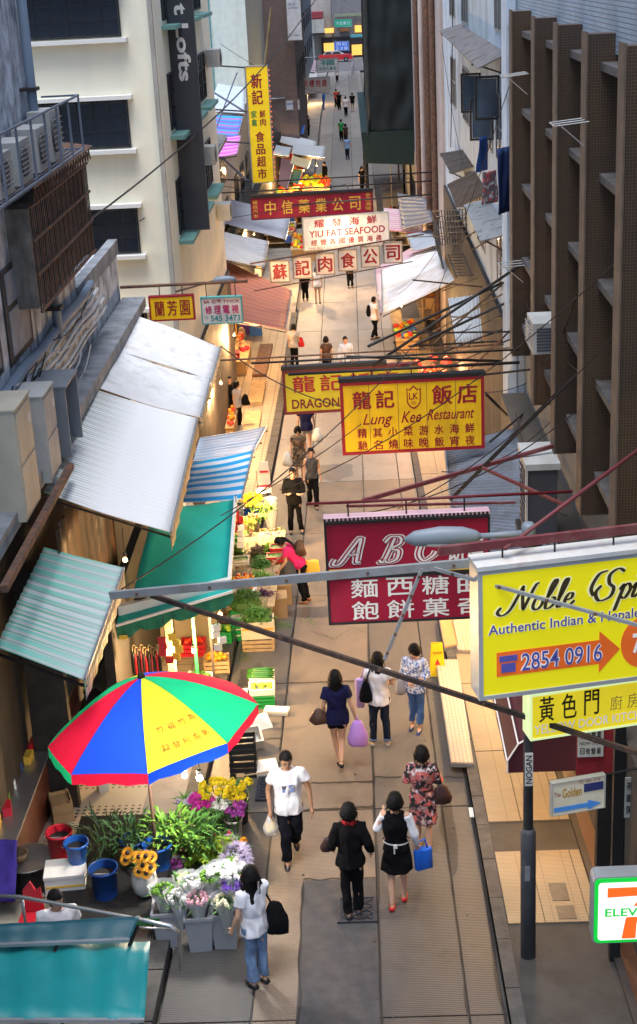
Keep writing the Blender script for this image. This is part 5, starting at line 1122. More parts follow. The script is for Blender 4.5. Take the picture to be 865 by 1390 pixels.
# maroon cafe canopy on the right pavement
m_marc = mat('maroon_canvas', (.055, .008, .016), rough=.75, var=.15, bump=.1)
t = thing('cafe_canopy', 'dark maroon rounded canopy with white piping over the right pavement', 'canopy', (2.3, 17.7, 4.2)); L = 3.5
b = MB(); pr = [(.65, .75), (.2, .72), (-.2, .6), (-.5, .42), (-.64, .18), (-.64, 0)]; vs = []; nY = 14
for j in range(nY + 1):
    for (x_, z_) in pr: vs.append((x_, -L / 2 + L * j / nY, z_ + (.03 * math.sin(j * 2.2) if z_ == 0 else 0)))
b.add(vs, [(j * 6 + k, j * 6 + k + 1, (j + 1) * 6 + k + 1, (j + 1) * 6 + k) for j in range(nY) for k in range(5)])
b.add([(x_, -L / 2, z_) for x_, z_ in pr] + [(.65, -L / 2, 0)], [tuple(range(7))]); b.build('cover', m_marc, t, True)
for zz, xx in ((.18, -.65), (.42, -.51)): b = MB(); b.tube([(xx, -L / 2, zz), (xx, L / 2, zz)], .012, 5); b.build('piping', m_whitelet, t)
b = MB(); b.tube([(x_ - .005, -L / 2 - .005, z_) for x_, z_ in pr], .012, 5); b.build('piping', m_whitelet, t)
b = MB(); b.tube([(.5, -.6, .6), (-.3, -1.2, .1)], .012, 5); b.tube([(.5, .6, .6), (-.3, 1.2, .1)], .012, 5); b.build('stay', m_black, t)

# ---------------------------------------------------------------- hanging lamps
m_bulb = emat('bulb_glow', (1, .6, .2), 9)
m_bulbw = emat('bulb_white', (1, .95, .88), 26)
def bulb(label, p, power=45, white=False, drop=.5, r=.036, group='market bulbs'):
    t = thing('hanging_bulb', label, 'lamp', p, 0, group)
    b = MB(); b.ball((0, 0, 0), r, 10, 8); b.build('bulb', m_bulbw if white else m_bulb, t, True)
    b = MB(); b.lathe([(.02, .05), (.03, .06), (.03, .11), (.012, .13)], (0, 0, 0), 8); b.build('socket', m_black, t)
    b = MB(); b.tube([(0, 0, .12), (0, 0, drop)], .007, 5); b.build('cord', m_black, t)
    lamp_light('lamp_glow', t, (0, 0, -.02), power, (1, .93, .85) if white else (1, .6, .26), .06)
m_redshade = emat('red_lampshade', (1, .06, .02), .5)
def red_lamp(label, p, power=25):
    t = thing('market_lamp', label, 'lamp', p, 0, 'red market lamps')
    b = MB(); b.lathe([(.05, .2), (.10, .16), (.2, 0)], (0, 0, 0), 14, caps=False); b.build('shade', m_redshade, t, True)
    b = MB(); b.ball((0, 0, .05), .05, 8, 6); b.build('bulb', m_bulb, t)
    b = MB(); b.tube([(0, 0, .2), (0, 0, .8)], .008, 5); b.build('cord', m_black, t)
    lamp_light('lamp_glow', t, (0, 0, -.05), power, (1, .45, .18), .08)
bulb('bare bulb glowing beside the cream post under the teal awning', PY(263, 884, 21.4), 130)
bulb('bulb at the near corner of the teal awning', PY(299, 834, 22.3), 25, r=.04)
bulb('bare bulb over the flower boxes by the striped awning', PY(350, 667, 31), 150)
bulb('bright white bulb under the umbrella rim', PY(271, 1056, 15.2), 32, True, r=.04)
bulb('smaller white bulb beside the bright one under the umbrella', PY(251, 1053, 15.3), 20, True, r=.032)
bulb('bulb inside the cooked food stall under the white awning', PY(170, 760, 19.5), 5)
for lab, x, y, z, p in (('bulb over the orange fruit stall', 300, 520, 3.0, 170), ('bulb inside the stall below the television repair sign', 318, 455, 3.0, 190), ('bulb under the dusty red awning', 345, 425, 2.2, 90),
        ('bulb between the grey roofs', 345, 318, 3.0, 160), ('bulb by the fish stall behind the six boards', 415, 320, 2.6, 200), ('bulb behind the red medicine sign', 372, 243, 2.4, 220), ('bulb over the far fruit display', 430, 225, 2.4, 260), ('bulb in the cream stall', 412, 232, 2.3, 200), ('bulb at the far orange stall', 410, 160, 2.4, 120),
        ('bulb under the white stained awning', 545, 415, 2.4, 130), ('bulb behind the pink striped awning', 528, 330, 2.3, 60)):
    bulb(lab, PZ(x, y, z), p)
red_lamp('red shaded lamp at the edge of the lit meat stall', PY(566, 497, 44), 60)
red_lamp('red shaded lamp in the middle of the lit meat stall', PY(588, 488, 46), 60)
red_lamp('red shaded lamp at the wall end of the lit meat stall', PY(606, 492, 45), 60)
d = lamp_light('seafood_sign_glow', None, PY(468, 318, 52.2), 22, (1, .8, .5), .05); 


# ---------------------------------------------------------------- big umbrella
ub = Vector((-2.9, 15.85, gz(15.85) + .1)); apex = PY(192, 919, 15.75)
t = thing('market_umbrella', 'large umbrella of red, blue, green and yellow panels over the flower stall', 'umbrella', ub)
ucol = {'r': mat('umbrella_red', (.72, .012, .05), rough=.7, var=.12, scale=2, bump=.35, bscale=5, trans=.3), 'b': mat('umbrella_blue', (.012, .08, .75), rough=.7, var=.12, scale=2, bump=.35, bscale=5, trans=.3), 'g': mat('umbrella_green', (.01, .48, .2), rough=.7, var=.12, scale=2, bump=.35, bscale=5, trans=.3), 'y': mat('umbrella_yellow', (.62, .68, .03), rough=.7, var=.12, scale=2, bump=.35, bscale=5, trans=.3)}
pat = 'ygrbygrb'; val = {'y': 'b', 'g': 'r', 'r': 'g', 'b': 'r'}
ap = apex - ub; RAD = 1.33; tilt = Matrix.Rotation(R(-4), 3, 'X') @ Matrix.Rotation(R(-8), 3, 'Y')
def upt(a, s, extra=0.):   # a azimuth in degrees, s 0..1 from hub to rim
    rr = RAD * s; z = -.66 * s ** 1.5 - extra
    return ap + tilt @ Vector((rr * math.cos(R(a)), rr * math.sin(R(a)), z))
a00 = -85
for k in range(8):
    b = MB(); vs = []; ns, na = 8, 8
    for i in range(ns + 1):
        for j in range(na + 1):
            a = a00 + 45 * k + 45 * j / na; s = max(i / ns, .03)
            f = math.cos(R(22.5)) / math.cos(R(45 * j / na - 22.5))     # straight chord between ribs
            vs.append(upt(a, s * (f * .75 + .25), .03 * s * math.sin(math.pi * j / na)))
    b.add(vs, [(i * (na + 1) + j, i * (na + 1) + j + 1, (i + 1) * (na + 1) + j + 1, (i + 1) * (na + 1) + j) for i in range(ns) for j in range(na)])
    pn = b.build('panel', ucol[pat[k]], t, True)
    b = MB(); vs = []
    for j in range(na + 1):
        a = a00 + 45 * k + 45 * j / na; f = math.cos(R(22.5)) / math.cos(R(45 * j / na - 22.5))
        p = upt(a, f * .75 + .25, .03 * math.sin(math.pi * j / na)); vs += [p, p + Vector((0, 0, -.15 + .02 * math.sin(j * 1.7 + k)))]
    b.add(vs, [(2 * j, 2 * j + 1, 2 * j + 3, 2 * j + 2) for j in range(na)]); b.build('valance', ucol[val[pat[k]]], pn, True)
    b = MB(); b.tube([upt(a00 + 45 * k, s / 5, .02) for s in range(6)], .008, 5); b.build('rib', m_galv, t)
    if pat[k] == 'y' and k == 0:
        for row, s, tx in ((0, .66, '竹福竹為'), (1, .83, '興發創金飯')):
            for i, ch in enumerate(tx):
                a = a00 + 12 + i * 27 / (len(tx) - 1); vs, fs = glyph(ch, .01); P0 = upt(a, s); ex_ = (upt(a + 3, s) - P0).normalized(); ez_ = (upt(a, s - .05) - P0).normalized(); nn = ex_.cross(ez_).normalized()
                q = MB(); q.add([P0 + ex_ * (v.x - .4) * .1 + ez_ * (v.y - .4) * .11 - nn * -.006 * (1 if nn.z > 0 else -1) for v in vs], fs); q.build('lettering', mat('orange_lettering', (.6, .1, .02), bump=0), pn)
b = MB(); b.tube([(0, 0, -.1), (0, 0, 1.6), ap + Vector((0, 0, -.05))], .024, 8); b.build('pole', mat('umbrella_pole', (.16, .09, .06), bump=.1), t, True)
b = MB(); b.lathe([(.05, -.02), (.045, .03), (.02, .06)], ap, 10); b.build('finial', m_black, t)
# ---------------------------------------------------------------- flower stall, vegetables, boxes
m_leaf = [mat('leaf_green%d' % i, c, rough=.55, var=.3, scale=8, bump=0, spec=.3) for i, c in enumerate([(.07, .19, .03), (.05, .13, .025), (.13, .28, .03), (.035, .09, .03)])]
def fol(col, name, **k): return mat(name, col, rough=.6, var=.25, scale=10, bump=0, **k)
m_pl_blue = mat('blue_plastic', (.012, .09, .36), rough=.35, var=.1, bump=0, spec=.5); m_pl_red = mat('red_plastic', (.5, .015, .03), rough=.35, var=.1, bump=0, spec=.5)
m_pl_grey = mat('grey_plastic', (.27, .28, .30), rough=.5, var=.12, bump=0, dirt=.2); m_pl_white = mat('white_plastic', (.5, .5, .46), rough=.45, var=.15, bump=0, dirt=.3)
m_foam = mat('polystyrene', (.66, .65, .6), rough=.8, var=.06, scale=6, bump=.15, bscale=120, dirt=.25, dirtcol=(.4, .36, .3)); m_card = mat('cardboard', (.36, .24, .12), rough=.85, var=.15, bump=.05, dirt=.25)
m_gcrate = mat('green_crate_plastic', (.012, .28, .06), rough=.45, bump=0); m_blk = mat('black_plastic', (.015, .015, .017), rough=.45, bump=0); m_wcrate = mat('crate_wood', (.42, .3, .16), rough=.8, var=.3, scale=5, bump=.2)
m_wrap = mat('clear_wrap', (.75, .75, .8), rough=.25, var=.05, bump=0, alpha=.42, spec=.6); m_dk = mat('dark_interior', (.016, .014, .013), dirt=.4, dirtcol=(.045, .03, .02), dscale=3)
def bucket(label, loc, r0, r1, h, m, name='bucket', cat='bucket', water=True):
    t = thing(name, label, cat, loc)
    b = MB(); b.lathe([(r0, 0), (r1, h), (r1 * 1.08, h), (r1 * 1.08, h - .03), (r1 * 1.02, h - .035)], (0, 0, 0), 20, caps=False)
    b.lathe([(r0 * .97, .012), (r1 * .95, h - .002)], (0, 0, 0), 20, caps=False); b.lathe([(r0, 0), (r0 * .98, .01)], (0, 0, 0), 20); b.build('body', m, t, True)
    b = MB(); b.lathe([(r1 * .85, h * .72), (r1 * .86, h * .73)], (0, 0, 0), 16); b.build('contents', m_dk if water else m_leaf[1], t)
    b = MB(); b.tube([(r1 * 1.1 * math.cos(R(a)), r1 * 1.1 * math.sin(R(a)) * .4 - r1 * .6, h - .02 - .06 * math.sin(R(a))) for a in range(0, 181, 20)], .007, 5); b.build('handle', m_galv, t); return t
def bin_(label, loc, w, d, h, m, rz=0.):
    t = thing('plastic_bin', label, 'bin', loc, rz, 'grey flower bins')
    b = MB(); k = .78; th = .015
    for (x0, y0, x1, y1) in ((-1, -1, 1, -1), (1, -1, 1, 1), (1, 1, -1, 1), (-1, 1, -1, -1)):
        b.add([(x0 * w / 2 * k, y0 * d / 2 * k, 0), (x1 * w / 2 * k, y1 * d / 2 * k, 0), (x1 * w / 2, y1 * d / 2, h), (x0 * w / 2, y0 * d / 2, h)], [(0, 1, 2, 3)])
        b.add([(x0 * w / 2 * k * .94, y0 * d / 2 * k * .94, .01), (x1 * w / 2 * k * .94, y1 * d / 2 * k * .94, .01), (x1 * w / 2 * .94, y1 * d / 2 * .94, h), (x0 * w / 2 * .94, y0 * d / 2 * .94, h)], [(3, 2, 1, 0)])
    b.box((0, 0, .008), (w * k, d * k, .012)); b.build('body', m, t)
    b = MB()
    for s in (-1, 1): b.box((s * w / 2, 0, h - .015), (.03, d + .03, .04)); b.box((0, s * d / 2, h - .015), (w - .03, .03, .04))
    b.build('rim', m, t); return t
def crate(label, loc, w, d, h, m, rz=0., slats=4, fill=None, cat='crate', name='crate', group=None):
    t = thing(name, label, cat, loc, rz, group)
    b = MB(); b.box((0, 0, .012), (w, d, .02)); b.build('base', m, t)
    sh = h / slats
    for k in range(slats):
        b = MB(); z = sh * (k + .5)
        for s in (-1, 1): b.box((s * (w / 2 - .008), 0, z), (.016, d, sh * .72)); b.box((0, s * (d / 2 - .008), z), (w - .034, .016, sh * .72))
        b.build('slat', m, t)
    b = MB()
    for sx in (-1, 1):
        for sy in (-1, 1): b.box((sx * (w / 2 - .025), sy * (d / 2 - .025), h / 2), (.03, .03, h))
    b.build('corner_post', m, t)
    if fill: b = MB(); b.box((0, 0, h * .45), (w - .05, d - .05, h * .7)); b.build('contents', fill, t)
    return t
def foam_box(label, loc, w, d, h, rz=0., lid=False, m=None, band=None, rx=0., name='foam_box', group=None):
    t = thing(name, label, 'box', loc, rz, group); t.rotation_euler = (rx, 0, rz); m = m or m_foam
    b = MB(); th = .03
    if lid: b.box((0, 0, h / 2), (w, d, h)); b.build('body', m, t); b = MB(); b.box((0, 0, h + .02), (w + .015, d + .015, .04)); b.build('lid', m, t)
    else:
        b.box((0, 0, th / 2), (w, d, th))
        for s in (-1, 1): b.box((s * (w - th) / 2, 0, h / 2 + th / 2), (th, d, h - th)); b.box((0, s * (d - th) / 2, h / 2 + th / 2), (w - 2 * th, th, h - th))
        b.build('body', m, t)
    if band: b = MB(); b.box((0, -d / 2 - .003, h * .62), (w * .96, .004, h * .1)); b.build('tape', band, t)
    return t
rf = random.Random(11)
def rv(s=1.): return Vector((rf.uniform(-1, 1), rf.uniform(-1, 1), rf.uniform(-1, 1))) * s
def heads(b, c, spread, n, r, kind='mum', up=.4):
    for _ in range(n):
        d = Vector((rf.uniform(-1, 1), rf.uniform(-1, 1), rf.uniform(.1, 1))).normalized(); p = Vector(c) + Vector((d.x * spread, d.y * spread, d.z * spread * up)); d2 = (d + Vector((0, -.3, .6))).normalized()
        if kind == 'mum':
            b.ball(p, r * .6, 7, 5)
            for _ in range(26):
                e = (d2 + rv(.95)).normalized(); b.leaf(p, e, r, r * .5, up=(.3, .2, 1), droop=.1)
        elif kind == 'bud': b.ball(p, (r * .6, r * .6, r), 6, 4)
        elif kind == 'lily':
            for k in range(6): e = (d2 * .9 + Vector((math.cos(k * 1.05), math.sin(k * 1.05), .2))).normalized(); b.leaf(p, e, r * 1.6, r * .6)
        elif kind == 'spike':
            for k in range(26): b.leaf(p, (d2 + rv(.9)).normalized(), r * 1.5, r * .22)
def leaves(b, c, spread, n, L, w, up=.5, tall=0.):
    for _ in range(n):
        a = rf.uniform(0, 6.28); rr = spread * math.sqrt(rf.random()); p = Vector(c) + Vector((rr * math.cos(a), rr * math.sin(a), rf.uniform(-.3, 1) * tall)); d = Vector((math.cos(a), math.sin(a), 0)) * rf.uniform(.1, 1) + Vector((0, 0, up + rf.uniform(-.2, .6)))
        b.leaf(p, d, L * rf.uniform(.6, 1.2), w * rf.uniform(.7, 1.2), droop=rf.uniform(0, .4))
def bunch(label, c, spread, nh, r, m, kind='mum', nl=30, lm=None, wrap=False, name='flower_bunch', L=.14, w=.035, stem=.28, up=.4, ls=None):
    """cut flowers: blossoms over leaves and stems, optionally in a clear cone"""
    t = thing(name, label, 'flowers', c); 
    b = MB(); heads(b, (0, 0, 0), spread, nh, r, kind, up); b.build('blossoms', m, t)
    b = MB(); leaves(b, (0, 0, -.1), ls or spread * .9, nl, L, w, tall=.08)
    for _ in range(9): a = rf.uniform(0, 6.28); b.tube([(math.cos(a) * .03, math.sin(a) * .03, -stem), (math.cos(a) * spread * .6, math.sin(a) * spread * .6, -.02)], .006, 4)
    b.build('leaves', lm or m_leaf[rf.randrange(2)], t)
    if wrap:
        b = MB(); n = 18; pr = [(.035, -stem), (spread * .75, -.12), (spread * 1.25, .02), (spread * 1.4, .07)]; vs = []
        for r_, z in pr:
            for k in range(n): q = r_ * (1 + .1 * math.sin(k * 2.4)); vs.append((q * math.cos(k * 6.283 / n), q * math.sin(k * 6.283 / n), z + (.025 * math.sin(k * 3.1) if z > 0 else 0)))
        b.add(vs, [(i * n + k, i * n + (k + 1) % n, (i + 1) * n + (k + 1) % n, (i + 1) * n + k) for i in range(3) for k in range(n)]); b.build('wrap', wrap if not isinstance(wrap, bool) else m_wrap, t, True)
    return t
def greens(label, c, sx, sy, n, L, w, m, name='leafy_greens', h=.08, cat='vegetables', mound=.15):
    t = thing(name, label, cat, c); b = MB()
    for _ in range(n):
        x, y_ = rf.gauss(0, .42) * sx, rf.gauss(0, .42) * sy; x = max(-sx, min(sx, x)); y_ = max(-sy, min(sy, y_)); z = mound * (1 - (x / sx) ** 2) * (1 - (y_ / sy) ** 2) + rf.uniform(-.5, 1) * h * .5
        b.leaf((x, y_, z), (rf.uniform(-1, 1), rf.uniform(-1, 1), rf.uniform(-.1, .9)), L * rf.uniform(.6, 1.2), w * rf.uniform(.6, 1.2), droop=rf.uniform(0, .5))
    b.build('leaves', m, t)
    b = MB(); b.ball((0, 0, -.01), (sx * .85, sy * .85, mound * .8), 12, 6)
    b.v = [(x + .02 * noise.noise(Vector((x * 20, y_ * 20, z * 20))), y_, z + .03 * noise.noise(Vector((x * 14, y_ * 14, 5)))) for x, y_, z in b.v]; b.build('stems', m_leaf[1], t); return t

# platform of the flower stall
m_dk2 = mat('black_table', (.012, .011, .011), rough=.6)
pl = thing('flower_stall_table', 'dark low stall platform with a green edge carrying the flower buckets', 'table', (-3.2, 15.4, gz(15.4) + .1)); zt = .42
b = MB(); b.box((-.2, .35, zt - .03), (1.35, 2.3, .06)); b.build('table_top', m_dk2, pl)
b = MB(); b.box((-.2, -.82, zt - .02), (1.37, .04, .09)); b.build('front_edge', mat('green_edge', (.012, .12, .03), bump=0), pl)
for sx in (-.8, .4):
    for sy in (-.75, 1.4): b = MB(); b.box((sx, sy, (zt - .06) / 2), (.05, .05, zt - .06)); b.build('leg', m_black, pl)
ZT = gz(15.4) + .1 + zt
def T(x, y_): return PZ(x, y_, ZT)        # pixel of a thing's foot on the stall platform
def UPZ(x, y_, z): return PZ(x, y_, z)
bucket('blue plastic bucket standing on the lidded foam box', PZ(106, 1168, ZT + .22), .115, .15, .28, m_pl_blue)
bucket('red plastic bucket behind the lidded foam box', T(84, 1160), .15, .17, .36, m_pl_red)
bucket('tall blue barrel beside the foam box', T(144, 1214), .15, .175, .4, mat('dark_blue_plastic', (.01, .05, .2), rough=.4, bump=0))
bucket('blue bucket of cut stems behind the umbrella pole', T(216, 1175), .15, .18, .34, m_pl_blue)
bucket('dark blue bucket in the shade under the umbrella', T(182, 1165), .13, .16, .3, MATS['dark_blue_plastic'])
foam_box('white lidded foam box with orange tape on the stall', PZ(92, 1208, ZT - .12), .5, .38, .3, R(6), True, band=m_gold)
# white vase with sunflowers
t = thing('vase', 'round white ceramic vase holding the sunflowers', 'vase', T(198, 1213))
b = MB(); b.lathe([(.09, 0), (.15, .08), (.165, .2), (.15, .3), (.11, .36), (.12, .38), (.1, .385)], (0, 0, 0), 20); b.build('body', m_pl_white, t, True)
t = thing('sunflower_bunch', 'bunch of orange sunflowers with dark centres in the white vase', 'flowers', T(198, 1213) + Vector((0, 0, .4)))
sp = [(-.16, -.05, .24), (-.2, -.02, .12), (-.1, .0, .14), (-.02, -.08, .2), (.07, -.1, .22), (.13, -.06, .18), (.02, -.12, .1), (.12, -.12, .07), (-.03, -.13, .02), (.06, -.14, .0)]
m_sunf = mat('sunflower_petal', (.75, .32, .01), rough=.6, var=.2, bump=0)
for p in sp:
    p = Vector(p); nrm = Vector((p.x * 1.5, -1, .75)).normalized(); x_ = nrm.cross(Vector((0, 0, 1))).normalized(); z_ = x_.cross(nrm)
    b = MB()
    for k in range(18): d = x_ * math.cos(k * .349) + z_ * math.sin(k * .349); b.leaf(p + d * .025, d + nrm * .1, .058, .026, up=nrm, droop=-.05)
    f = b.build('blossom', m_sunf, t); b = MB(); b.ball(p + nrm * .008, .03, 8, 5); b.build('seed_head', mat('sunflower_centre', (.03, .015, .01)), f)
b = MB(); 
for p in sp: b.tube([(0, 0, -.1), p], .007, 4)
leaves(b, (0, 0, 0), .12, 14, .14, .07); b.build('stems', m_leaf[1], t)
# bins and wrapped bouquets
GB = gz(14.8)
bl = [(G(231, 1279), 'grey plastic bin at the handrail end of the flower stall'), (G(274, 1285), 'middle grey plastic bin full of wrapped bouquets'), (G(309, 1281), 'grey plastic bin beside the woman with the black bag')]
for p, lab in bl: bin_(lab, p, .34, .34, .52, m_pl_grey, R(rf.uniform(-5, 5)))
m_pinkw = fol((.65, .35, .4), 'pale_pink_bud'); m_cream2 = fol((.65, .62, .42), 'cream_bud'); m_pur = fol((.10, .03, .32), 'purple_bloom'); m_wht = fol((.72, .72, .68), 'white_bloom'); m_mag = fol((.55, .03, .32), 'magenta_bloom'); m_dpur = fol((.3, .05, .28), 'plum_bloom'); m_yel = fol((.72, .55, .01), 'yellow_bloom'); m_lime = fol((.33, .5, .04), 'lime_leaf'); m_lil = fol((.55, .48, .68), 'lilac_bloom'); m_ora = fol((.8, .35, .01), 'orange_bloom')
wz = GB + .66
for lab, x, y_, m, k, dz in (('wrapped bunch of green foliage in the corner bin', 222, 1214, m_leaf[2], 'bud', 0), ('wrapped white rosebuds in the corner bin', 243, 1222, m_wht, 'bud', 0), ('wrapped pale pink roses in the middle bin', 268, 1225, m_pinkw, 'bud', 0), ('wrapped white buds above the middle bin', 262, 1203, m_wht, 'bud', .12), ('wrapped green leaves above the middle bin', 285, 1196, m_leaf[2], 'bud', .15), ('wrapped cream and pink roses leaning out of the right bin', 306, 1228, m_cream2, 'bud', .0), ('wrapped white lilies behind the cream roses', 299, 1188, m_wht, 'lily', .2), ('wrapped purple irises beside the woman with the black bag', 318, 1207, m_pur, 'lily', .1), ('wrapped white stocks behind the purple irises', 320, 1192, m_wht, 'bud', .18)):
    bunch(lab, PZ(x, y_ - 4, wz + .1 + dz), .135, 34, .036, m, k, 34, wrap=True, stem=.46, L=.12, w=.04)
# chrysanthemums and mixed flowers on the road side of the stall
bucket('white flower pot on the road edge of the stall', G(319, 1146), .10, .125, .42, m_pl_white, 'flower_pot', 'pot')
zb = gz(17)
for lab, x, y_, z, m, k, n, r, s in (('plum chrysanthemum bunch in the white pot', 318, 1100, .62, m_dpur, 'mum', 7, .055, .1), ('white chrysanthemum ball beside the plum bunch', 300, 1096, .62, m_wht, 'mum', 8, .055, .1), ('yellow chrysanthemums above the plum bunch', 318, 1083, .66, m_yel, 'mum', 9, .045, .11), ('large yellow chrysanthemum bunch near the black crates', 292, 1074, .8, m_yel, 'mum', 14, .05, .17), ('yellow chrysanthemums wrapped beside the fallen stick', 325, 1068, .75, m_yel, 'mum', 10, .045, .12), ('magenta chrysanthemum ball by the bright bulb', 273, 1089, .7, m_mag, 'mum', 10, .05, .12), ('lilac bunch below the bright bulb', 252, 1086, .66, m_lil, 'mum', 6, .04, .09), ('orange daisies at the road edge of the stall', 323, 1148, .55, m_ora, 'mum', 7, .045, .08), ('pink carnations behind the orange daisies', 303, 1139, .55, fol((.6, .08, .16), 'pink_carnation'), 'mum', 8, .035, .09), ('lilac spider chrysanthemums beside the orange daisies', 320, 1166, .55, m_lil, 'spike', 10, .06, .14), ('white spider chrysanthemums below the lilac ones', 327, 1181, .5, m_wht, 'spike', 5, .06, .08), ('lime green lilies in bud behind the wrapped bouquets', 297, 1160, .5, m_lime, 'lily', 14, .055, .13), ('bright green foliage bunch in the middle of the stall', 270, 1168, .5, m_lime, 'lily', 14, .05, .13), ('plum rose bouquet in a white paper cone', 237, 1176, .55, m_dpur, 'bud', 16, .03, .08), ('white daisies in a red rimmed paper cone', 247, 1130, .62, m_wht, 'bud', 14, .028, .1), ('deep red amaranth plume beside the umbrella pole', 250, 1152, .6, fol((.12, .01, .03), 'amaranth'), 'spike', 12, .07, .09)):
    bunch(lab, PZ(x, y_, zb + z), s * 1.3, int(n * 1.6), r * 1.5, m, k, 40, wrap=(k == 'bud'), stem=.35)
def tall(label, p, h, n, m, L=.3, w=.035, s=.16):
    t = thing('cut_foliage', label, 'foliage', p); b = MB()
    for _ in range(n):
        a = rf.uniform(0, 6.28); rr = rf.uniform(.2, 1) * s; base_ = Vector((rr * .4 * math.cos(a), rr * .4 * math.sin(a), 0)); z = rf.uniform(.25, 1) * h
        b.leaf(base_ + Vector((rr * math.cos(a), rr * math.sin(a), z - L * .3)), (math.cos(a) * rf.uniform(.3, 1.3), math.sin(a) * rf.uniform(.3, 1.3), rf.uniform(.3, 1)), L * rf.uniform(.6, 1.1), w * rf.uniform(.7, 1.3), droop=rf.uniform(.0, .45))
    b.build('leaves', m, t); b = MB()
    for k in range(12): a = k * .52; b.tube([(.03 * math.cos(a), .03 * math.sin(a), 0), (s * .7 * math.cos(a), s * .7 * math.sin(a), h * .9)], .006, 4)
    b.build('stems', m_leaf[1], t); return t
tall('tall pale green lily stems lit by the bright bulb', T(230, 1165), .62, 130, m_leaf[2], .2, .05, .22)
tall('tall green lily stems beside the bright bulb', T(258, 1160), .55, 110, m_leaf[0], .19, .05, .2)
tall('dark green stems in the shaded blue bucket', T(180, 1168), .6, 90, m_leaf[3], .2, .05, .2)
tall('dark palm fronds in the shade of the umbrella', T(150, 1165), .5, 160, fol((.02, .05, .018), 'palm_leaf'), .3, .028, .32)
tall('fern foliage between the magenta flowers and the pot', T(282, 1150), .4, 90, m_leaf[1], .2, .03, .16)
# cooked food shop under the striped awning: wall, counter, table, stool
m_pan = mat('steel_pan', (.4, .42, .43), rough=.3, metal=.8, var=.15, bump=.05)
t = thing('steel_pan', 'large round steel pan on a dark drum at the left', 'pan', G(44, 1205, .1)); b = MB(); b.lathe([(.26, 0), (.27, .38)], (0, 0, 0), 20); b.build('drum', m_dk, t); b = MB(); b.lathe([(.2, .385), (.32, .42), (.34, .45), (.33, .452), (.2, .40)], (0, 0, 0), 24); b.build('dish', m_pan, t, True)
t = thing('wicker_bowl', 'small dark bowl resting on the round steel pan', 'bowl', G(44, 1205, .1) + Vector((-.12, .0, .42))); b = MB(); b.lathe([(.09, 0), (.13, .12), (.11, .12), (.08, .03)], (0, 0, 0), 16); b.build('body', mat('wicker', (.14, .09, .05), bump=.4), t, True)
b = MB(); b.sheet((-.25, -.3, 0), (.25, -.3, 0), (.2, .3, .5), (-.25, .3, .55), 12, 12, lambda u, v: .1 * noise.noise(Vector((u * 3, v * 3, 2)))); tag(b.build('draped_cloth', mat('violet_cloth', (.035, .02, .2), rough=.9, bump=.1), None, True, G(2, 1205, .4)), 'violet blue cloth draped at the left edge beside the steel pan', 'cloth')
t = thing('wooden_table', 'reddish wooden plank table in the shop under the striped awning', 'table', G(85, 1015, .1)); tw_ = .75
m_tab = mat('red_wood', (.13, .045, .025), rough=.5, var=.4, scale=3, bump=.1)
for k in range(6): b = MB(); b.box((-.37 + .125 * k + .06, 0, tw_), (.12, .72, .035)); b.build('plank', m_tab, t)
for sx in (-.32, .32):
    for sy in (-.3, .3): b = MB(); b.box((sx, sy, tw_ / 2 - .01), (.04, .04, tw_ - .02)); b.build('leg', m_black, t)
t = thing('wooden_stool', 'folding stool with round wooden seat and black legs on the mosaic floor', 'stool', G(50, 1068, .11)); b = MB(); b.lathe([(.19, .45), (.195, .47), (.19, .485)], (0, 0, 0), 18); b.build('seat', mat('stool_wood', (.3, .14, .05), rough=.5), t)
for sx, sy in ((-1, -1), (1, -1), (-1, 1), (1, 1)): b = MB(); b.tube([(sx * .06, sy * .1, .45), (sx * .16, sy * .13, 0)], .013, 6); b.build('leg', m_black, t)
b = MB(); b.tube([(-.15, -.13, .12), (.15, -.13, .12)], .01, 5); b.tube([(-.15, .13, .12), (.15, .13, .12)], .01, 5); b.build('stretcher', m_black, t)
def basket(label, p, m, mf):
    t = thing('basket', label, 'basket', p); b = MB(); b.lathe([(.15, 0), (.19, .3), (.2, .3), (.17, .28)], (0, 0, 0), 16); b.build('body', m_dk, t); b = MB(); b.lathe([(.19, .29), (.205, .3), (.205, .32), (.19, .32)], (0, 0, 0), 18, caps=False); b.build('rim', m, t)
    for k in range(14): a = rf.uniform(0, 6.3); q = MB(); q.ball((rf.uniform(0, .13) * math.cos(a), rf.uniform(0, .13) * math.sin(a), .3), .04, 7, 5); q.build('onion', mf, t, True)
m_onion = mat('onion_skin', (.35, .15, .07), var=.3, bump=0)
basket('green rimmed basket of onions beside the wooden table', G(28, 1040, .1), MATS['green_crate_plastic'], m_onion); basket('yellow rimmed basket of onions against the counter', G(30, 1022, .1) + Vector((0, .15, .1)), m_gold, m_onion)
crate('carton of goods by the shaded buckets', G(85, 1110, .1), .3, .4, .35, m_card, R(20), 2, m_card, 'carton', 'carton')
for (x0, y0, x1, y1, Y, lab, col) in ((60, 980, 92, 962, 19.5, 'open cream cardboard box on the wooden table', (.5, .4, .2)),):
    foam_box(lab, G(62, 1012, .1) + Vector((.05, .15, .775)), .3, .35, .08, R(-15), m=mat('cream_card', col), name='cardboard_box')
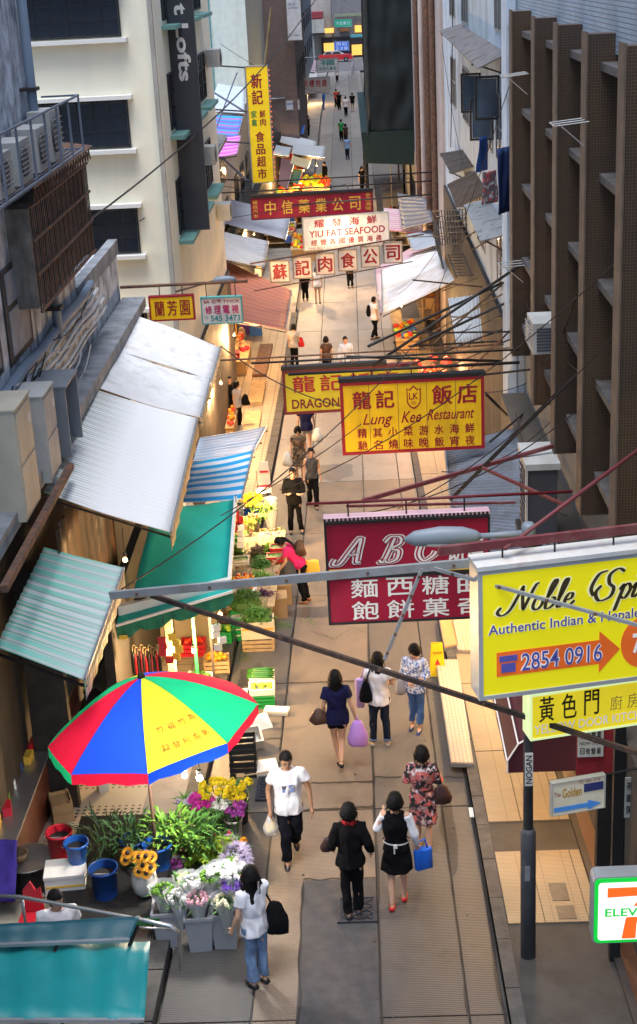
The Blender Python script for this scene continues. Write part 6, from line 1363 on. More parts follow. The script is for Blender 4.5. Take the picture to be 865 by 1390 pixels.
# glass counter at the far left
t = thing('shop_counter', 'long steel edged counter with packets at the left wall', 'counter', (-5.0, 18.6, gz(18.6) + .1)); b = MB(); b.span((-.25, -2.6, 0), (.2, 2.4, .95)); b.build('base', mat('maroon_counter', (.10, .03, .02), rough=.4), t); b = MB(); b.span((-.3, -2.65, .955), (.26, 2.45, .995)); b.build('top_edge', m_pan, t)
for k in range(14): q = MB(); q.box((-.05 + rf.uniform(-.08, .08), -2.3 + k * .33, 1.06), (.16, .22, .13), Matrix.Rotation(rf.uniform(-.4, .4), 3, 'Z')); q.build('packet', [m_gold, m_pl_red, m_leaf[2], m_foam, m_pl_blue][k % 5], t)
# dim stall backs under the awnings
m_curt = mat('stained_curtain', (.05, .026, .012), rough=.4, var=.6, scale=4, bump=.2, dirt=.8, dirtcol=(.22, .07, .01), dscale=3, streak=True, spec=.5)
def wallpart(label, a, b_, m, name='stall_wall'): q = MB(); c = (Vector(a) + Vector(b_)) / 2; q.span(Vector(a) - c, Vector(b_) - c); return tag(q.build(name, m, loc=c), label, 'wall')
b = MB(); b.sheet((-4.3, 18.6, 4.0), (-4.3, 22.6, 4.0), (-4.35, 22.6, 6.7), (-4.35, 18.6, 6.7), 30, 6, lambda u, v: .04 * math.sin(u * 60)); tag(b.build('plastic_curtain', m_curt, None, True), 'brown and orange stained plastic curtain beneath the near white awning', 'curtain')
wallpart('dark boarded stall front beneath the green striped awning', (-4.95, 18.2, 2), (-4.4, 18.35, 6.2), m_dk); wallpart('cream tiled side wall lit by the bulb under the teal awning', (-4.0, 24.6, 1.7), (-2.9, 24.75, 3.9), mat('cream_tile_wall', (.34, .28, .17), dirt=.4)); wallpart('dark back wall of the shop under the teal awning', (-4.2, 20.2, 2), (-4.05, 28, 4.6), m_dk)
for k in range(11):
    t = thing('hanging_umbrella', 'closed umbrella with curved handle hanging under the teal awning', 'umbrella', PY(180 + k * 3.6, 884 + (k % 3) * 3, 21.6), 0, 'closed umbrellas for sale')
    b = MB(); b.lathe([(.005, -.5), (.03, -.35), (.028, -.1), (.01, 0)], (0, 0, 0), 8); b.build('canopy', [m_blk, m_pl_red, m_dk, m_maroon][k % 4], t, True); b = MB(); b.tube([(0, 0, 0), (0, 0, .08), (.02, 0, .12), (.05, 0, .1)], .01, 6); b.build('handle', m_wcrate, t)
wallpart('cream post of the shop front beside the bulb', (-3.42, 21.5, 2), (-3.3, 21.62, 4.3), mat('cream_post', (.55, .42, .2)), 'shop_post'); wallpart('thin green pole beside the cream post', (-3.02, 21.9, 2), (-2.97, 21.95, 4.0), m_gcrate, 'awning_pole')
wallpart('dark pole at the front corner of the teal awning', (-2.75, 22.0, 1.9), (-2.71, 22.04, 4.1), m_black, 'awning_pole')
# vegetable stall beside the road
def on(x, y_, z=0.): return G(x, y_, z)
foam_box('white foam box of leafy greens with an orange label on a wooden crate', on(352, 880) + Vector((0, .05, .26)), .62, .42, .34, R(2), m=mat('cream_foam', (.62, .52, .36), bump=.1), band=m_ora)
crate('pale wooden slat crate beneath the foam box of greens', on(352, 880), .6, .4, .26, m_wcrate, 0, 3)
greens('spinach bunches spilling from the foam box', on(352, 880) + Vector((0, .05, .58)), .3, .22, 420, .13, .035, m_leaf[0])
crate('green and white crate behind the foam box', on(330, 865), .5, .4, .5, m_gcrate, 0, 4, m_foam)
greens('dark coriander bunches behind the foam box', on(336, 862) + Vector((0, .1, .62)), .38, .26, 600, .1, .03, m_leaf[1], h=.12, mound=.22)
veg = thing('vegetable_table', 'long wooden trestle table piled with vegetables beside the road', 'table', (-2.35, 28.0, gz(28))); sl = math.atan2(gz(30) - gz(26), 4); veg.rotation_euler = (sl, 0, 0)
for k in range(6): b = MB(); b.box((-.4 + k * .16, 0, .55), (.15, 5.2, .04)); b.build('plank', m_wcrate, veg)
for sy in (-2.3, 0, 2.3):
    for sx in (-.38, .38): b = MB(); b.box((sx, sy, .26), (.05, .05, .54)); b.build('leg', m_wcrate, veg)
def vt(x, y_, h=.0): r0 = ray(x, y_); Y = 20.
for lab, x, y_, sx, sy, n, L, w, m, mo in (('heap of choy sum in front of the reaching shopper', 352, 789, .26, .3, 360, .14, .03, m_leaf[2], .1), ('heap of pea shoots behind the choy sum', 355, 768, .26, .3, 360, .12, .035, m_leaf[0], .12), ('dark red lettuce heap on the vegetable table', 350, 752, .2, .25, 240, .11, .05, fol((.14, .1, .05), 'red_lettuce'), .1), ('pale lettuce heap near the flower boxes', 365, 748, .2, .22, 220, .1, .05, m_lime, .1), ('celery and herb pile under the teal awning edge', 322, 750, .22, .3, 260, .12, .04, m_leaf[2], .1), ('purple aubergine leaf pile below the rust spotted steel', 358, 812, .22, .2, 120, .16, .04, fol((.07, .02, .06), 'aubergine'), .08)):
    greens(lab, PZ(x, y_, gz(28) + .66 + (0 if y_ > 770 else -.1)), sx, sy, n, L, w, m, mound=mo)
m_tom = mat('tomato', (.65, .04, .015), rough=.35, bump=0); m_orf = mat('orange_fruit', (.8, .28, .01), rough=.5, bump=.1)
t = thing('fruit_tray', 'tray of oranges and tomatoes beside the leafy greens', 'fruit', PZ(331, 790, gz(26.5) + .62))
for k in range(34): q = MB(); a = rf.uniform(0, 6.28); rr = .26 * math.sqrt(rf.random()); q.ball((rr * math.cos(a), rr * math.sin(a) * 1.4, .06 * (1 - rr / .26) + rf.uniform(0, .03)), .045, 8, 6); q.build('fruit', m_orf if k % 3 else m_tom, t, True)
b = MB(); b.box((0, 0, -.06), (.55, .75, .04)); b.build('tray', m_foam, t)
for lab, x, y_, m in (('red plastic crate of vegetables by the shopper', 376, 760, m_pl_red), ('upper red plastic crate near the boxed flowers', 380, 748, m_pl_red), ('white and green box under the teal awning edge', 325, 765, m_foam)):
    crate(lab, PZ(x, y_, gz(28) + .62), .42, .3, .13, m, R(4), 2, m_leaf[0])
for lab, x, y_ in (('brown carton under the near end of the vegetable table', 378, 836), ('blue lidded carton beside the brown carton', 384, 818)): foam_box(lab, on(x, y_), .38, .4, .42, R(5), True, m=m_card, name='cardboard_box')
# flowers beyond the vegetables
for lab, x, y_, z, m, k, n, r, s in (('orange and red lilies by the bulb under the striped awning', 333, 712, .85, m_ora, 'lily', 14, .08, .2), ('salmon roses beside the orange lilies', 345, 704, .9, fol((.75, .25, .15), 'salmon_bloom'), 'mum', 8, .07, .14), ('lime hydrangeas above the paper wrapped flowers', 360, 690, 1.0, m_lime, 'mum', 14, .07, .2), ('pale pink gladioli in the cardboard box', 371, 726, .62, fol((.7, .45, .48), 'blush_bloom'), 'bud', 30, .04, .22), ('cream rosebuds at the front of the cardboard box', 369, 734, .55, m_cream2, 'bud', 26, .035, .18), ('mixed purple asters beside the cardboard box', 350, 735, .6, m_mag, 'mum', 10, .05, .14), ('yellow and orange marigolds at the awning edge', 336, 733, .6, m_ora, 'mum', 14, .05, .16), ('tall yellow gladioli under the bulb', 342, 680, 1.0, m_yel, 'spike', 10, .1, .2)):
    bunch(lab, PZ(x, y_, gz(31.5) + z), s, n, r, m, k, 40, m_leaf[2], L=.2)
foam_box('cardboard box of pale pink flowers', on(371, 748) + Vector((-.05, .1, 0)), .5, .4, .45, R(3), m=m_card, name='cardboard_box')
t = thing('paper_wrapped_bundle', 'white paper wrapped flower bundle standing by the gutter', 'bundle', on(369, 715)); b = MB(); b.lathe([(.12, 0), (.16, .3), (.2, .62), (.17, .75), (.06, .8)], (0, 0, 0), 10); b.v = [(x + .03 * noise.noise(Vector((x * 9, y_ * 9, z * 5))), y_, z) for x, y_, z in b.v]; b.build('paper', m_foam, t)
t = thing('price_cloth', 'white hanging bag with red stripes at the corner of the striped awning', 'bag', PY(359, 648, 31)); b = MB(); b.box((0, 0, 0), (.3, .06, .75), taper=.7); b.build('body', m_foam, t); b = MB(); b.box((0, -.034, -.2), (.28, .004, .06)); b.box((0, -.034, .15), (.2, .004, .05)); b.build('red_stripe', m_pl_red, t)
# boxes between stall and road
crate('green plastic crate holding foam and papayas', on(357, 958), .42, .34, .28, m_gcrate, R(3), 4)
foam_box('white foam tray of papayas set in the green crate', on(357, 958) + Vector((0, 0, .24)), .44, .34, .14, R(3))
m_pap = mat('papaya', (.36, .45, .04), rough=.5, var=.3, bump=0)
for k in range(6): q = MB(); q.ball((0, 0, 0), (.085, .05, .05), 8, 6); o = q.build('papaya', m_pap, None, True, on(357, 958) + Vector((-.14 + .14 * (k % 3), -.07 + .13 * (k // 3), .35))); o.rotation_euler = (0, 0, rf.uniform(0, 3)); tag(o, 'green yellow papaya in the foam tray', 'papaya', 'papayas in the tray')
foam_box('yellow and white box of long cucumbers', on(357, 935), .44, .38, .3, R(2), m=m_foam, band=m_gold)
for k in range(9): q = MB(); q.tube([(-.24, 0, 0), (-.1, .01, .01), (.1, .01, .01), (.24, 0, 0)], [.015, .028, .028, .015], 7); o = q.build('cucumber', mat('cucumber', (.03, .14, .02), rough=.4, var=.3, bump=0), None, True, on(357, 935) + Vector((-.02, -.16 + .04 * k, .30 + .02 * (k % 2)))); o.rotation_euler = (0, 0, rf.uniform(-.08, .08)); tag(o, 'long dark green cucumber on the white box', 'cucumber', 'cucumbers on the box')
for lab, x, y_, w, d, h, rz, rx in (('tilted white foam lid leaning by the green crate', 352, 985, .34, .3, .05, 30, 40), ('flat white foam lid lying by the gutter', 376, 968, .4, .18, .04, -10, 4), ('white foam lid lying near the man in the white shirt', 362, 1048, .34, .36, .06, 12, 4), ('crumpled white foam box between the lids and crates', 343, 1010, .3, .35, .25, 15, 20), ('flat white card at the umbrella edge', 318, 944, .5, .2, .02, 3, 0)):
    foam_box(lab, on(x, y_, .02), w, d, h, R(rz), h < .1, rx=R(rx) if rx > 10 else 0)
crate('upper black plastic crate of empty bottles by the umbrella', on(332, 1050) + Vector((0, 0, .32)), .42, .36, .3, m_blk, R(4), 3); crate('lower black plastic crate under the bottle crate', on(332, 1050), .42, .36, .3, m_blk, R(1), 3)
t = thing('iron_bench', 'black wrought iron bench end beside the green crate', 'bench', on(340, 985)); 
for s in (0, 1): b = MB(); b.tube([(s * -.45, 0, 0), (s * -.45, 0, .55), (s * -.45, .1, .62)], .02, 6); b.build('leg', m_black, t)
b = MB(); b.tube([(-.45, 0, .5), (0, 0, .5)], .02, 6); b.build('rail', m_black, t); b = MB()
for k in range(4): b.tube([(-.4 + k * .1 + .045 * math.cos(a * .7), 0, .38 + .07 * math.sin(a * .7)) for a in range(10)], .01, 5)
b.build('scroll', m_black, t)
t = thing('broom', 'wooden broom stick lying from the gutter to the stall', 'broom', on(372, 1062, .1)); b = MB(); b.tube([(-.45, 0, .12), (.1, .06, .16)], .012, 6); b.build('stick', m_wcrate, t); b = MB(); b.box((-.5, 0, .1), (.12, .1, .06)); b.build('head', m_card, t)
def litter(p, n, s, m, label):
    b = MB()
    for _ in range(n): b.leaf((rf.gauss(0, s), rf.gauss(0, s), .012), (rf.uniform(-1, 1), rf.uniform(-1, 1), .1), .07, .02)
    tag(b.build('scattered_leaves', m, None, False, p), label, 'leaves', kind='stuff')
litter(on(385, 850), 60, .12, m_leaf[0], 'dropped greens on the road beside the crate'); litter(on(320, 895), 80, .25, m_leaf[1], 'trodden leaves in the gutter by the kerb'); litter(on(420, 845), 12, .08, m_leaf[2], 'stray leaves on the road')
# stalls further along (left)
m_goods = [m_orf, m_tom, m_yel, m_lime, m_foam, m_wcrate, m_pl_red]
def stall(label, p, w, d, goods, n=24, r=.07, rz=0.):
    t = thing('market_stall', label, 'stall', p, rz); b = MB(); b.box((0, 0, .62), (w, d, .05)); b.build('table_top', m_wcrate, t)
    b = MB(); b.box((0, 0, .3), (w * .92, d * .92, .58)); b.build('skirt', m_card, t)
    for k in range(n): q = MB(); q.ball((rf.uniform(-.45, .45) * w, rf.uniform(-.45, .45) * d, .68 + rf.uniform(0, .08)), (r, r, r * .8), 7, 5); q.build('produce', goods[k % len(goods)], t, True)
    return t
stall('stall of oranges and apples beside the two shoppers', on(306, 590), .8, 2.6, [m_orf, m_tom, m_orf], 70, .07)
stall('stall of packaged goods under the television repair sign', on(322, 500), 1.0, 3.0, [m_card, m_pl_red, m_wcrate], 24, .12)
stall('bright fish and fruit stall behind the seafood sign', on(418, 345), 1.6, 4, [m_orf, m_yel, m_lime, m_tom], 40, .13)
stall('far orange fruit stall beside the man in black', on(428, 262), 2.0, 6, [m_orf, m_lime, m_yel, m_tom], 50, .2)
stall('far mixed stall behind the red medicine sign', on(385, 280), 1.6, 5, [m_orf, m_tom, m_leaf[2]], 30, .18)
stall('clothes and bag stall under the white stained awning', on(552, 470), .9, 3, [m_tom, m_lime, m_orf, m_pl_blue], 30, .12)
stall('red lit meat stall on the right pavement', on(588, 540, .1), 1.1, 3, [m_tom, fol((.5, .12, .1), 'meat')], 30, .1)
# planks, boards and boxes on the left gutter
for lab, x0, y0, x1, y1, m in (('long reddish plank bench along the gutter', 362, 470, 352, 512, m_rust), ('pale board lying along the gutter', 352, 520, 346, 550, m_wcrate), ('second pale board nearer the shoppers', 345, 562, 340, 590, m_wcrate)):
    a, c = on(x0, y0, .12), on(x1, y1, .12); q = MB(); mid = (a + c) / 2; q.bar(a - mid, c - mid, .5, .2); tag(q.build('wooden_plank', m, loc=mid), lab, 'plank')
tag(MB().span((-.4, -.3, 0), (.4, .3, .02)).build('red_mat', m_pl_red, None, False, on(368, 494, .02)), 'red plastic sheet on the road near the plank bench', 'mat')
for lab, x, y_, m, w, h in (('tall orange carton stack with a red banner below the repair sign', 311, 478, m_ora, .7, 1.3), ('dark red plastic drum by the stall', 316, 508, MATS['maroon_frame'], .6, .8), ('purple basket beside the carton stack', 336, 455, m_pur, .7, .5), ('small blue chair frame beside the purple basket', 348, 458, m_pl_blue, .5, .5)): foam_box(lab, on(x, y_), w, w, h, R(5), True, m=m, name='stacked_box')
# right pavement: plate ramps and wet floor sign
m_ramp = tiles('chequer_plate', (.52, .42, .33), (.47, .38, .3), (.33, .26, .2), .06, .06, msize=.2, rough=.45, dirt=.3, bump=.6, dirtcol=(.3, .24, .19))
def ramp(label, px, m):
    cs = [G(*p, .17) for p in px]; t = thing('metal_ramp', label, 'ramp', cs[0]); o = cs[0]
    b = MB(); b.prism([c - o for c in cs], (0, 0, .02)); b.build('plate', m, t)
    b = MB()
    for i in range(4): b.bar(cs[i] - o + Vector((0, 0, -.03)), cs[(i + 1) % 4] - o + Vector((0, 0, -.03)), .02, .06)
    b.build('edge', m_alu, t)
    b = MB(); b.box((cs[0] + cs[2]) / 2 - o - Vector((0, 0, .16)), (.2, (cs[0] - cs[2]).length * .5, .1)); b.build('block', m_black, t)
ramp('long silver chequer plate ramp on the kerb by the woman in blue', [(592, 897), (621, 897), (642, 1037), (613, 1037)], m_ramp)
ramp('orange board ramp by the wet floor sign', [(596, 838), (614, 838), (622, 876), (604, 880)], mat('orange_board', (.55, .24, .1), bump=.1))
ramp('cream plate ramp beyond the orange board', [(608, 830), (640, 830), (640, 884), (622, 884)], m_ramp)
t = thing('wet_floor_sign', 'yellow folding wet floor sign at the kerb behind the woman in blue', 'sign', G(594, 914)); yl = mat('caution_yellow', (.75, .5, .01), rough=.4, bump=0)
for s in (-1, 1): b = MB(); b.prism([(-.14, s * .14, 0), (.14, s * .14, 0), (.1, s * .02, .6), (-.1, s * .02, .6)], (0, s * .012, 0)); b.build('board', yl, t)
b = MB(); b.prism([(-.05, -.107, .22), (.05, -.107, .22), (0, -.085, .33)], (0, -.004, 0)); b.build('warning_mark', m_pl_red, t)
lettering(t, 'CAUTION', (-.085, .42, .085, .47), m_blackp, -.085, bold=.02)
tag(MB().span((-.03, -.12, 0), (.03, .12, .02)).build('litter', m_foam, None, False, G(640, 1105, .01)), 'white scrap of litter in the right gutter', 'litter')
# posters and dark glass front on the right
def poster(label, x0, y0, x1, y1, Y, col, lines, m_t):
    a, c = PY(x0, y1, Y), PY(x1, y0, Y); w, h = c.x - a.x, c.z - a.z; t = thing('poster', label, 'poster', (a + c) / 2)
    b = MB(); b.span((-w / 2, 0, -h / 2), (w / 2, .012, h / 2)); b.build('sheet', mat('poster_%d_%d' % (x0, y0), col, bump=0), t)
    for s, v0, v1 in lines: lettering(t, s, (-w * .42, h * (.5 - v1), w * .42, h * (.5 - v0)), m_t, -.003, cells=ord(s[0]) > 999, track=.2, bold=.01)
    return t
wallpart('dark shopfront pier with posters beside the lit boxes', (2.62, 14.9, 2.6), (2.94, 15.05, 6.3), m_dk, 'shop_pier')
poster('white notice with black characters on the red panel', 784, 985, 820, 1028, 14.85, (.6, .58, .55), [('龍城藥業', .15, .4), ('NOW OPEN', .5, .6), ('日夜營業', .7, .9)], m_blackp)
poster('red panel behind the white notice', 782, 982, 846, 1052, 14.88, (.28, .02, .03), [], m_blackp)
poster('pale notice with dark columns of characters near the convenience store', 846, 1055, 875, 1110, 14.6, (.45, .45, .42), [('茶餐', .1, .3), ('廳飯', .4, .6), ('粥麵', .7, .9)], m_blackp)
wallpart('dark sign post beside the cream arrow sign', (2.62, 13.9, 2.7), (2.74, 14.0, 6.0), m_blk, 'sign_post')
# bottom left: stall roofs and stainless handrail
def tarp(label, px, z0, z1, m, waves, amp):
    cs = [PZ(*px[0], z1), PZ(*px[1], z1), PZ(*px[2], z0), PZ(*px[3], z0)]; return corrugated('stall_roof', label, cs, m, waves, None, 'stall roof', amp)
m_ttarp = mat('teal_roof_sheet', (.006, .19, .2), rough=.5, var=.1, bump=.05, dirt=.2, dirtcol=(.01, .18, .2)); m_dteal = mat('dark_teal_sheet', (.008, .07, .095), rough=.45, var=.15, bump=.05, dirt=.2, dirtcol=(.1, .15, .16), dscale=6)
tarp('dark teal metal stall roof behind the handrail', [(-30, 1256), (190, 1243), (176, 1276), (-30, 1284)], 4.4, 4.5, m_dteal, 6, .004)
tarp('bright teal ribbed stall roof at the bottom edge', [(-30, 1264), (204, 1278), (196, 1385), (-30, 1385)], 4.3, 4.3, m_ttarp, 4, .02)
t = thing('handrail', 'stainless steel handrail bending down beside the teal stall roofs', 'handrail', PZ(120, 1240, 4.45)); o = t.location
hp = [PZ(-20, 1216, 4.45), PZ(26, 1217, 4.45), PZ(200, 1250, 4.4), PZ(232, 1257, 4.38), PZ(242, 1266, 4.3), PZ(246, 1315, 3.4)]
b = MB(); b.tube([p - o for p in hp], .022, 10); b.build('rail', m_pan, t, True)
b = MB(); b.tube([PZ(30, 1219, 4.42) - o, PZ(36, 1262, 4.0) - o], .018, 8); b.tube([PZ(180, 1258, 4.1) - o, PZ(236, 1262, 4.0) - o], .012, 8); b.build('post', m_pan, t, True)
t = thing('red_chair', 'red plastic chair back poking up behind the handrail', 'chair', PZ(42, 1210, 3.4)); b = MB(); b.prism([(-.14, 0, -.3), (.14, 0, -.3), (.12, 0, .05), (.06, 0, .0), (.0, 0, .14), (-.1, 0, .02)], (0, .03, 0)); b.build('back', m_pl_red, t); b = MB(); b.box((0, -.15, -.32), (.3, .34, .03)); b.build('seat', m_pl_red, t)
for sx in (-.12, .12):
    for sy in (-.3, 0): b = MB(); b.box((sx, sy, -.55), (.03, .03, .44)); b.build('leg', m_pl_red, t)
# taxi across the junction
t = thing('taxi', 'red taxi with silver roof stopped across the end of the street', 'taxi', G(456, 84) + Vector((0, 0, .02))); b = MB()
pr = [(-2.3, .3), (-2.35, .75), (-2.2, .92), (-1.2, 1.0), (1.0, 1.0), (2.15, .88), (2.35, .6), (2.3, .3)]; b.prism([(x, -.85, z) for x, z in pr], (0, 1.7, 0)); b.build('body', mat('taxi_red', (.5, .015, .03), rough=.25, bump=0, spec=.6), t)
b = MB(); pr = [(-1.7, 1.005), (-1.25, 1.42), (.3, 1.45), (1.15, 1.005)]; b.prism([(x, -.72, z) for x, z in pr], (0, 1.44, 0)); b.build('cabin', mat('taxi_silver', (.55, .57, .6), rough=.3, metal=.4, bump=0), t)
for x0, x1 in ((-1.35, -.45), (-.35, .75)): b = MB(); b.prism([(x0 - .12, -.73, 1.04), (x0 + .12, -.73, 1.36), (x1 - .22, -.73, 1.36), (x1, -.73, 1.04)], (0, .008, 0)); b.build('window', m_glass, t)
for sx in (-1.4, 1.4):
    for sy in (-.8, .8): b = MB(); b.lathe([(.32, -.1), (.32, .1)], (sx, sy, .32), 16, rot=Matrix.Rotation(R(90), 3, 'X')); wh = b.build('wheel', m_blk, t); b = MB(); b.lathe([(.17, -.11), (.17, .11)], (sx, sy, .32), 12, rot=Matrix.Rotation(R(90), 3, 'X')); b.build('rim', m_alu, wh)
b = MB(); b.box((2.28, -.5, .65), (.12, .3, .15)); b.build('headlight', m_foam, t)
# more of the dense market on the left: dark sheet for shade, shelves of goods, extra canopies
wallpart('dark sheet standing in for shade behind the far stalls', (-5.1, 47.2, -.2), (-4.75, 99, 3.4), m_dk)  # dark sheet added in place of the shade behind the stalls
gcol = [m_orf, m_tom, m_yel, m_lime, m_foam, m_card, m_pl_red, m_pl_blue, m_wcrate]
def shelf(label, p, w, d, n, sz, cols=None):
    t = thing('market_shelf', label, 'shelf', p); cols = cols or gcol
    for j, z in enumerate((.35, .8, 1.25)): b = MB(); b.box((-.1 - .22 * j, 0, z), (w - .25 * j, d, .04)); b.build('board', m_wcrate, t)
    for s in (-1, 1): b = MB(); b.box((-w / 2, s * d * .48, .75), (.06, .06, 1.5)); b.build('post', m_wcrate, t)
    for k in range(n):
        j = k % 3; z = (.35, .8, 1.25)[j] + .02; s_ = sz * rf.uniform(.7, 1.3); q = MB(); q.box((w / 2 - .25 - .33 * j + rf.uniform(-.1, .1), -d / 2 + d * (k + .5) / n, z + s_ / 2), (s_, s_, s_), Matrix.Rotation(rf.uniform(-.3, .3), 3, 'Z')); q.build('goods', cols[rf.randrange(len(cols))], t)
shelf('orange lit shelf of dried goods under the television repair sign', on(318, 478), .9, 3.5, 27, .24, [m_orf, m_tom, m_card, m_gold]); shelf('shelf of tins and jars beneath the ribbed grey roof', on(345, 372), 1.2, 6, 36, .3); shelf('crowded shelf below the broad grey canvas roof', on(385, 325), 1.4, 6, 36, .34); shelf('bright shelf of flowers and fruit behind the seafood sign', on(408, 300), 1.3, 6, 36, .36, [m_lime, m_yel, m_orf, m_tom]); shelf('shelf of red and orange packets behind the red medicine sign', on(395, 250), 1.6, 8, 30, .4, [m_orf, m_tom, m_pl_red]); shelf('clothes and toy shelf under the white stained awning', on(585, 425, .1), .9, 5, 30, .3); shelf('shelf of boxes behind the pink striped awning', on(548, 330), 1.0, 5, 24, .35)
shelf('shelf of packed fruit at the foot of the white building', on(283, 560, .1), .8, 4, 30, .22, [m_orf, m_tom, m_card])
for lab, q, zb_, zf_, m in (('small dark canopy between the ribbed roof and the banner', [(268, 330), (262, 352), (292, 356), (298, 334)], 4.6, 4.2, m_zinc), ('grey tin lean-to beneath the grey banner', [(262, 352), (256, 380), (286, 384), (291, 356)], 4.4, 4.0, m_zinc2), ('green tarpaulin beside the far fruit stall', [(388, 226), (384, 244), (404, 250), (412, 230)], 2.9, 2.5, mat('green_tarp', (.03, .12, .06), dirt=.3)), ('white umbrella-like canopy at the far fish stall', [(398, 262), (395, 275), (428, 280), (430, 266)], 2.9, 2.6, m_awhite2), ('faded blue canopy past the tall yellow sign', [(372, 196), (369, 208), (392, 212), (396, 200)], 3.4, 3.0, MATS['pale_blue_canvas']), ('grey sheet roof near the distant orange stall', [(372, 128), (366, 150), (398, 154), (402, 134)], 3.8, 3.2, m_greyroof), ('red far canopy at the left kerb', [(408, 112), (404, 122), (424, 125), (427, 114)], 3.2, 2.8, m_redaw), ('white far canopy before the junction', [(412, 98), (409, 106), (430, 108), (432, 100)], 3.3, 3.0, m_awhite2)):
    roof_px(lab, q, zb_, zf_, m, 5, .008)
bulb('bulb under the white far canopy', PZ(418, 120, 2.6), 260); bulb('bulb beside the wall of the white building', PZ(285, 545, 2.8), 90); bulb('bulb in the shop behind the maroon canopy', Vector((2.2, 17.0, gz(17) + 2.1)), 40); bulb('bulb above the plate ramps in the shop doorway', Vector((2.5, 22.5, gz(22) + 2.2)), 80); bulb('bulb under the lean-to roof', Vector((2.4, 26.0, gz(26) + 2.2)), 110)
# fishmonger style clutter in the shaded shop under the striped awning
for lab, x, y_, m, w, h in (('black plastic sack beside the wooden table', 88, 948, m_blk, .4, .4), ('dark crate against the boarded stall front', 130, 1000, m_dk, .4, .7), ('small tan carton on top of the dark crate', 95, 1085, m_card, .25, .2), ('pale plaster figure hanging by the stall post', 140, 1075, m_pl_white, .15, .3)): foam_box(lab, on(x, y_, .1), w, w, h, R(rf.uniform(0, 40)), True, m=m, name='stall_box')
# tangle of rods, brackets and slack wires between the signs and the right-hand wall
rr_ = random.Random(21)
lab_w = ['slack wire looping along the brown fins', 'wire drooping between the restaurant signs', 'loose wire by the white window air conditioner', 'wire hanging off the pale blue wall', 'wire crossing above the meat stall', 'wire stretched over the lean-to roof', 'old wire beside the condenser box', 'wire running down to the white stained awning', 'cable looped over the bakery sign', 'wire crossing the far market roofs', 'wire tied to the tall yellow sign', 'wire strung before the mint wall']
for lab, a, c, s in zip(lab_w, [PX(690, 350, 3.2), PY(540, 470, 28), PX(720, 480, 3.1), PX(600, 60, 3.2), PY(545, 440, 38), PY(600, 640, 24), PX(700, 560, 3.0), PX(640, 250, 3.0), PY(470, 700, 18), PY(290, 250, 55), PY(335, 130, 59), PY(300, 60, 75)], [PX(830, 520, 3.1), PX(715, 520, 3.2), PX(800, 330, 3.1), PX(660, 330, 3.1), PX(690, 420, 3.2), PX(760, 560, 3.1), PX(770, 700, 3.0), PY(540, 400, 45), PX(780, 560, 3.1), PY(470, 250, 60), PY(480, 100, 100), PY(470, 130, 100)], [.6, .5, .7, .8, .4, .3, .5, .4, .3, .3, .6, .6]):
    cable(lab, a, c, s, rr_.choice([.007, .009, .013]))
lab_r = ['rusted bracket rod beside the yellow restaurant sign', 'bent black bracket under the white stained awning', 'iron stay slanting behind the red lamps', 'iron stay rising from the meat stall to the wall', 'level iron stay near the small zinc roof sheet', 'short iron bracket on the first brown fin', 'angled iron bracket below the grey board canopy', 'iron pole leaning beside the iron mesh cage', 'thin iron rail over the meat stall lamps', 'long iron rail from the six boards to the blue wall']
for lab, q in zip(lab_r, [(640, 500, 29, 712, 430, 3.3), (600, 395, 40, 655, 375, 3.3), (580, 455, 36, 690, 395, 3.3), (560, 520, 33, 705, 455, 3.3), (610, 430, 35, 690, 432, 3.3), (665, 600, 24, 712, 560, 3.3), (640, 340, 36, 690, 310, 3.3), (620, 330, 40, 668, 300, 3.3), (555, 482, 34, 720, 470, 3.3), (548, 322, 49, 640, 320, 3.3)]):
    girder(lab, PY(q[0], q[1], q[2]), PX(q[3], q[4], q[5]), .03, .03, m_rust if 'rust' in lab else m_black)
# tar seams and cracks on the road slabs, worn and uneven
m_tar = mat('tar_seam', (.018, .017, .017), rough=.55, bump=.3)
def seam(pts, w, seed):
    b = MB(); vs = []; n = 40; P_ = []
    for i in range(n + 1):
        t_ = i / n * (len(pts) - 1); k = min(int(t_), len(pts) - 2); f = t_ - k; x = pts[k][0] + (pts[k + 1][0] - pts[k][0]) * f; y_ = pts[k][1] + (pts[k + 1][1] - pts[k][1]) * f
        d = Vector((pts[k + 1][0] - pts[k][0], pts[k + 1][1] - pts[k][1], 0)).normalized(); nr = Vector((-d.y, d.x, 0)); off = .05 * noise.noise(Vector((i * .35, seed, 0))); ww = w * (.5 + 1.1 * abs(noise.noise(Vector((i * .6, seed + 5, 1)))) + .3)
        for s in (-1, 1): q = Vector((x, y_, 0)) + nr * (off + s * ww); vs.append((q.x, q.y, gz(q.y) + .009))
    b.add(vs, [(2 * i, 2 * i + 1, 2 * i + 3, 2 * i + 2) for i in range(n)]); b.build('tar_seam', m_tar, road)
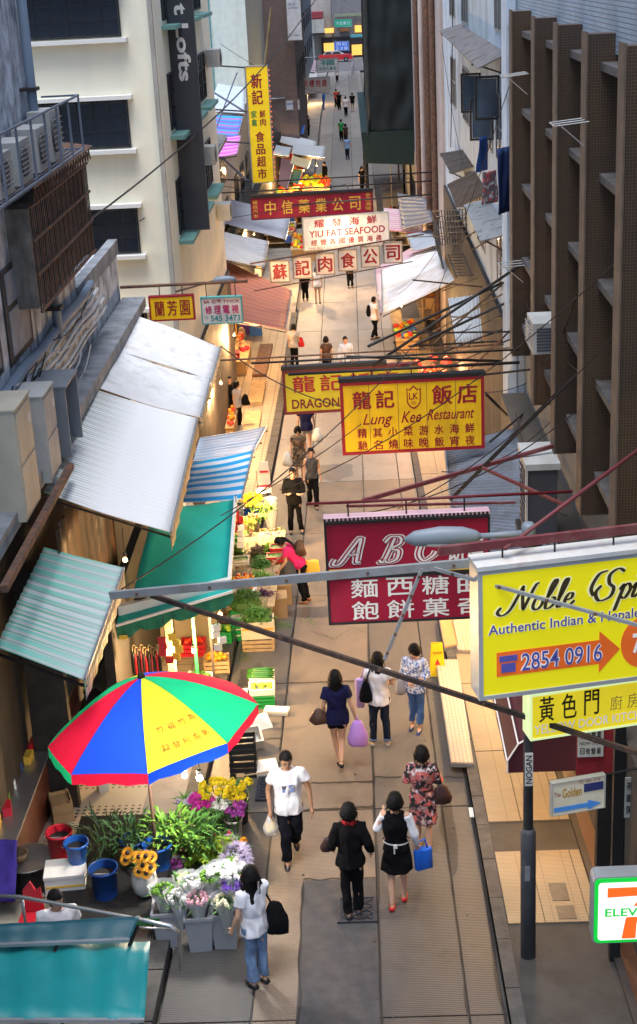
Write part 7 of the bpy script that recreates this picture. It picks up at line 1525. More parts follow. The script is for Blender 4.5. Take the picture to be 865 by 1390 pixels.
for i, (pts, w) in enumerate(([[(-1.53, 18.95), (-.06, 18.9)], .018], [[(-1.53, 18.05), (-.06, 18.1)], .022], [[(-.06, 19.05), (1.3, 18.95)], .012], [[(-.06, 12.5), (-.05, 18), (-.07, 23), (-.06, 30), (-.06, 42)], .014], [[(-1.53, 13), (-1.52, 17), (-1.54, 21), (-1.53, 27)], .01], [[(-1.5, 22.9), (-.1, 22.85)], .012], [[(-2.5, 20.4), (-1.55, 20.6)], .01], [[(.92, 13), (.9, 18), (.93, 23)], .008], [[(-1.02, 11.2), (-1.0, 13.5), (-1.03, 16.1), (-.5, 16.12), (-.08, 16.08)], .014], [[(1.32, 12), (1.33, 17), (1.32, 22), (1.33, 30)], .02], [[(-1.2, 25.5), (-.7, 25.0), (-.4, 25.6), (-.1, 25.3)], .005], [[(.2, 26), (.5, 27.2), (.4, 28.6), (.85, 29.5)], .005])): seam(pts, w, i * 3.7)
m_wet = mat('wet_patch', (.045, .038, .032), rough=.12, var=.3, bump=.05, spec=.6, alpha=.3)
for (x, y_, rx, ry, sd) in ((425, 832, .5, .35, 1), (395, 770, .35, .6, 2), (345, 925, .3, .8, 3), (610, 1130, .12, 1.0, 6), (455, 640, .5, 1.0, 7)):
    c = G(x, y_); b = MB(); n = 30; vs = [(c.x, c.y, gz(c.y) + .0115)]
    for k in range(n): a = 6.2832 * k / n; g = 1 + .45 * noise.noise(Vector((math.cos(a) * 1.6, math.sin(a) * 1.6, sd))); px_, py_ = c.x + rx * g * math.cos(a), c.y + ry * g * math.sin(a); vs.append((px_, py_, gz(py_) + .0115))
    b.add(vs, [(0, 1 + k, 1 + (k + 1) % n) for k in range(n)]); b.build('wet_patch', m_wet, road)
for i in range(46):   # scraps and gum spots trodden into the paving
    Y = rf.uniform(13, 40); X = rf.uniform(-2.4, 1.3); b = MB(); r_ = rf.uniform(.008, .022); b.lathe([(r_, 0), (r_ * .9, .003)], (X, Y, gz(Y) + .008), 7); b.build('gum_spot', m_tar if i % 3 else m_kerb, road)
# black tubs on the ground that hold the flowers beside the road
for lab, x, y_ in (('black tub behind the corner bin', 240, 1240), ('black tub behind the middle bin', 268, 1235), ('black tub of lime lilies', 290, 1215), ('black tub of lilac flowers by the road', 318, 1215), ('black tub of carnations', 300, 1180), ('black tub below the magenta flowers', 275, 1150), ('black tub of yellow chrysanthemums', 297, 1125), ('black tub beside the broom', 326, 1115)): bucket(lab, G(x, y_), .12, .15, .4, m_blk, 'flower_tub', 'tub')
for lab, x, y_, z, m, k, n, r, s in (('pale lime foliage wrapped in clear film behind the bins', 252, 1196, .72, m_lime, 'bud', 30, .035, .12), ('grey green eucalyptus in clear film', 282, 1112, .7, m_leaf[1], 'lily', 16, .05, .15), ('dense fern bunch below the white bulbs', 262, 1118, .66, m_leaf[0], 'lily', 18, .05, .16), ('pink and cream roses by the lilac flowers', 309, 1146, .6, m_pinkw, 'bud', 20, .035, .1), ('lime lilies beside the plum rose bouquet', 268, 1150, .62, m_lime, 'lily', 20, .06, .14), ('second lime lily bunch near the lilac flowers', 298, 1150, .62, m_lime, 'lily', 20, .06, .13), ('white filler flowers above the purple irises', 308, 1180, .72, m_wht, 'mum', 9, .035, .1)):
    bunch(lab, PZ(x, y_, zb + z), s, n, r, m, k, 44, m_leaf[rf.randrange(3)], wrap=(k == 'bud'), stem=.4, L=.16, w=.045)
# crates of produce along the left kerb and goods hung from the awning edges
ccol = [(m_leaf[0], m_foam), (m_orf, m_wcrate), (m_tom, m_pl_red), (m_lime, m_gcrate), (m_card, m_card), (m_leaf[2], m_wcrate), (m_onion, m_pl_blue), (m_yel, m_foam)]
clab = ['foam crate of greens on the left kerb', 'wooden crate of oranges on the left kerb', 'red crate of tomatoes on the left kerb', 'green crate of limes on the left kerb', 'folded cartons stacked on the left kerb', 'wooden crate of cabbages on the left kerb', 'blue crate of onions on the left kerb', 'foam crate of lemons on the left kerb']
for i in range(16):
    Y = 22.6 + i * .78 + rf.uniform(-.1, .1); X = -3.05 + .3 * math.sin(i * 2.3); f_, c_ = ccol[i % 8]
    t = crate(clab[i % 8] + [' under the teal awning', ' beyond the teal awning'][i // 8], (X, Y, gz(Y) + .12), .46, .36, .26, c_, R(rf.uniform(-12, 12)), 3)
    for k in range(12): q = MB(); q.ball((rf.uniform(-.17, .17), rf.uniform(-.12, .12), .24 + rf.uniform(0, .05)), (.055, .05, .045), 7, 5); q.build('produce', f_, t, True)
for i, (x, y_, Y, m) in enumerate(((322, 700, 26.6, m_pl_red), (325, 720, 26.2, m_foam), (238, 868, 20.9, m_gold), (225, 872, 20.9, m_pl_red), (296, 856, 21.3, m_foam))):
    t = thing('hanging_goods', ['red packets hung at the far corner of the teal awning', 'white bags hung at the rail of the teal awning', 'gold packets hung below the scalloped valance', 'red packets hung below the scalloped valance', 'white bags hung beside the dark awning pole'][i], 'packets', PY(x, y_, Y))
    b = MB(); b.tube([(0, 0, .1), (0, 0, .45)], .006, 4); b.build('cord', m_black, t)
    for k in range(4): q = MB(); q.box((rf.uniform(-.06, .06), rf.uniform(-.03, .03), .05 - k * .12), (.13, .05, .11), Matrix.Rotation(rf.uniform(-.5, .5), 3, 'Z')); q.build('packet', m, t)
# drain rods in the bays of the finned building
for lab, Yf, X in (('rusty drain rod in the bay between the two nearest brown fins', 17.6, 3.38), ('rusty drain rod in the middle bay of brown fins', 20.2, 3.38), ('rusty drain rod in the far bay of brown fins', 25.6, 3.38)): q = MB(); q.tube([(X, Yf, 6.6), (X, Yf, 12.6)], .035, 8); tag(q.build('drain_rod', m_rust, None, True), lab, 'pipe')
for i, (x, y_) in enumerate(((718, 100), (800, 165), (712, 360))):
    p = PX(x, y_, 2.98); t = thing('drying_rack', ['folded metal drying rack between the far brown fins', 'metal drying rack bracket beside the nearest brown fin', 'small drying rack low on the far brown fin'][i], 'rack', p)
    for k in range(3): q = MB(); q.tube([(0, k * .22, 0), (-.42, k * .22 + .1, -.05)], .009, 6); q.build('bar', m_galv, t)
    q = MB(); q.tube([(-.42, .08, -.05), (-.42, .56, -.05)], .009, 6); q.build('end_bar', m_galv, t); q = MB(); q.tube([(0, .2, -.35), (-.35, .2, -.04)], .009, 6); q.build('stay', m_galv, t)
# ---------------------------------------------------------------- people
m_skin = mat('skin', (.46, .27, .18), rough=.6, var=.08, scale=6, bump=0); m_skin2 = mat('skin_tan', (.30, .16, .09), rough=.6, var=.08, scale=6, bump=0)
m_hair = mat('black_hair', (.006, .005, .005), rough=.7, var=.3, scale=30, bump=.6, bscale=60, spec=.18); m_eye = mat('eye_dark', (.01, .008, .008), rough=.3, bump=0); m_lip = mat('lip', (.28, .09, .08), rough=.5, bump=0)
def remesh(b, vox, sm=4):
    me = b.mesh('r'); o = bpy.data.objects.new('r', me)
    md = o.modifiers.new('r', 'REMESH'); md.mode = 'VOXEL'; md.voxel_size = vox
    s = o.modifiers.new('s', 'SMOOTH'); s.iterations = sm; s.factor = .6
    out = evaluate(o); vs = [v.co.copy() for v in out.vertices]; fs = [tuple(p.vertices) for p in out.polygons]
    bpy.data.objects.remove(o); bpy.data.meshes.remove(me); bpy.data.meshes.remove(out); return vs, fs
def person(label, foot, H=1.62, face=0., outfit=None, arms=None, legs=None, lean=0., head=(0, 0), hair='bob', vox=.016, skin=None, fem=True, group=None, side=0.):
    """local frame: facing -y, +x is the person's left as seen from the front... x>0 is screen right when facing the camera"""
    of = dict(top=None, bottom=None, shoe=m_blk); of.update(outfit or {}); skin = skin or m_skin
    t = thing('person', label, 'person', foot, R(face), group); k = H / 1.7
    sw = .155 if fem else .18
    Lr = Matrix.Rotation(R(lean), 3, 'X'); piv = Vector((0, 0, .9))
    def U(p): p = Vector(p); return (piv + Lr @ (p - piv)) * k           # upper body follows the lean
    def D(p): return Vector(p) * k
    sh = {s: U((s * sw, 0, 1.40)) for s in (-1, 1)}
    arms = arms or {}; legs = legs or {}
    ar = {}
    for s in (-1, 1):
        av = arms.get(s, ((s * (sw + .05), .02, 1.13), (s * (sw + .07), -.04, .88))); e, w = av[:2]
        ar[s] = (U(e), U(w)) if len(av) < 3 else (D(e), D(w))
    lg = {}
    for s in (-1, 1):
        kn, an = legs.get(s, ((s * .085, -.01, .49), (s * .085, .02, .09))); lg[s] = (D(kn), D(an))
    hip = {s: D((s * .085, 0, .88)) for s in (-1, 1)}
    hd = Matrix.Rotation(R(head[0]), 3, 'Z') @ Matrix.Rotation(R(head[1]), 3, 'X'); hc = U((0, -.02, 1.585))
    def HP(x, y_, z): return hc + Lr @ (hd @ Vector((x, y_, z))) * k * 1.1
    def limb(b, pts, rad, seg=10): b.tube(pts, [r * k for r in rad], seg)
    def torso(b, inf=0., z0=.86, z1=1.45, wid=1.):
        pr = [(.80, .15, .11), (.88, .165 if fem else .155, .118), (.96, .15, .108), (1.05, .128 if fem else .142, .095), (1.15, .138 if fem else .152, .103), (1.26, .15 if fem else .168, .115), (1.34, .158 if fem else .178, .105), (1.40, .135 if fem else .155, .08), (1.44, .07, .06)]
        pr = [q for q in pr if z0 <= q[0] <= z1]; vs = []; n = 14
        for z, rx, ry in pr:
            for j in range(n): a = 6.2832 * j / n; vs.append(U(((rx * wid + inf) * math.cos(a), (ry * wid + inf) * math.sin(a), z)))
        m_ = len(pr); b.add(vs, [(i * n + j, i * n + (j + 1) % n, (i + 1) * n + (j + 1) % n, (i + 1) * n + j) for i in range(m_ - 1) for j in range(n)] + [tuple(range(n))[::-1], tuple((m_ - 1) * n + j for j in range(n))])
    # body
    b = MB(); torso(b)
    limb(b, [U((0, .0, 1.40)), U((0, -.01, 1.50)), hc + Vector((0, 0, -.02 * k))], [.055, .047, .045])
    for rx, ry, rz_, c in ((.074, .088, .108, (0, .005, .012)), (.055, .06, .07, (0, -.028, -.05))):
        vs = []; bb2 = MB(); bb2.ball((0, 0, 0), (rx, ry, rz_), 14, 10); b.add([HP(*(Vector(v) + Vector(c))) for v in bb2.v], bb2.f)
    b.add([HP(*p) for p in ((-.014, -.078, -.025), (.014, -.078, -.025), (0, -.112, -.022), (0, -.085, .022), (0, -.07, -.03))], [(0, 1, 2), (1, 3, 2), (3, 0, 2), (0, 3, 1), (0, 4, 1)])
    for s in (-1, 1):
        e, w = ar[s]; limb(b, [sh[s] + Vector((-s * .03 * k, 0, 0)), sh[s], sh[s].lerp(e, .5), e, e.lerp(w, .35), w], [.05, .052, .044, .036, .036, .024])
        hd_ = (w - e).normalized(); palm = w + hd_ * .055 * k; limb(b, [w, palm, w + hd_ * .095 * k], [.024, .034, .03], 8)
        kn, an = lg[s]; limb(b, [hip[s], hip[s].lerp(kn, .5), kn, kn.lerp(an, .35), an], [.088, .072, .053, .051, .033])
        fd = Vector((s * .02, -1, 0)).normalized(); limb(b, [an + Vector((0, .04 * k, -.05 * k)), an + Vector((0, -.02 * k, -.045 * k)), an + fd * .13 * k + Vector((0, 0, -.065 * k))], [.035, .042, .028])
        q = MB(); q.ball((0, 0, 0), (.012, .022, .032), 6, 5); b.add([HP(*(Vector(v) + Vector((s * .076, .01, -.01)))) for v in q.v], q.f)
    vs, fs = remesh(b, vox * k)
    b = MB(); b.add(vs, fs)
    for s in (-1, 1):       # fingers and thumb
        e, w = ar[s]; d = (w - e).normalized(); sd = d.cross(Vector((0, 1, 0))); sd = sd.normalized() if sd.length > .1 else Vector((0, 0, 1)); fw_ = sd.cross(d)
        for j, L in enumerate((.062, .072, .068, .052)):
            r0 = w + d * .085 * k + fw_ * (j - 1.5) * .017 * k; b.tube([r0, r0 + d * L * .5 * k + sd * s * -.008 * k, r0 + d * L * .9 * k + sd * -s * .03 * k], [.009 * k, .0085 * k, .006 * k], 6)
        th = w + d * .03 * k - fw_ * .028 * k; b.tube([th, th + (d * .5 - fw_ * .7) * .04 * k, th + (d * .9 - fw_ * .5) * .065 * k], [.011 * k, .010 * k, .007 * k], 6)
    nb = len(b.f); b.cur = 1
    for s in (-1, 1):
        q = MB(); q.ball((0, 0, 0), (.013, .006, .006), 8, 5); b.add([HP(*(Vector(v) + Vector((s * .03, -.083, .008)))) for v in q.v], q.f)
        q = MB(); q.box((0, 0, 0), (.034, .006, .006)); b.add([HP(*(Vector(v) + Vector((s * .031, -.083, .032)))) for v in q.v], q.f)
    b.cur = 2; q = MB(); q.ball((0, 0, 0), (.022, .008, .007), 8, 5); b.add([HP(*(Vector(v) + Vector((0, -.088, -.058)))) for v in q.v], q.f)
    b.build('body', [skin, m_eye, m_lip], t, True)
    # hair
    b = MB(); n, mm = 30, 16; vs = []
    low = {'short': -.02, 'bob': -.075, 'long': -.1, 'man': .0}[hair]
    for i in range(mm + 1):
        th = math.pi * i / mm * .78
        for j in range(n):
            a = 6.2832 * j / n; x, y_, z = math.sin(th) * math.cos(a), math.sin(th) * math.sin(a), math.cos(th)
            fr = -y_                                     # 1 = towards the face
            g = 1.0 + .07 * noise.noise(Vector((x * 3 + H * 9, y_ * 3, z * 3))) + .025 * math.sin(a * 9 + 3 * noise.noise(Vector((x * 2, y_ * 2, z)))) * (1 - z) * .7
            lim = .45 if fr > .55 else (.1 if fr > .25 else low * 9)
            if fr > .25 and z < lim: g = .86
            rx, ry, rz_ = (.097, .108, .126) if hair in ('bob', 'long') else (.081, .095, .115)
            zz = z * rz_ + .015
            if hair in ('bob', 'long') and z < 0 and fr < .25: x *= 1.12; y_ *= 1.05
            vs.append(HP(x * rx * g, y_ * ry * g + .006, zz))
    b.add(vs, [(i * n + j, (i + 1) * n + j, (i + 1) * n + (j + 1) % n, i * n + (j + 1) % n) for i in range(mm) for j in range(n)])
    if hair == 'long':
        L = .26; rows = 8; vs = []
        for i in range(rows + 1):
            s_ = i / rows
            for j in range(9): a = math.pi * (j / 8); ww = .085 * (1 - .25 * s_); vs.append(HP(math.cos(a) * ww, .02 + math.sin(a) * (.085 + .02 * s_) + .01 * noise.noise(Vector((j, i * .5, 3))), -.03 - L * s_))
        b.add(vs, [(i * 9 + j, i * 9 + j + 1, (i + 1) * 9 + j + 1, (i + 1) * 9 + j) for i in range(rows) for j in range(8)])
    if hair in ('bob', 'long', 'short'):      # loose strands break the outline
        hr = random.Random(int(H * 1000 + abs(foot[0]) * 77))
        for _ in range(70):
            a = hr.uniform(-.35, 3.5); zz = hr.uniform(-.09, .05) if hair != 'short' else hr.uniform(-.03, .06); rr = 1.02
            p0 = HP(math.cos(a) * .097 * rr, math.sin(a) * .108 * rr + .006, zz); p1 = HP(math.cos(a) * .1 * rr * hr.uniform(.85, 1.1), math.sin(a) * .112 * rr + .006, zz - hr.uniform(.03, .08 if hair != 'long' else .2)); b.leaf(p0, p1 - p0, (p1 - p0).length, .016 * k, up=(math.cos(a), math.sin(a), 0), droop=.1)
        for _ in range(26):
            a = hr.uniform(0, 6.28); p0 = HP(math.cos(a) * .03, math.sin(a) * .03, .133); p1 = HP(math.cos(a) * .09, math.sin(a) * .1, .07); b.leaf(p0, p1 - p0, (p1 - p0).length, .014 * k, up=(0, 0, 1), droop=.25)
    if hair == 'pony' or of.get('pony'):
        b.tube([HP(0, .09, .03), HP(.02, .13, -.04), HP(.05, .13, -.18), HP(.07, .1, -.34)], [.03 * k, .035 * k, .032 * k, .008 * k], 8)
    b.build('hair', m_hair, t, True)
    # clothes
    def cloth_(name, b, m, v=None, fold=.0085):
        vs, fs = remesh(b, (v or vox) * k, 3); sd = rf.random() * 30
        vs = [p + Vector((noise.noise(Vector((p.x * 11, p.y * 11, p.z * 5 + p.x * 6)) / k + Vector((sd, 0, 0))), noise.noise(Vector((p.x * 11, p.y * 11, p.z * 6 - p.x * 5)) / k + Vector((0, sd, 0))), 0)) * fold * 3.2 for p in vs]
        q = MB(); q.add(vs, fs); return q.build(name, m, t, True)
    if of['bottom']:
        kind, m = of['bottom'][:2]; b = MB()
        if kind in ('trousers', 'jeans', 'shorts', 'cropped'):
            torso(b, .006, .80, 1.0)
            for s in (-1, 1):
                kn, an = lg[s]; f = {'trousers': 1.0, 'jeans': .93, 'cropped': .8}.get(kind, 0)
                if kind == 'shorts': limb(b, [hip[s] + Vector((0, 0, .04 * k)), hip[s].lerp(kn, .45)], [.1, .093])
                else: limb(b, [hip[s] + Vector((0, 0, .04 * k)), hip[s].lerp(kn, .5), kn, kn.lerp(an, .5), kn.lerp(an, f)], [.1, .087, .073, .068, .066])
            cloth_('trousers' if kind != 'shorts' else 'shorts', b, m)
            if kind == 'jeans' and len(of['bottom']) > 2:
                for s in (-1, 1): kn, an = lg[s]; q = MB(); q.tube([kn.lerp(an, .86), kn.lerp(an, .95)], .073 * k, 12); q.build('rolled_cuff', of['bottom'][2], t, True)
        elif kind in ('skirt', 'dress'):
            zl = of['bottom'][2]; b = MB(); n = 18; vs = []; rows = [(1.07, .138, .105), (.96, .165, .125), (.86, .185, .14), ((.86 + zl) / 2, .2, .155), (zl, .215, .17)]
            for z, rx, ry in rows:
                for j in range(n): a = 6.2832 * j / n; g = 1 + .06 * math.sin(j * 2.1) * (1.07 - z) / .5; vs.append(D((rx * g * math.cos(a), ry * g * math.sin(a), z)))
            b.add(vs, [(i * n + j, i * n + (j + 1) % n, (i + 1) * n + (j + 1) % n, (i + 1) * n + j) for i in range(4) for j in range(n)] + [tuple(range(n)), tuple(4 * n + j for j in range(n))]); cloth_('skirt', b, m, fold=.008)
    if of['top']:
        kind, m = of['top'][:2]; b = MB(); zl = {'tee': .84, 'vest': .84, 'long': .80, 'blouse': .80}[kind]
        torso(b, .026 if kind != 'long' else .034, max(zl, .8), 1.45, 1.0)
        if zl <= .84 and lean == 0 and kind != 'vest':
            b.lathe([(.2, .80), (.195, .9), (.165, 1.05)], (0, 0, 0), 14, sx=k, sy=.78 * k); b.v[-42:] = [(x, y_, z * k) for x, y_, z in b.v[-42:]]
        if kind != 'vest':
            for s in (-1, 1):
                e, w = ar[s]; pts = [sh[s] + Vector((-s * .05 * k, 0, .0)), sh[s], sh[s].lerp(e, .55)]; rr = [.066, .07, .072]
                if kind == 'long': pts += [e, e.lerp(w, .55), e.lerp(w, .95)]; rr += [.064, .056, .046]
                if kind == 'blouse': pts += [e, e.lerp(w, .5)]; rr += [.066, .06]
                limb(b, pts, rr)
        else:
            for s in (-1, 1): limb(b, [U((s * .085, 0, 1.3)), U((s * .1, 0, 1.43))], [.05, .04])
        cloth_('shirt', b, m)
    if of.get('under'):
        b = MB()
        for s in (-1, 1): e, w = ar[s]; limb(b, [sh[s], sh[s].lerp(e, .5), e, e.lerp(w, .5), e.lerp(w, .9)], [.066, .06, .055, .05, .042])
        torso(b, .002, 1.26, 1.45); cloth_('sleeves', b, of['under'])
    if of.get('scarf'):
        b = MB(); b.tube([U((.07 * math.cos(a * .7), .065 * math.sin(a * .7) , 1.455 + .012 * math.sin(a))) for a in range(10)], .032 * k, 8); b.build('scarf', of['scarf'], t, True)
    if of.get('print'):
        q = MB(); q.add([U((x, -.131 - (0.008 if z > 1.2 else 0), z)) for x, z in ((-.075, 1.16), (.075, 1.16), (.075, 1.27), (-.075, 1.27))], [(0, 1, 2, 3)]); q.build('print', of['print'], t)
    if of.get('belt'):
        q = MB(); q.lathe([(.158, 1.035), (.16, 1.06)], (0, 0, 0), 20, sx=k, sy=.78 * k); q.v = [(x, y_, z * k) for x, y_, z in q.v]; q.build('belt', of['belt'], t)
    if of.get('apron_tie'):
        q = MB(); q.lathe([(.178, 1.0), (.18, 1.025)], (0, 0, 0), 20, sx=k, sy=.76 * k, caps=False); q.v = [(x, y_, z * k) for x, y_, z in q.v]; q.box(D((0, .15, 1.0)), (.05, .02, .05)); q.box(D((.015, .15, .94)), (.015, .01, .1)); q.build('apron_tie', m_foam, t)
    for s in (-1, 1):
        kn, an = lg[s]; b = MB(); fd = Vector((s * .03, -1, 0)).normalized(); hz = an.z - .09 * k
        b.tube([an + Vector((0, .055 * k, -.055 * k)), an + Vector((0, .0, -.05 * k)), an + fd * .09 * k + Vector((0, 0, -.058 * k)), an + fd * .165 * k + Vector((0, 0, -.068 * k))], [(.036 * k, .034 * k), (.042 * k, .04 * k), (.044 * k, .03 * k), (.02 * k, .014 * k)], 10)
        b.build('shoe', of['shoe'], t, True)
    return t
def bag(label, p, w, h, d, m, strap=None, name='handbag', cat='bag', rz=0., round_=True):
    t = thing(name, label, cat, p, R(rz)); b = MB(); prf = [(.5, -.5), (.9, -.42), (1.0, -.28), (1.0, -.1), (.9, .08), (.75, .25), (.55, .42), (.35, .5), (.1, .53)] if round_ else [(.9, -.5), (1, -.48), (1, .45), (.9, .5)]
    b.lathe([(r_ / 2, z * h) for r_, z in prf], (0, 0, 0), 20, sx=w, sy=d); b.v = [(x * (1 + .25 * noise.noise(Vector((x * 9 + h * 9, y_ * 9, z * 9)))), y_ * (1 + .3 * noise.noise(Vector((x * 8, y_ * 9, z * 11 + w * 7)))), z + .03 * noise.noise(Vector((x * 12, y_ * 7, z * 6)))) for x, y_, z in b.v]; b.build('body', m, t, True)
    if strap: b = MB(); b.tube([Vector(q) for q in strap], .012, 6); b.build('strap', m, t, True)
    return t
navy = mat('navy_cotton', (.008, .009, .045), rough=.9, bump=.1, spec=.15); blackc = mat('black_cotton', (.005, .005, .006), rough=.95, bump=.1, spec=.1); blackc2 = mat('black_wool', (.006, .0055, .006), rough=.95, bump=.2, spec=.1); whitec = mat('white_cotton', (.62, .61, .64), rough=.9, var=.06, bump=.1); denim = mat('dark_denim', (.012, .02, .045), spec=.15, rough=.9, var=.4, scale=8, bump=.15); ldenim = mat('light_denim', (.14, .22, .36), rough=.9, var=.35, scale=8, bump=.15); redc = mat('red_knit', (.4, .01, .015), rough=.9, bump=.2); pinkc = mat('cerise_cotton', (.5, .012, .1), rough=.9, bump=.1); brownl = mat('brown_leather', (.06, .03, .02), rough=.5, bump=.1); dbrown = mat('dark_brown_leather', (.03, .012, .012), rough=.45, bump=.1); greyc = mat('grey_cotton', (.3, .29, .31), rough=.9, bump=.1); tealc = mat('blue_trousers', (.04, .1, .27), rough=.9, bump=.1)
floral = blotch('floral_dress', (.30, .15, .15), [(.45, .4, .42), (.04, .03, .04), (.35, .08, .08), (.015, .012, .015)], 9, thr=.54); bluefl = blotch('blue_floral_blouse', (.4, .46, .6), [(.06, .12, .35), (.6, .6, .62), (.08, .15, .4)], 22, thr=.54); camo = blotch('brown_print_dress', (.10, .07, .05), [(.25, .2, .14), (.03, .02, .02), (.2, .12, .07)], 9)
plast = mat('lilac_bag', (.42, .22, .62), rough=.35, var=.12, bump=.2, bscale=14, alpha=.92); shoe_w = mat('canvas_shoe', (.4, .38, .36), bump=0); shoe_n = mat('navy_shoe', (.02, .04, .12), bump=0); shoe_r = mat('red_shoe', (.5, .02, .02), rough=.4, bump=0); sand = mat('sandal_tan', (.22, .1, .04), bump=0)
BACK = 180
pA = G(480, 1243); person('person in black sweater, red scarf and black trousers seen from behind', pA, 1.6, BACK + 4, dict(top=('long', blackc2), bottom=('trousers', blackc), scarf=redc), {-1: ((-.24, .05, 1.15), (-.27, -.08, .93)), 1: ((.25, .02, 1.13), (.24, -.1, 1.0))}, {-1: ((-.08, -.03, .49), (-.075, .0, .09)), 1: ((.08, .05, .5), (.07, .14, .13))}, hair='bob', vox=.014)
bag('small maroon handbag on the arm of the person with the red scarf', pA + Vector((-.28, .05, 1.02)), .18, .2, .1, dbrown, [(.02, 0, .1), (.05, -.02, .22), (.1, 0, .12)])
pB = G(541, 1226); person('person in black pinafore over a white shirt with red flat shoes seen from behind', pB, 1.6, BACK - 6, dict(top=('vest', blackc), under=whitec, bottom=('skirt', blackc, .55), shoe=shoe_r, apron_tie=1), {1: ((.25, -.02, 1.16), (.2, -.2, 1.25)), -1: ((-.25, .02, 1.12), (-.27, -.06, .88))}, {-1: ((-.08, -.05, .49), (-.08, -.06, .09)), 1: ((.08, .06, .5), (.07, .2, .12))}, hair='bob', vox=.014)
q = MB()
for s in (-1, 1): pass
bag('bright blue tote bag hanging from the hand of the woman in the pinafore', pB + Vector((.33, .06, .62)), .26, .3, .1, mat('bright_blue_tote', (.01, .12, .6), rough=.6, bump=.1), [(-.08, 0, .13), (-.05, 0, .26), (.03, 0, .28), (.07, 0, .13)], round_=False, rz=20)
pC = G(397, 1172); person('man in white printed T-shirt and dark jeans walking towards the flower stall', pC, 1.72, 6, dict(top=('tee', whitec), bottom=('trousers', mat('black_denim', (.006, .007, .011), spec=.1, rough=.9, bump=.15)), shoe=m_blk, print=blotch('photo_print', (.14, .2, .42), [(.03, .03, .035), (.3, .3, .32)], 14)), {-1: ((-.26, .03, 1.13), (-.25, -.08, .88)), 1: ((.28, .0, 1.12), (.3, -.06, .86))}, {-1: ((-.06, -.12, .5), (-.07, -.08, .09)), 1: ((.085, .0, .5), (.08, .28, .16))}, hair='man', vox=.014, skin=m_skin2, fem=False, head=(8, 22))
t = thing('fruit_bag', 'clear bag of yellow fruit in the hand of the man in the white T-shirt', 'bag', pC + Vector((-.25, -.1, .62)))
for i in range(6): q = MB(); q.ball((.05 * math.cos(i * 1.05), .05 * math.sin(i * 1.05), -.02 + .05 * (i % 2)), .042, 8, 6); q.build('lemon', m_yel, t, True)
b = MB(); b.lathe([(.02, -.1), (.1, -.07), (.11, .02), (.06, .12), (.02, .22)], (0, 0, 0), 14); b.build('bag', m_wrap, t, True)
pD = G(461, 1040); person('woman in navy top and black shorts walking away with a brown shoulder bag', pD, 1.62, BACK + 3, dict(top=('tee', navy), bottom=('shorts', blackc), shoe=m_blk), {1: ((.22, .05, 1.13), (.2, -.06, .93)), -1: ((-.24, .06, 1.12), (-.3, .04, .86))}, {1: ((.06, -.1, .5), (.0, -.02, .09)), -1: ((-.06, .0, .5), (-.03, .24, .2))}, hair='long', vox=.014)
bag('brown leather shoulder bag at the hip of the woman in black shorts', pD + Vector((-.27, -.02, .88)), .3, .26, .15, brownl, [(.05, 0, .1), (.14, -.05, .35), (.16, .0, .55)])
bag('lilac plastic carrier bag held by the woman in black shorts', pD + Vector((.31, -.06, .58)), .3, .44, .22, plast, [(-.02, 0, .2), (0, 0, .3), (.02, 0, .2)], 'carrier_bag')
pE = G(517, 1012); person('woman in white T-shirt and rolled dark jeans seen from behind', pE, 1.62, BACK - 2, dict(top=('tee', whitec), bottom=('jeans', denim, ldenim), shoe=shoe_w), {1: ((.23, -.02, 1.14), (.14, -.2, 1.05)), -1: ((-.23, -.02, 1.14), (-.14, -.2, 1.08))}, {1: ((.1, .0, .49), (.12, .02, .09)), -1: ((-.1, 0, .49), (-.12, .02, .09))}, hair='long', vox=.014)
bag('black leather shoulder bag of the woman in rolled jeans', pE + Vector((-.2, -.08, 1.0)), .2, .36, .12, blackc, [(0, 0, .15), (.05, -.03, .35), (.1, 0, .44)])
bag('long lilac cloth tote beside the black shoulder bag', pE + Vector((-.3, -.0, .95)), .14, .5, .1, mat('lilac_cloth', (.45, .32, .62), rough=.9, bump=.1), [(0, 0, .2), (.08, 0, .4), (.15, 0, .48)], round_=False)
pF = G(566, 992); person('woman in blue patterned blouse and blue trousers standing with folded hands', pF, 1.55, -18, dict(top=('blouse', bluefl), bottom=('cropped', tealc), shoe=shoe_n), {1: ((.22, -.03, 1.13), (.06, -.2, 1.08)), -1: ((-.22, -.03, 1.13), (-.05, -.2, 1.05))}, {1: ((.08, .0, .49), (.07, -.06, .09)), -1: ((-.08, 0, .49), (-.09, .05, .09))}, hair='bob', vox=.014, head=(-15, 10))
bag('grey shoulder bag of the woman in the blue blouse', pF + Vector((-.24, .0, .8)), .2, .28, .1, greyc, [(.03, 0, .12), (.1, 0, .4), (.14, 0, .55)])
pG = G(576, 1154); person('woman in floral belted dress with a dark brown handbag seen from behind', pG, 1.58, BACK - 4, dict(top=('blouse', floral), bottom=('skirt', floral, .5), shoe=sand, belt=dbrown), {1: ((.23, -.02, 1.15), (.25, -.18, 1.12)), -1: ((-.23, -.02, 1.15), (-.2, -.2, 1.15))}, {1: ((.08, -.02, .49), (.08, .0, .09)), -1: ((-.08, .02, .49), (-.08, .1, .1))}, hair='bob', vox=.014)
bag('dark brown leather handbag on the shoulder of the woman in the floral dress', pG + Vector((.26, -.03, .88)), .26, .3, .14, dbrown, [(0, 0, .12), (-.04, -.02, .35), (-.08, .0, .5)])
pH = G(352, 1338); person('woman in white T-shirt and light jeans with a black bag at the flower bins', pH, 1.6, BACK + 40, dict(top=('tee', whitec), bottom=('jeans', ldenim)), {-1: ((-.22, -.12, 1.12), (-.1, -.24, 1.3)), 1: ((.24, .0, 1.12), (.26, -.1, .9))}, hair='long', vox=.014, head=(-35, 5))
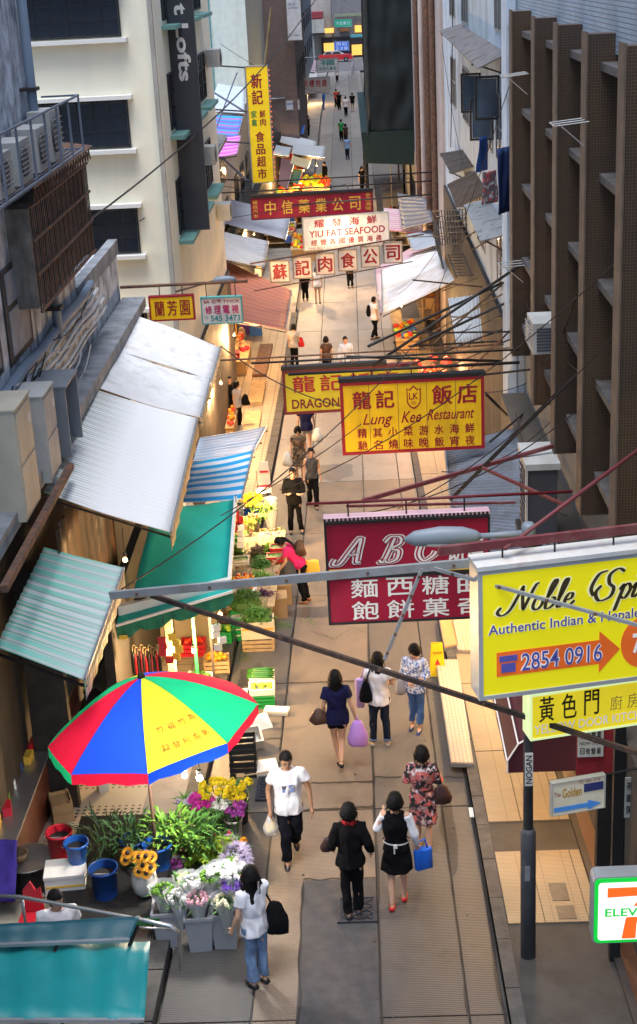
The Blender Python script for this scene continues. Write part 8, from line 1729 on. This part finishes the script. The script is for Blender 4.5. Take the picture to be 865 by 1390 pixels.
bag('large black shoulder bag of the woman in light jeans', pH + Vector((.24, .1, .85)), .3, .42, .2, blackc, [(-.03, 0, .18), (-.1, -.05, .4), (-.14, -.05, .55)])
pI = PZ(77, 1232, gz(14.6) + 1.5); person('man in white shirt looking down behind the handrail', Vector((pI.x, pI.y, gz(pI.y) + .0)), 1.62, 20, dict(top=('tee', whitec), bottom=('trousers', blackc)), hair='man', vox=.018, fem=False, head=(35, 15))
pJ = G(412, 818); person('woman in cerise top bending over the vegetables with her arm stretched out', pJ, 1.6, -100, dict(top=('tee', pinkc), bottom=('trousers', blackc), shoe=sand, pony=1), {-1: ((-.2, -.42, 1.1), (-.2, -.6, .9), 1), 1: ((.2, -.3, 1.05), (.18, -.45, .85), 1)}, {1: ((.09, -.02, .48), (.09, .06, .09)), -1: ((-.09, .0, .48), (-.09, .1, .09))}, lean=38, hair='short', vox=.016, head=(0, 20))
bag('dark backpack on the back of the woman in the cerise top', pJ + Vector((-.02, .02, 1.22)), .26, .36, .2, brownl, None, 'backpack'); bag('yellow shopping bag hanging behind the woman in the cerise top', pJ + Vector((.22, -.02, .78)), .3, .36, .1, m_gold, None, 'shopping_bag', round_=False)
pK = G(402, 724); person('man in black suit standing with arms crossed', pK, 1.66, 4, dict(top=('long', blackc), bottom=('trousers', blackc)), {1: ((.25, -.06, 1.13), (-.08, -.19, 1.12)), -1: ((-.25, -.06, 1.13), (.08, -.2, 1.1))}, {1: ((.1, 0, .49), (.15, 0, .09)), -1: ((-.1, 0, .49), (-.12, 0, .09))}, hair='man', fem=False)
pL = G(426, 690); person('woman in black sleeveless top and dark trousers walking towards the bakery sign', pL, 1.62, 8, dict(top=('vest', mat('charcoal_cotton', (.05, .05, .055), bump=.1)), bottom=('trousers', blackc)), legs={1: ((.08, -.1, .5), (.07, -.12, .09)), -1: ((-.08, .0, .5), (-.07, .2, .14))}, hair='short')
pM = G(408, 654); person('woman in brown patterned dress carrying a white bag', pM, 1.58, 4, dict(top=('tee', camo), bottom=('skirt', camo, .5), shoe=m_blk), hair='bob'); bag('white carrier bag beside the woman in the brown patterned dress', pM + Vector((-.32, -.05, .68)), .26, .4, .16, m_foam, [(0, 0, .18), (.02, 0, .26), (.05, 0, .18)], 'carrier_bag')
pN = G(418, 618); person('person in navy top and grey shorts behind the yellow green sign', pN, 1.66, BACK, dict(top=('tee', navy), bottom=('shorts', greyc)), hair='man', fem=False); bag('white carrier bag of the person in grey shorts', pN + Vector((.32, -.05, .62)), .3, .42, .2, m_foam, None, 'carrier_bag')
for lab, x, y_, h, f, of, kw in (
    ('man in black T-shirt at the orange fruit stall', 315, 580, 1.7, 40, dict(top=('tee', blackc), bottom=('trousers', blackc)), dict(hair='man', fem=False)),
    ('woman in grey with a dark shoulder bag at the orange fruit stall', 325, 582, 1.55, 60, dict(top=('tee', greyc), bottom=('trousers', blackc)), dict(hair='bob')),
    ('woman in grey top with a red shoulder bag walking away', 401, 499, 1.62, BACK - 15, dict(top=('tee', greyc), bottom=('trousers', blackc)), dict(hair='short')),
    ('woman in brown shirt behind the yellow green sign', 445, 517, 1.6, BACK, dict(top=('tee', brownl), bottom=('trousers', blackc)), dict(hair='bob')),
    ('man in pale blue shirt behind the large yellow sign', 471, 520, 1.68, 10, dict(top=('long', mat('pale_blue_shirt', (.4, .5, .66), bump=.1)), bottom=('trousers', blackc)), dict(hair='man', fem=False)),
    ('man in white shirt with a black backpack stepping to the right', 509, 461, 1.7, BACK - 60, dict(top=('tee', whitec), bottom=('trousers', blackc)), dict(hair='man', fem=False, legs={1: ((.08, -.08, .5), (.08, -.14, .09)), -1: ((-.08, 0, .5), (-.08, .18, .12))})),
    ('woman in pale jacket with a backpack at the clothes stall', 539, 466, 1.6, BACK - 30, dict(top=('long', mat('cream_jacket', (.5, .43, .32), bump=.1)), bottom=('skirt', mat('grey_skirt', (.3, .28, .26)), .45)), dict(hair='bob')),
    ('person in black trousers behind the six white boards', 415, 408, 1.65, BACK, dict(top=('long', blackc), bottom=('trousers', blackc)), dict(hair='short')),
    ('person in pale shorts behind the six white boards', 432, 412, 1.6, 0, dict(top=('tee', whitec), bottom=('shorts', greyc)), dict(hair='bob')),
    ('person in black standing below the seafood sign', 476, 391, 1.65, 0, dict(top=('long', blackc), bottom=('trousers', blackc)), dict(hair='man', fem=False)),
    ('man in black beside the far fruit stall', 442, 256, 1.72, -60, dict(top=('long', blackc), bottom=('trousers', blackc)), dict(hair='man', fem=False)),
    ('person in dark clothes carrying a red bag near the scaffold', 492, 262, 1.65, 30, dict(top=('tee', blackc), bottom=('trousers', blackc)), dict(hair='bob')),
    ('man in light blue shirt walking up the street', 472, 217, 1.7, BACK, dict(top=('tee', mat('sky_shirt', (.16, .3, .6), bump=.1)), bottom=('trousers', denim)), dict(hair='man', fem=False)),
    ('man in green shirt walking up the street', 464, 192, 1.72, BACK, dict(top=('tee', mat('green_shirt', (.02, .25, .08), bump=.1)), bottom=('trousers', blackc)), dict(hair='man', fem=False)),
    ('small person beside the man in the green shirt', 470, 196, 1.55, BACK, dict(top=('tee', dbrown), bottom=('trousers', blackc)), dict(hair='bob')),
    ('trader in orange and black at the bright blue tarpaulin', 419, 186, 1.7, 60, dict(top=('tee', dbrown), bottom=('trousers', blackc)), dict(hair='man', fem=False)),
    ('person in blue overalls far up the street', 440, 149, 1.7, 90, dict(top=('long', mat('overall_blue', (.02, .12, .5), bump=.1)), bottom=('trousers', MATS['overall_blue'] if 'overall_blue' in MATS else denim)), dict(hair='man', fem=False)),
    ('person in red shirt far up the street', 457, 146, 1.7, BACK, dict(top=('tee', mat('far_red_shirt', (.5, .06, .03), bump=.1)), bottom=('trousers', blackc)), dict(hair='man', fem=False)),
    ('person with dark rucksack behind the one in red', 461, 150, 1.68, BACK, dict(top=('tee', blackc), bottom=('trousers', blackc)), dict(hair='man', fem=False)),
    ('man in white shirt far up the street', 470, 158, 1.72, BACK, dict(top=('tee', whitec), bottom=('trousers', blackc)), dict(hair='man', fem=False)),
    ('person in shorts beside the netted scaffold', 479, 152, 1.7, BACK, dict(top=('tee', blackc), bottom=('shorts', greyc)), dict(hair='man', fem=False)),
    ('distant person nearest the taxi', 458, 112, 1.65, 0, dict(top=('tee', whitec), bottom=('trousers', blackc)), dict(hair='bob'))):
    p = G(x, y_); person(lab, p, h, f, of, vox=.022 if y_ > 350 else .03, **kw)
p = G(401, 499); bag('red shoulder bag of the woman in the grey top', p + Vector((.26, 0, .95)), .24, .36, .16, redc, [(-.05, 0, .15), (-.15, 0, .4), (-.3, 0, .5)])
p = G(509, 461); bag('black backpack of the man in the white shirt', p + Vector((-.2, .02, 1.15)), .2, .45, .26, blackc, None, 'backpack')
p = G(325, 582); bag('dark shoulder bag of the shopper in grey', p + Vector((.26, -.02, .95)), .26, .36, .14, blackc, None)

bpy.data.scenes.remove(TMP)
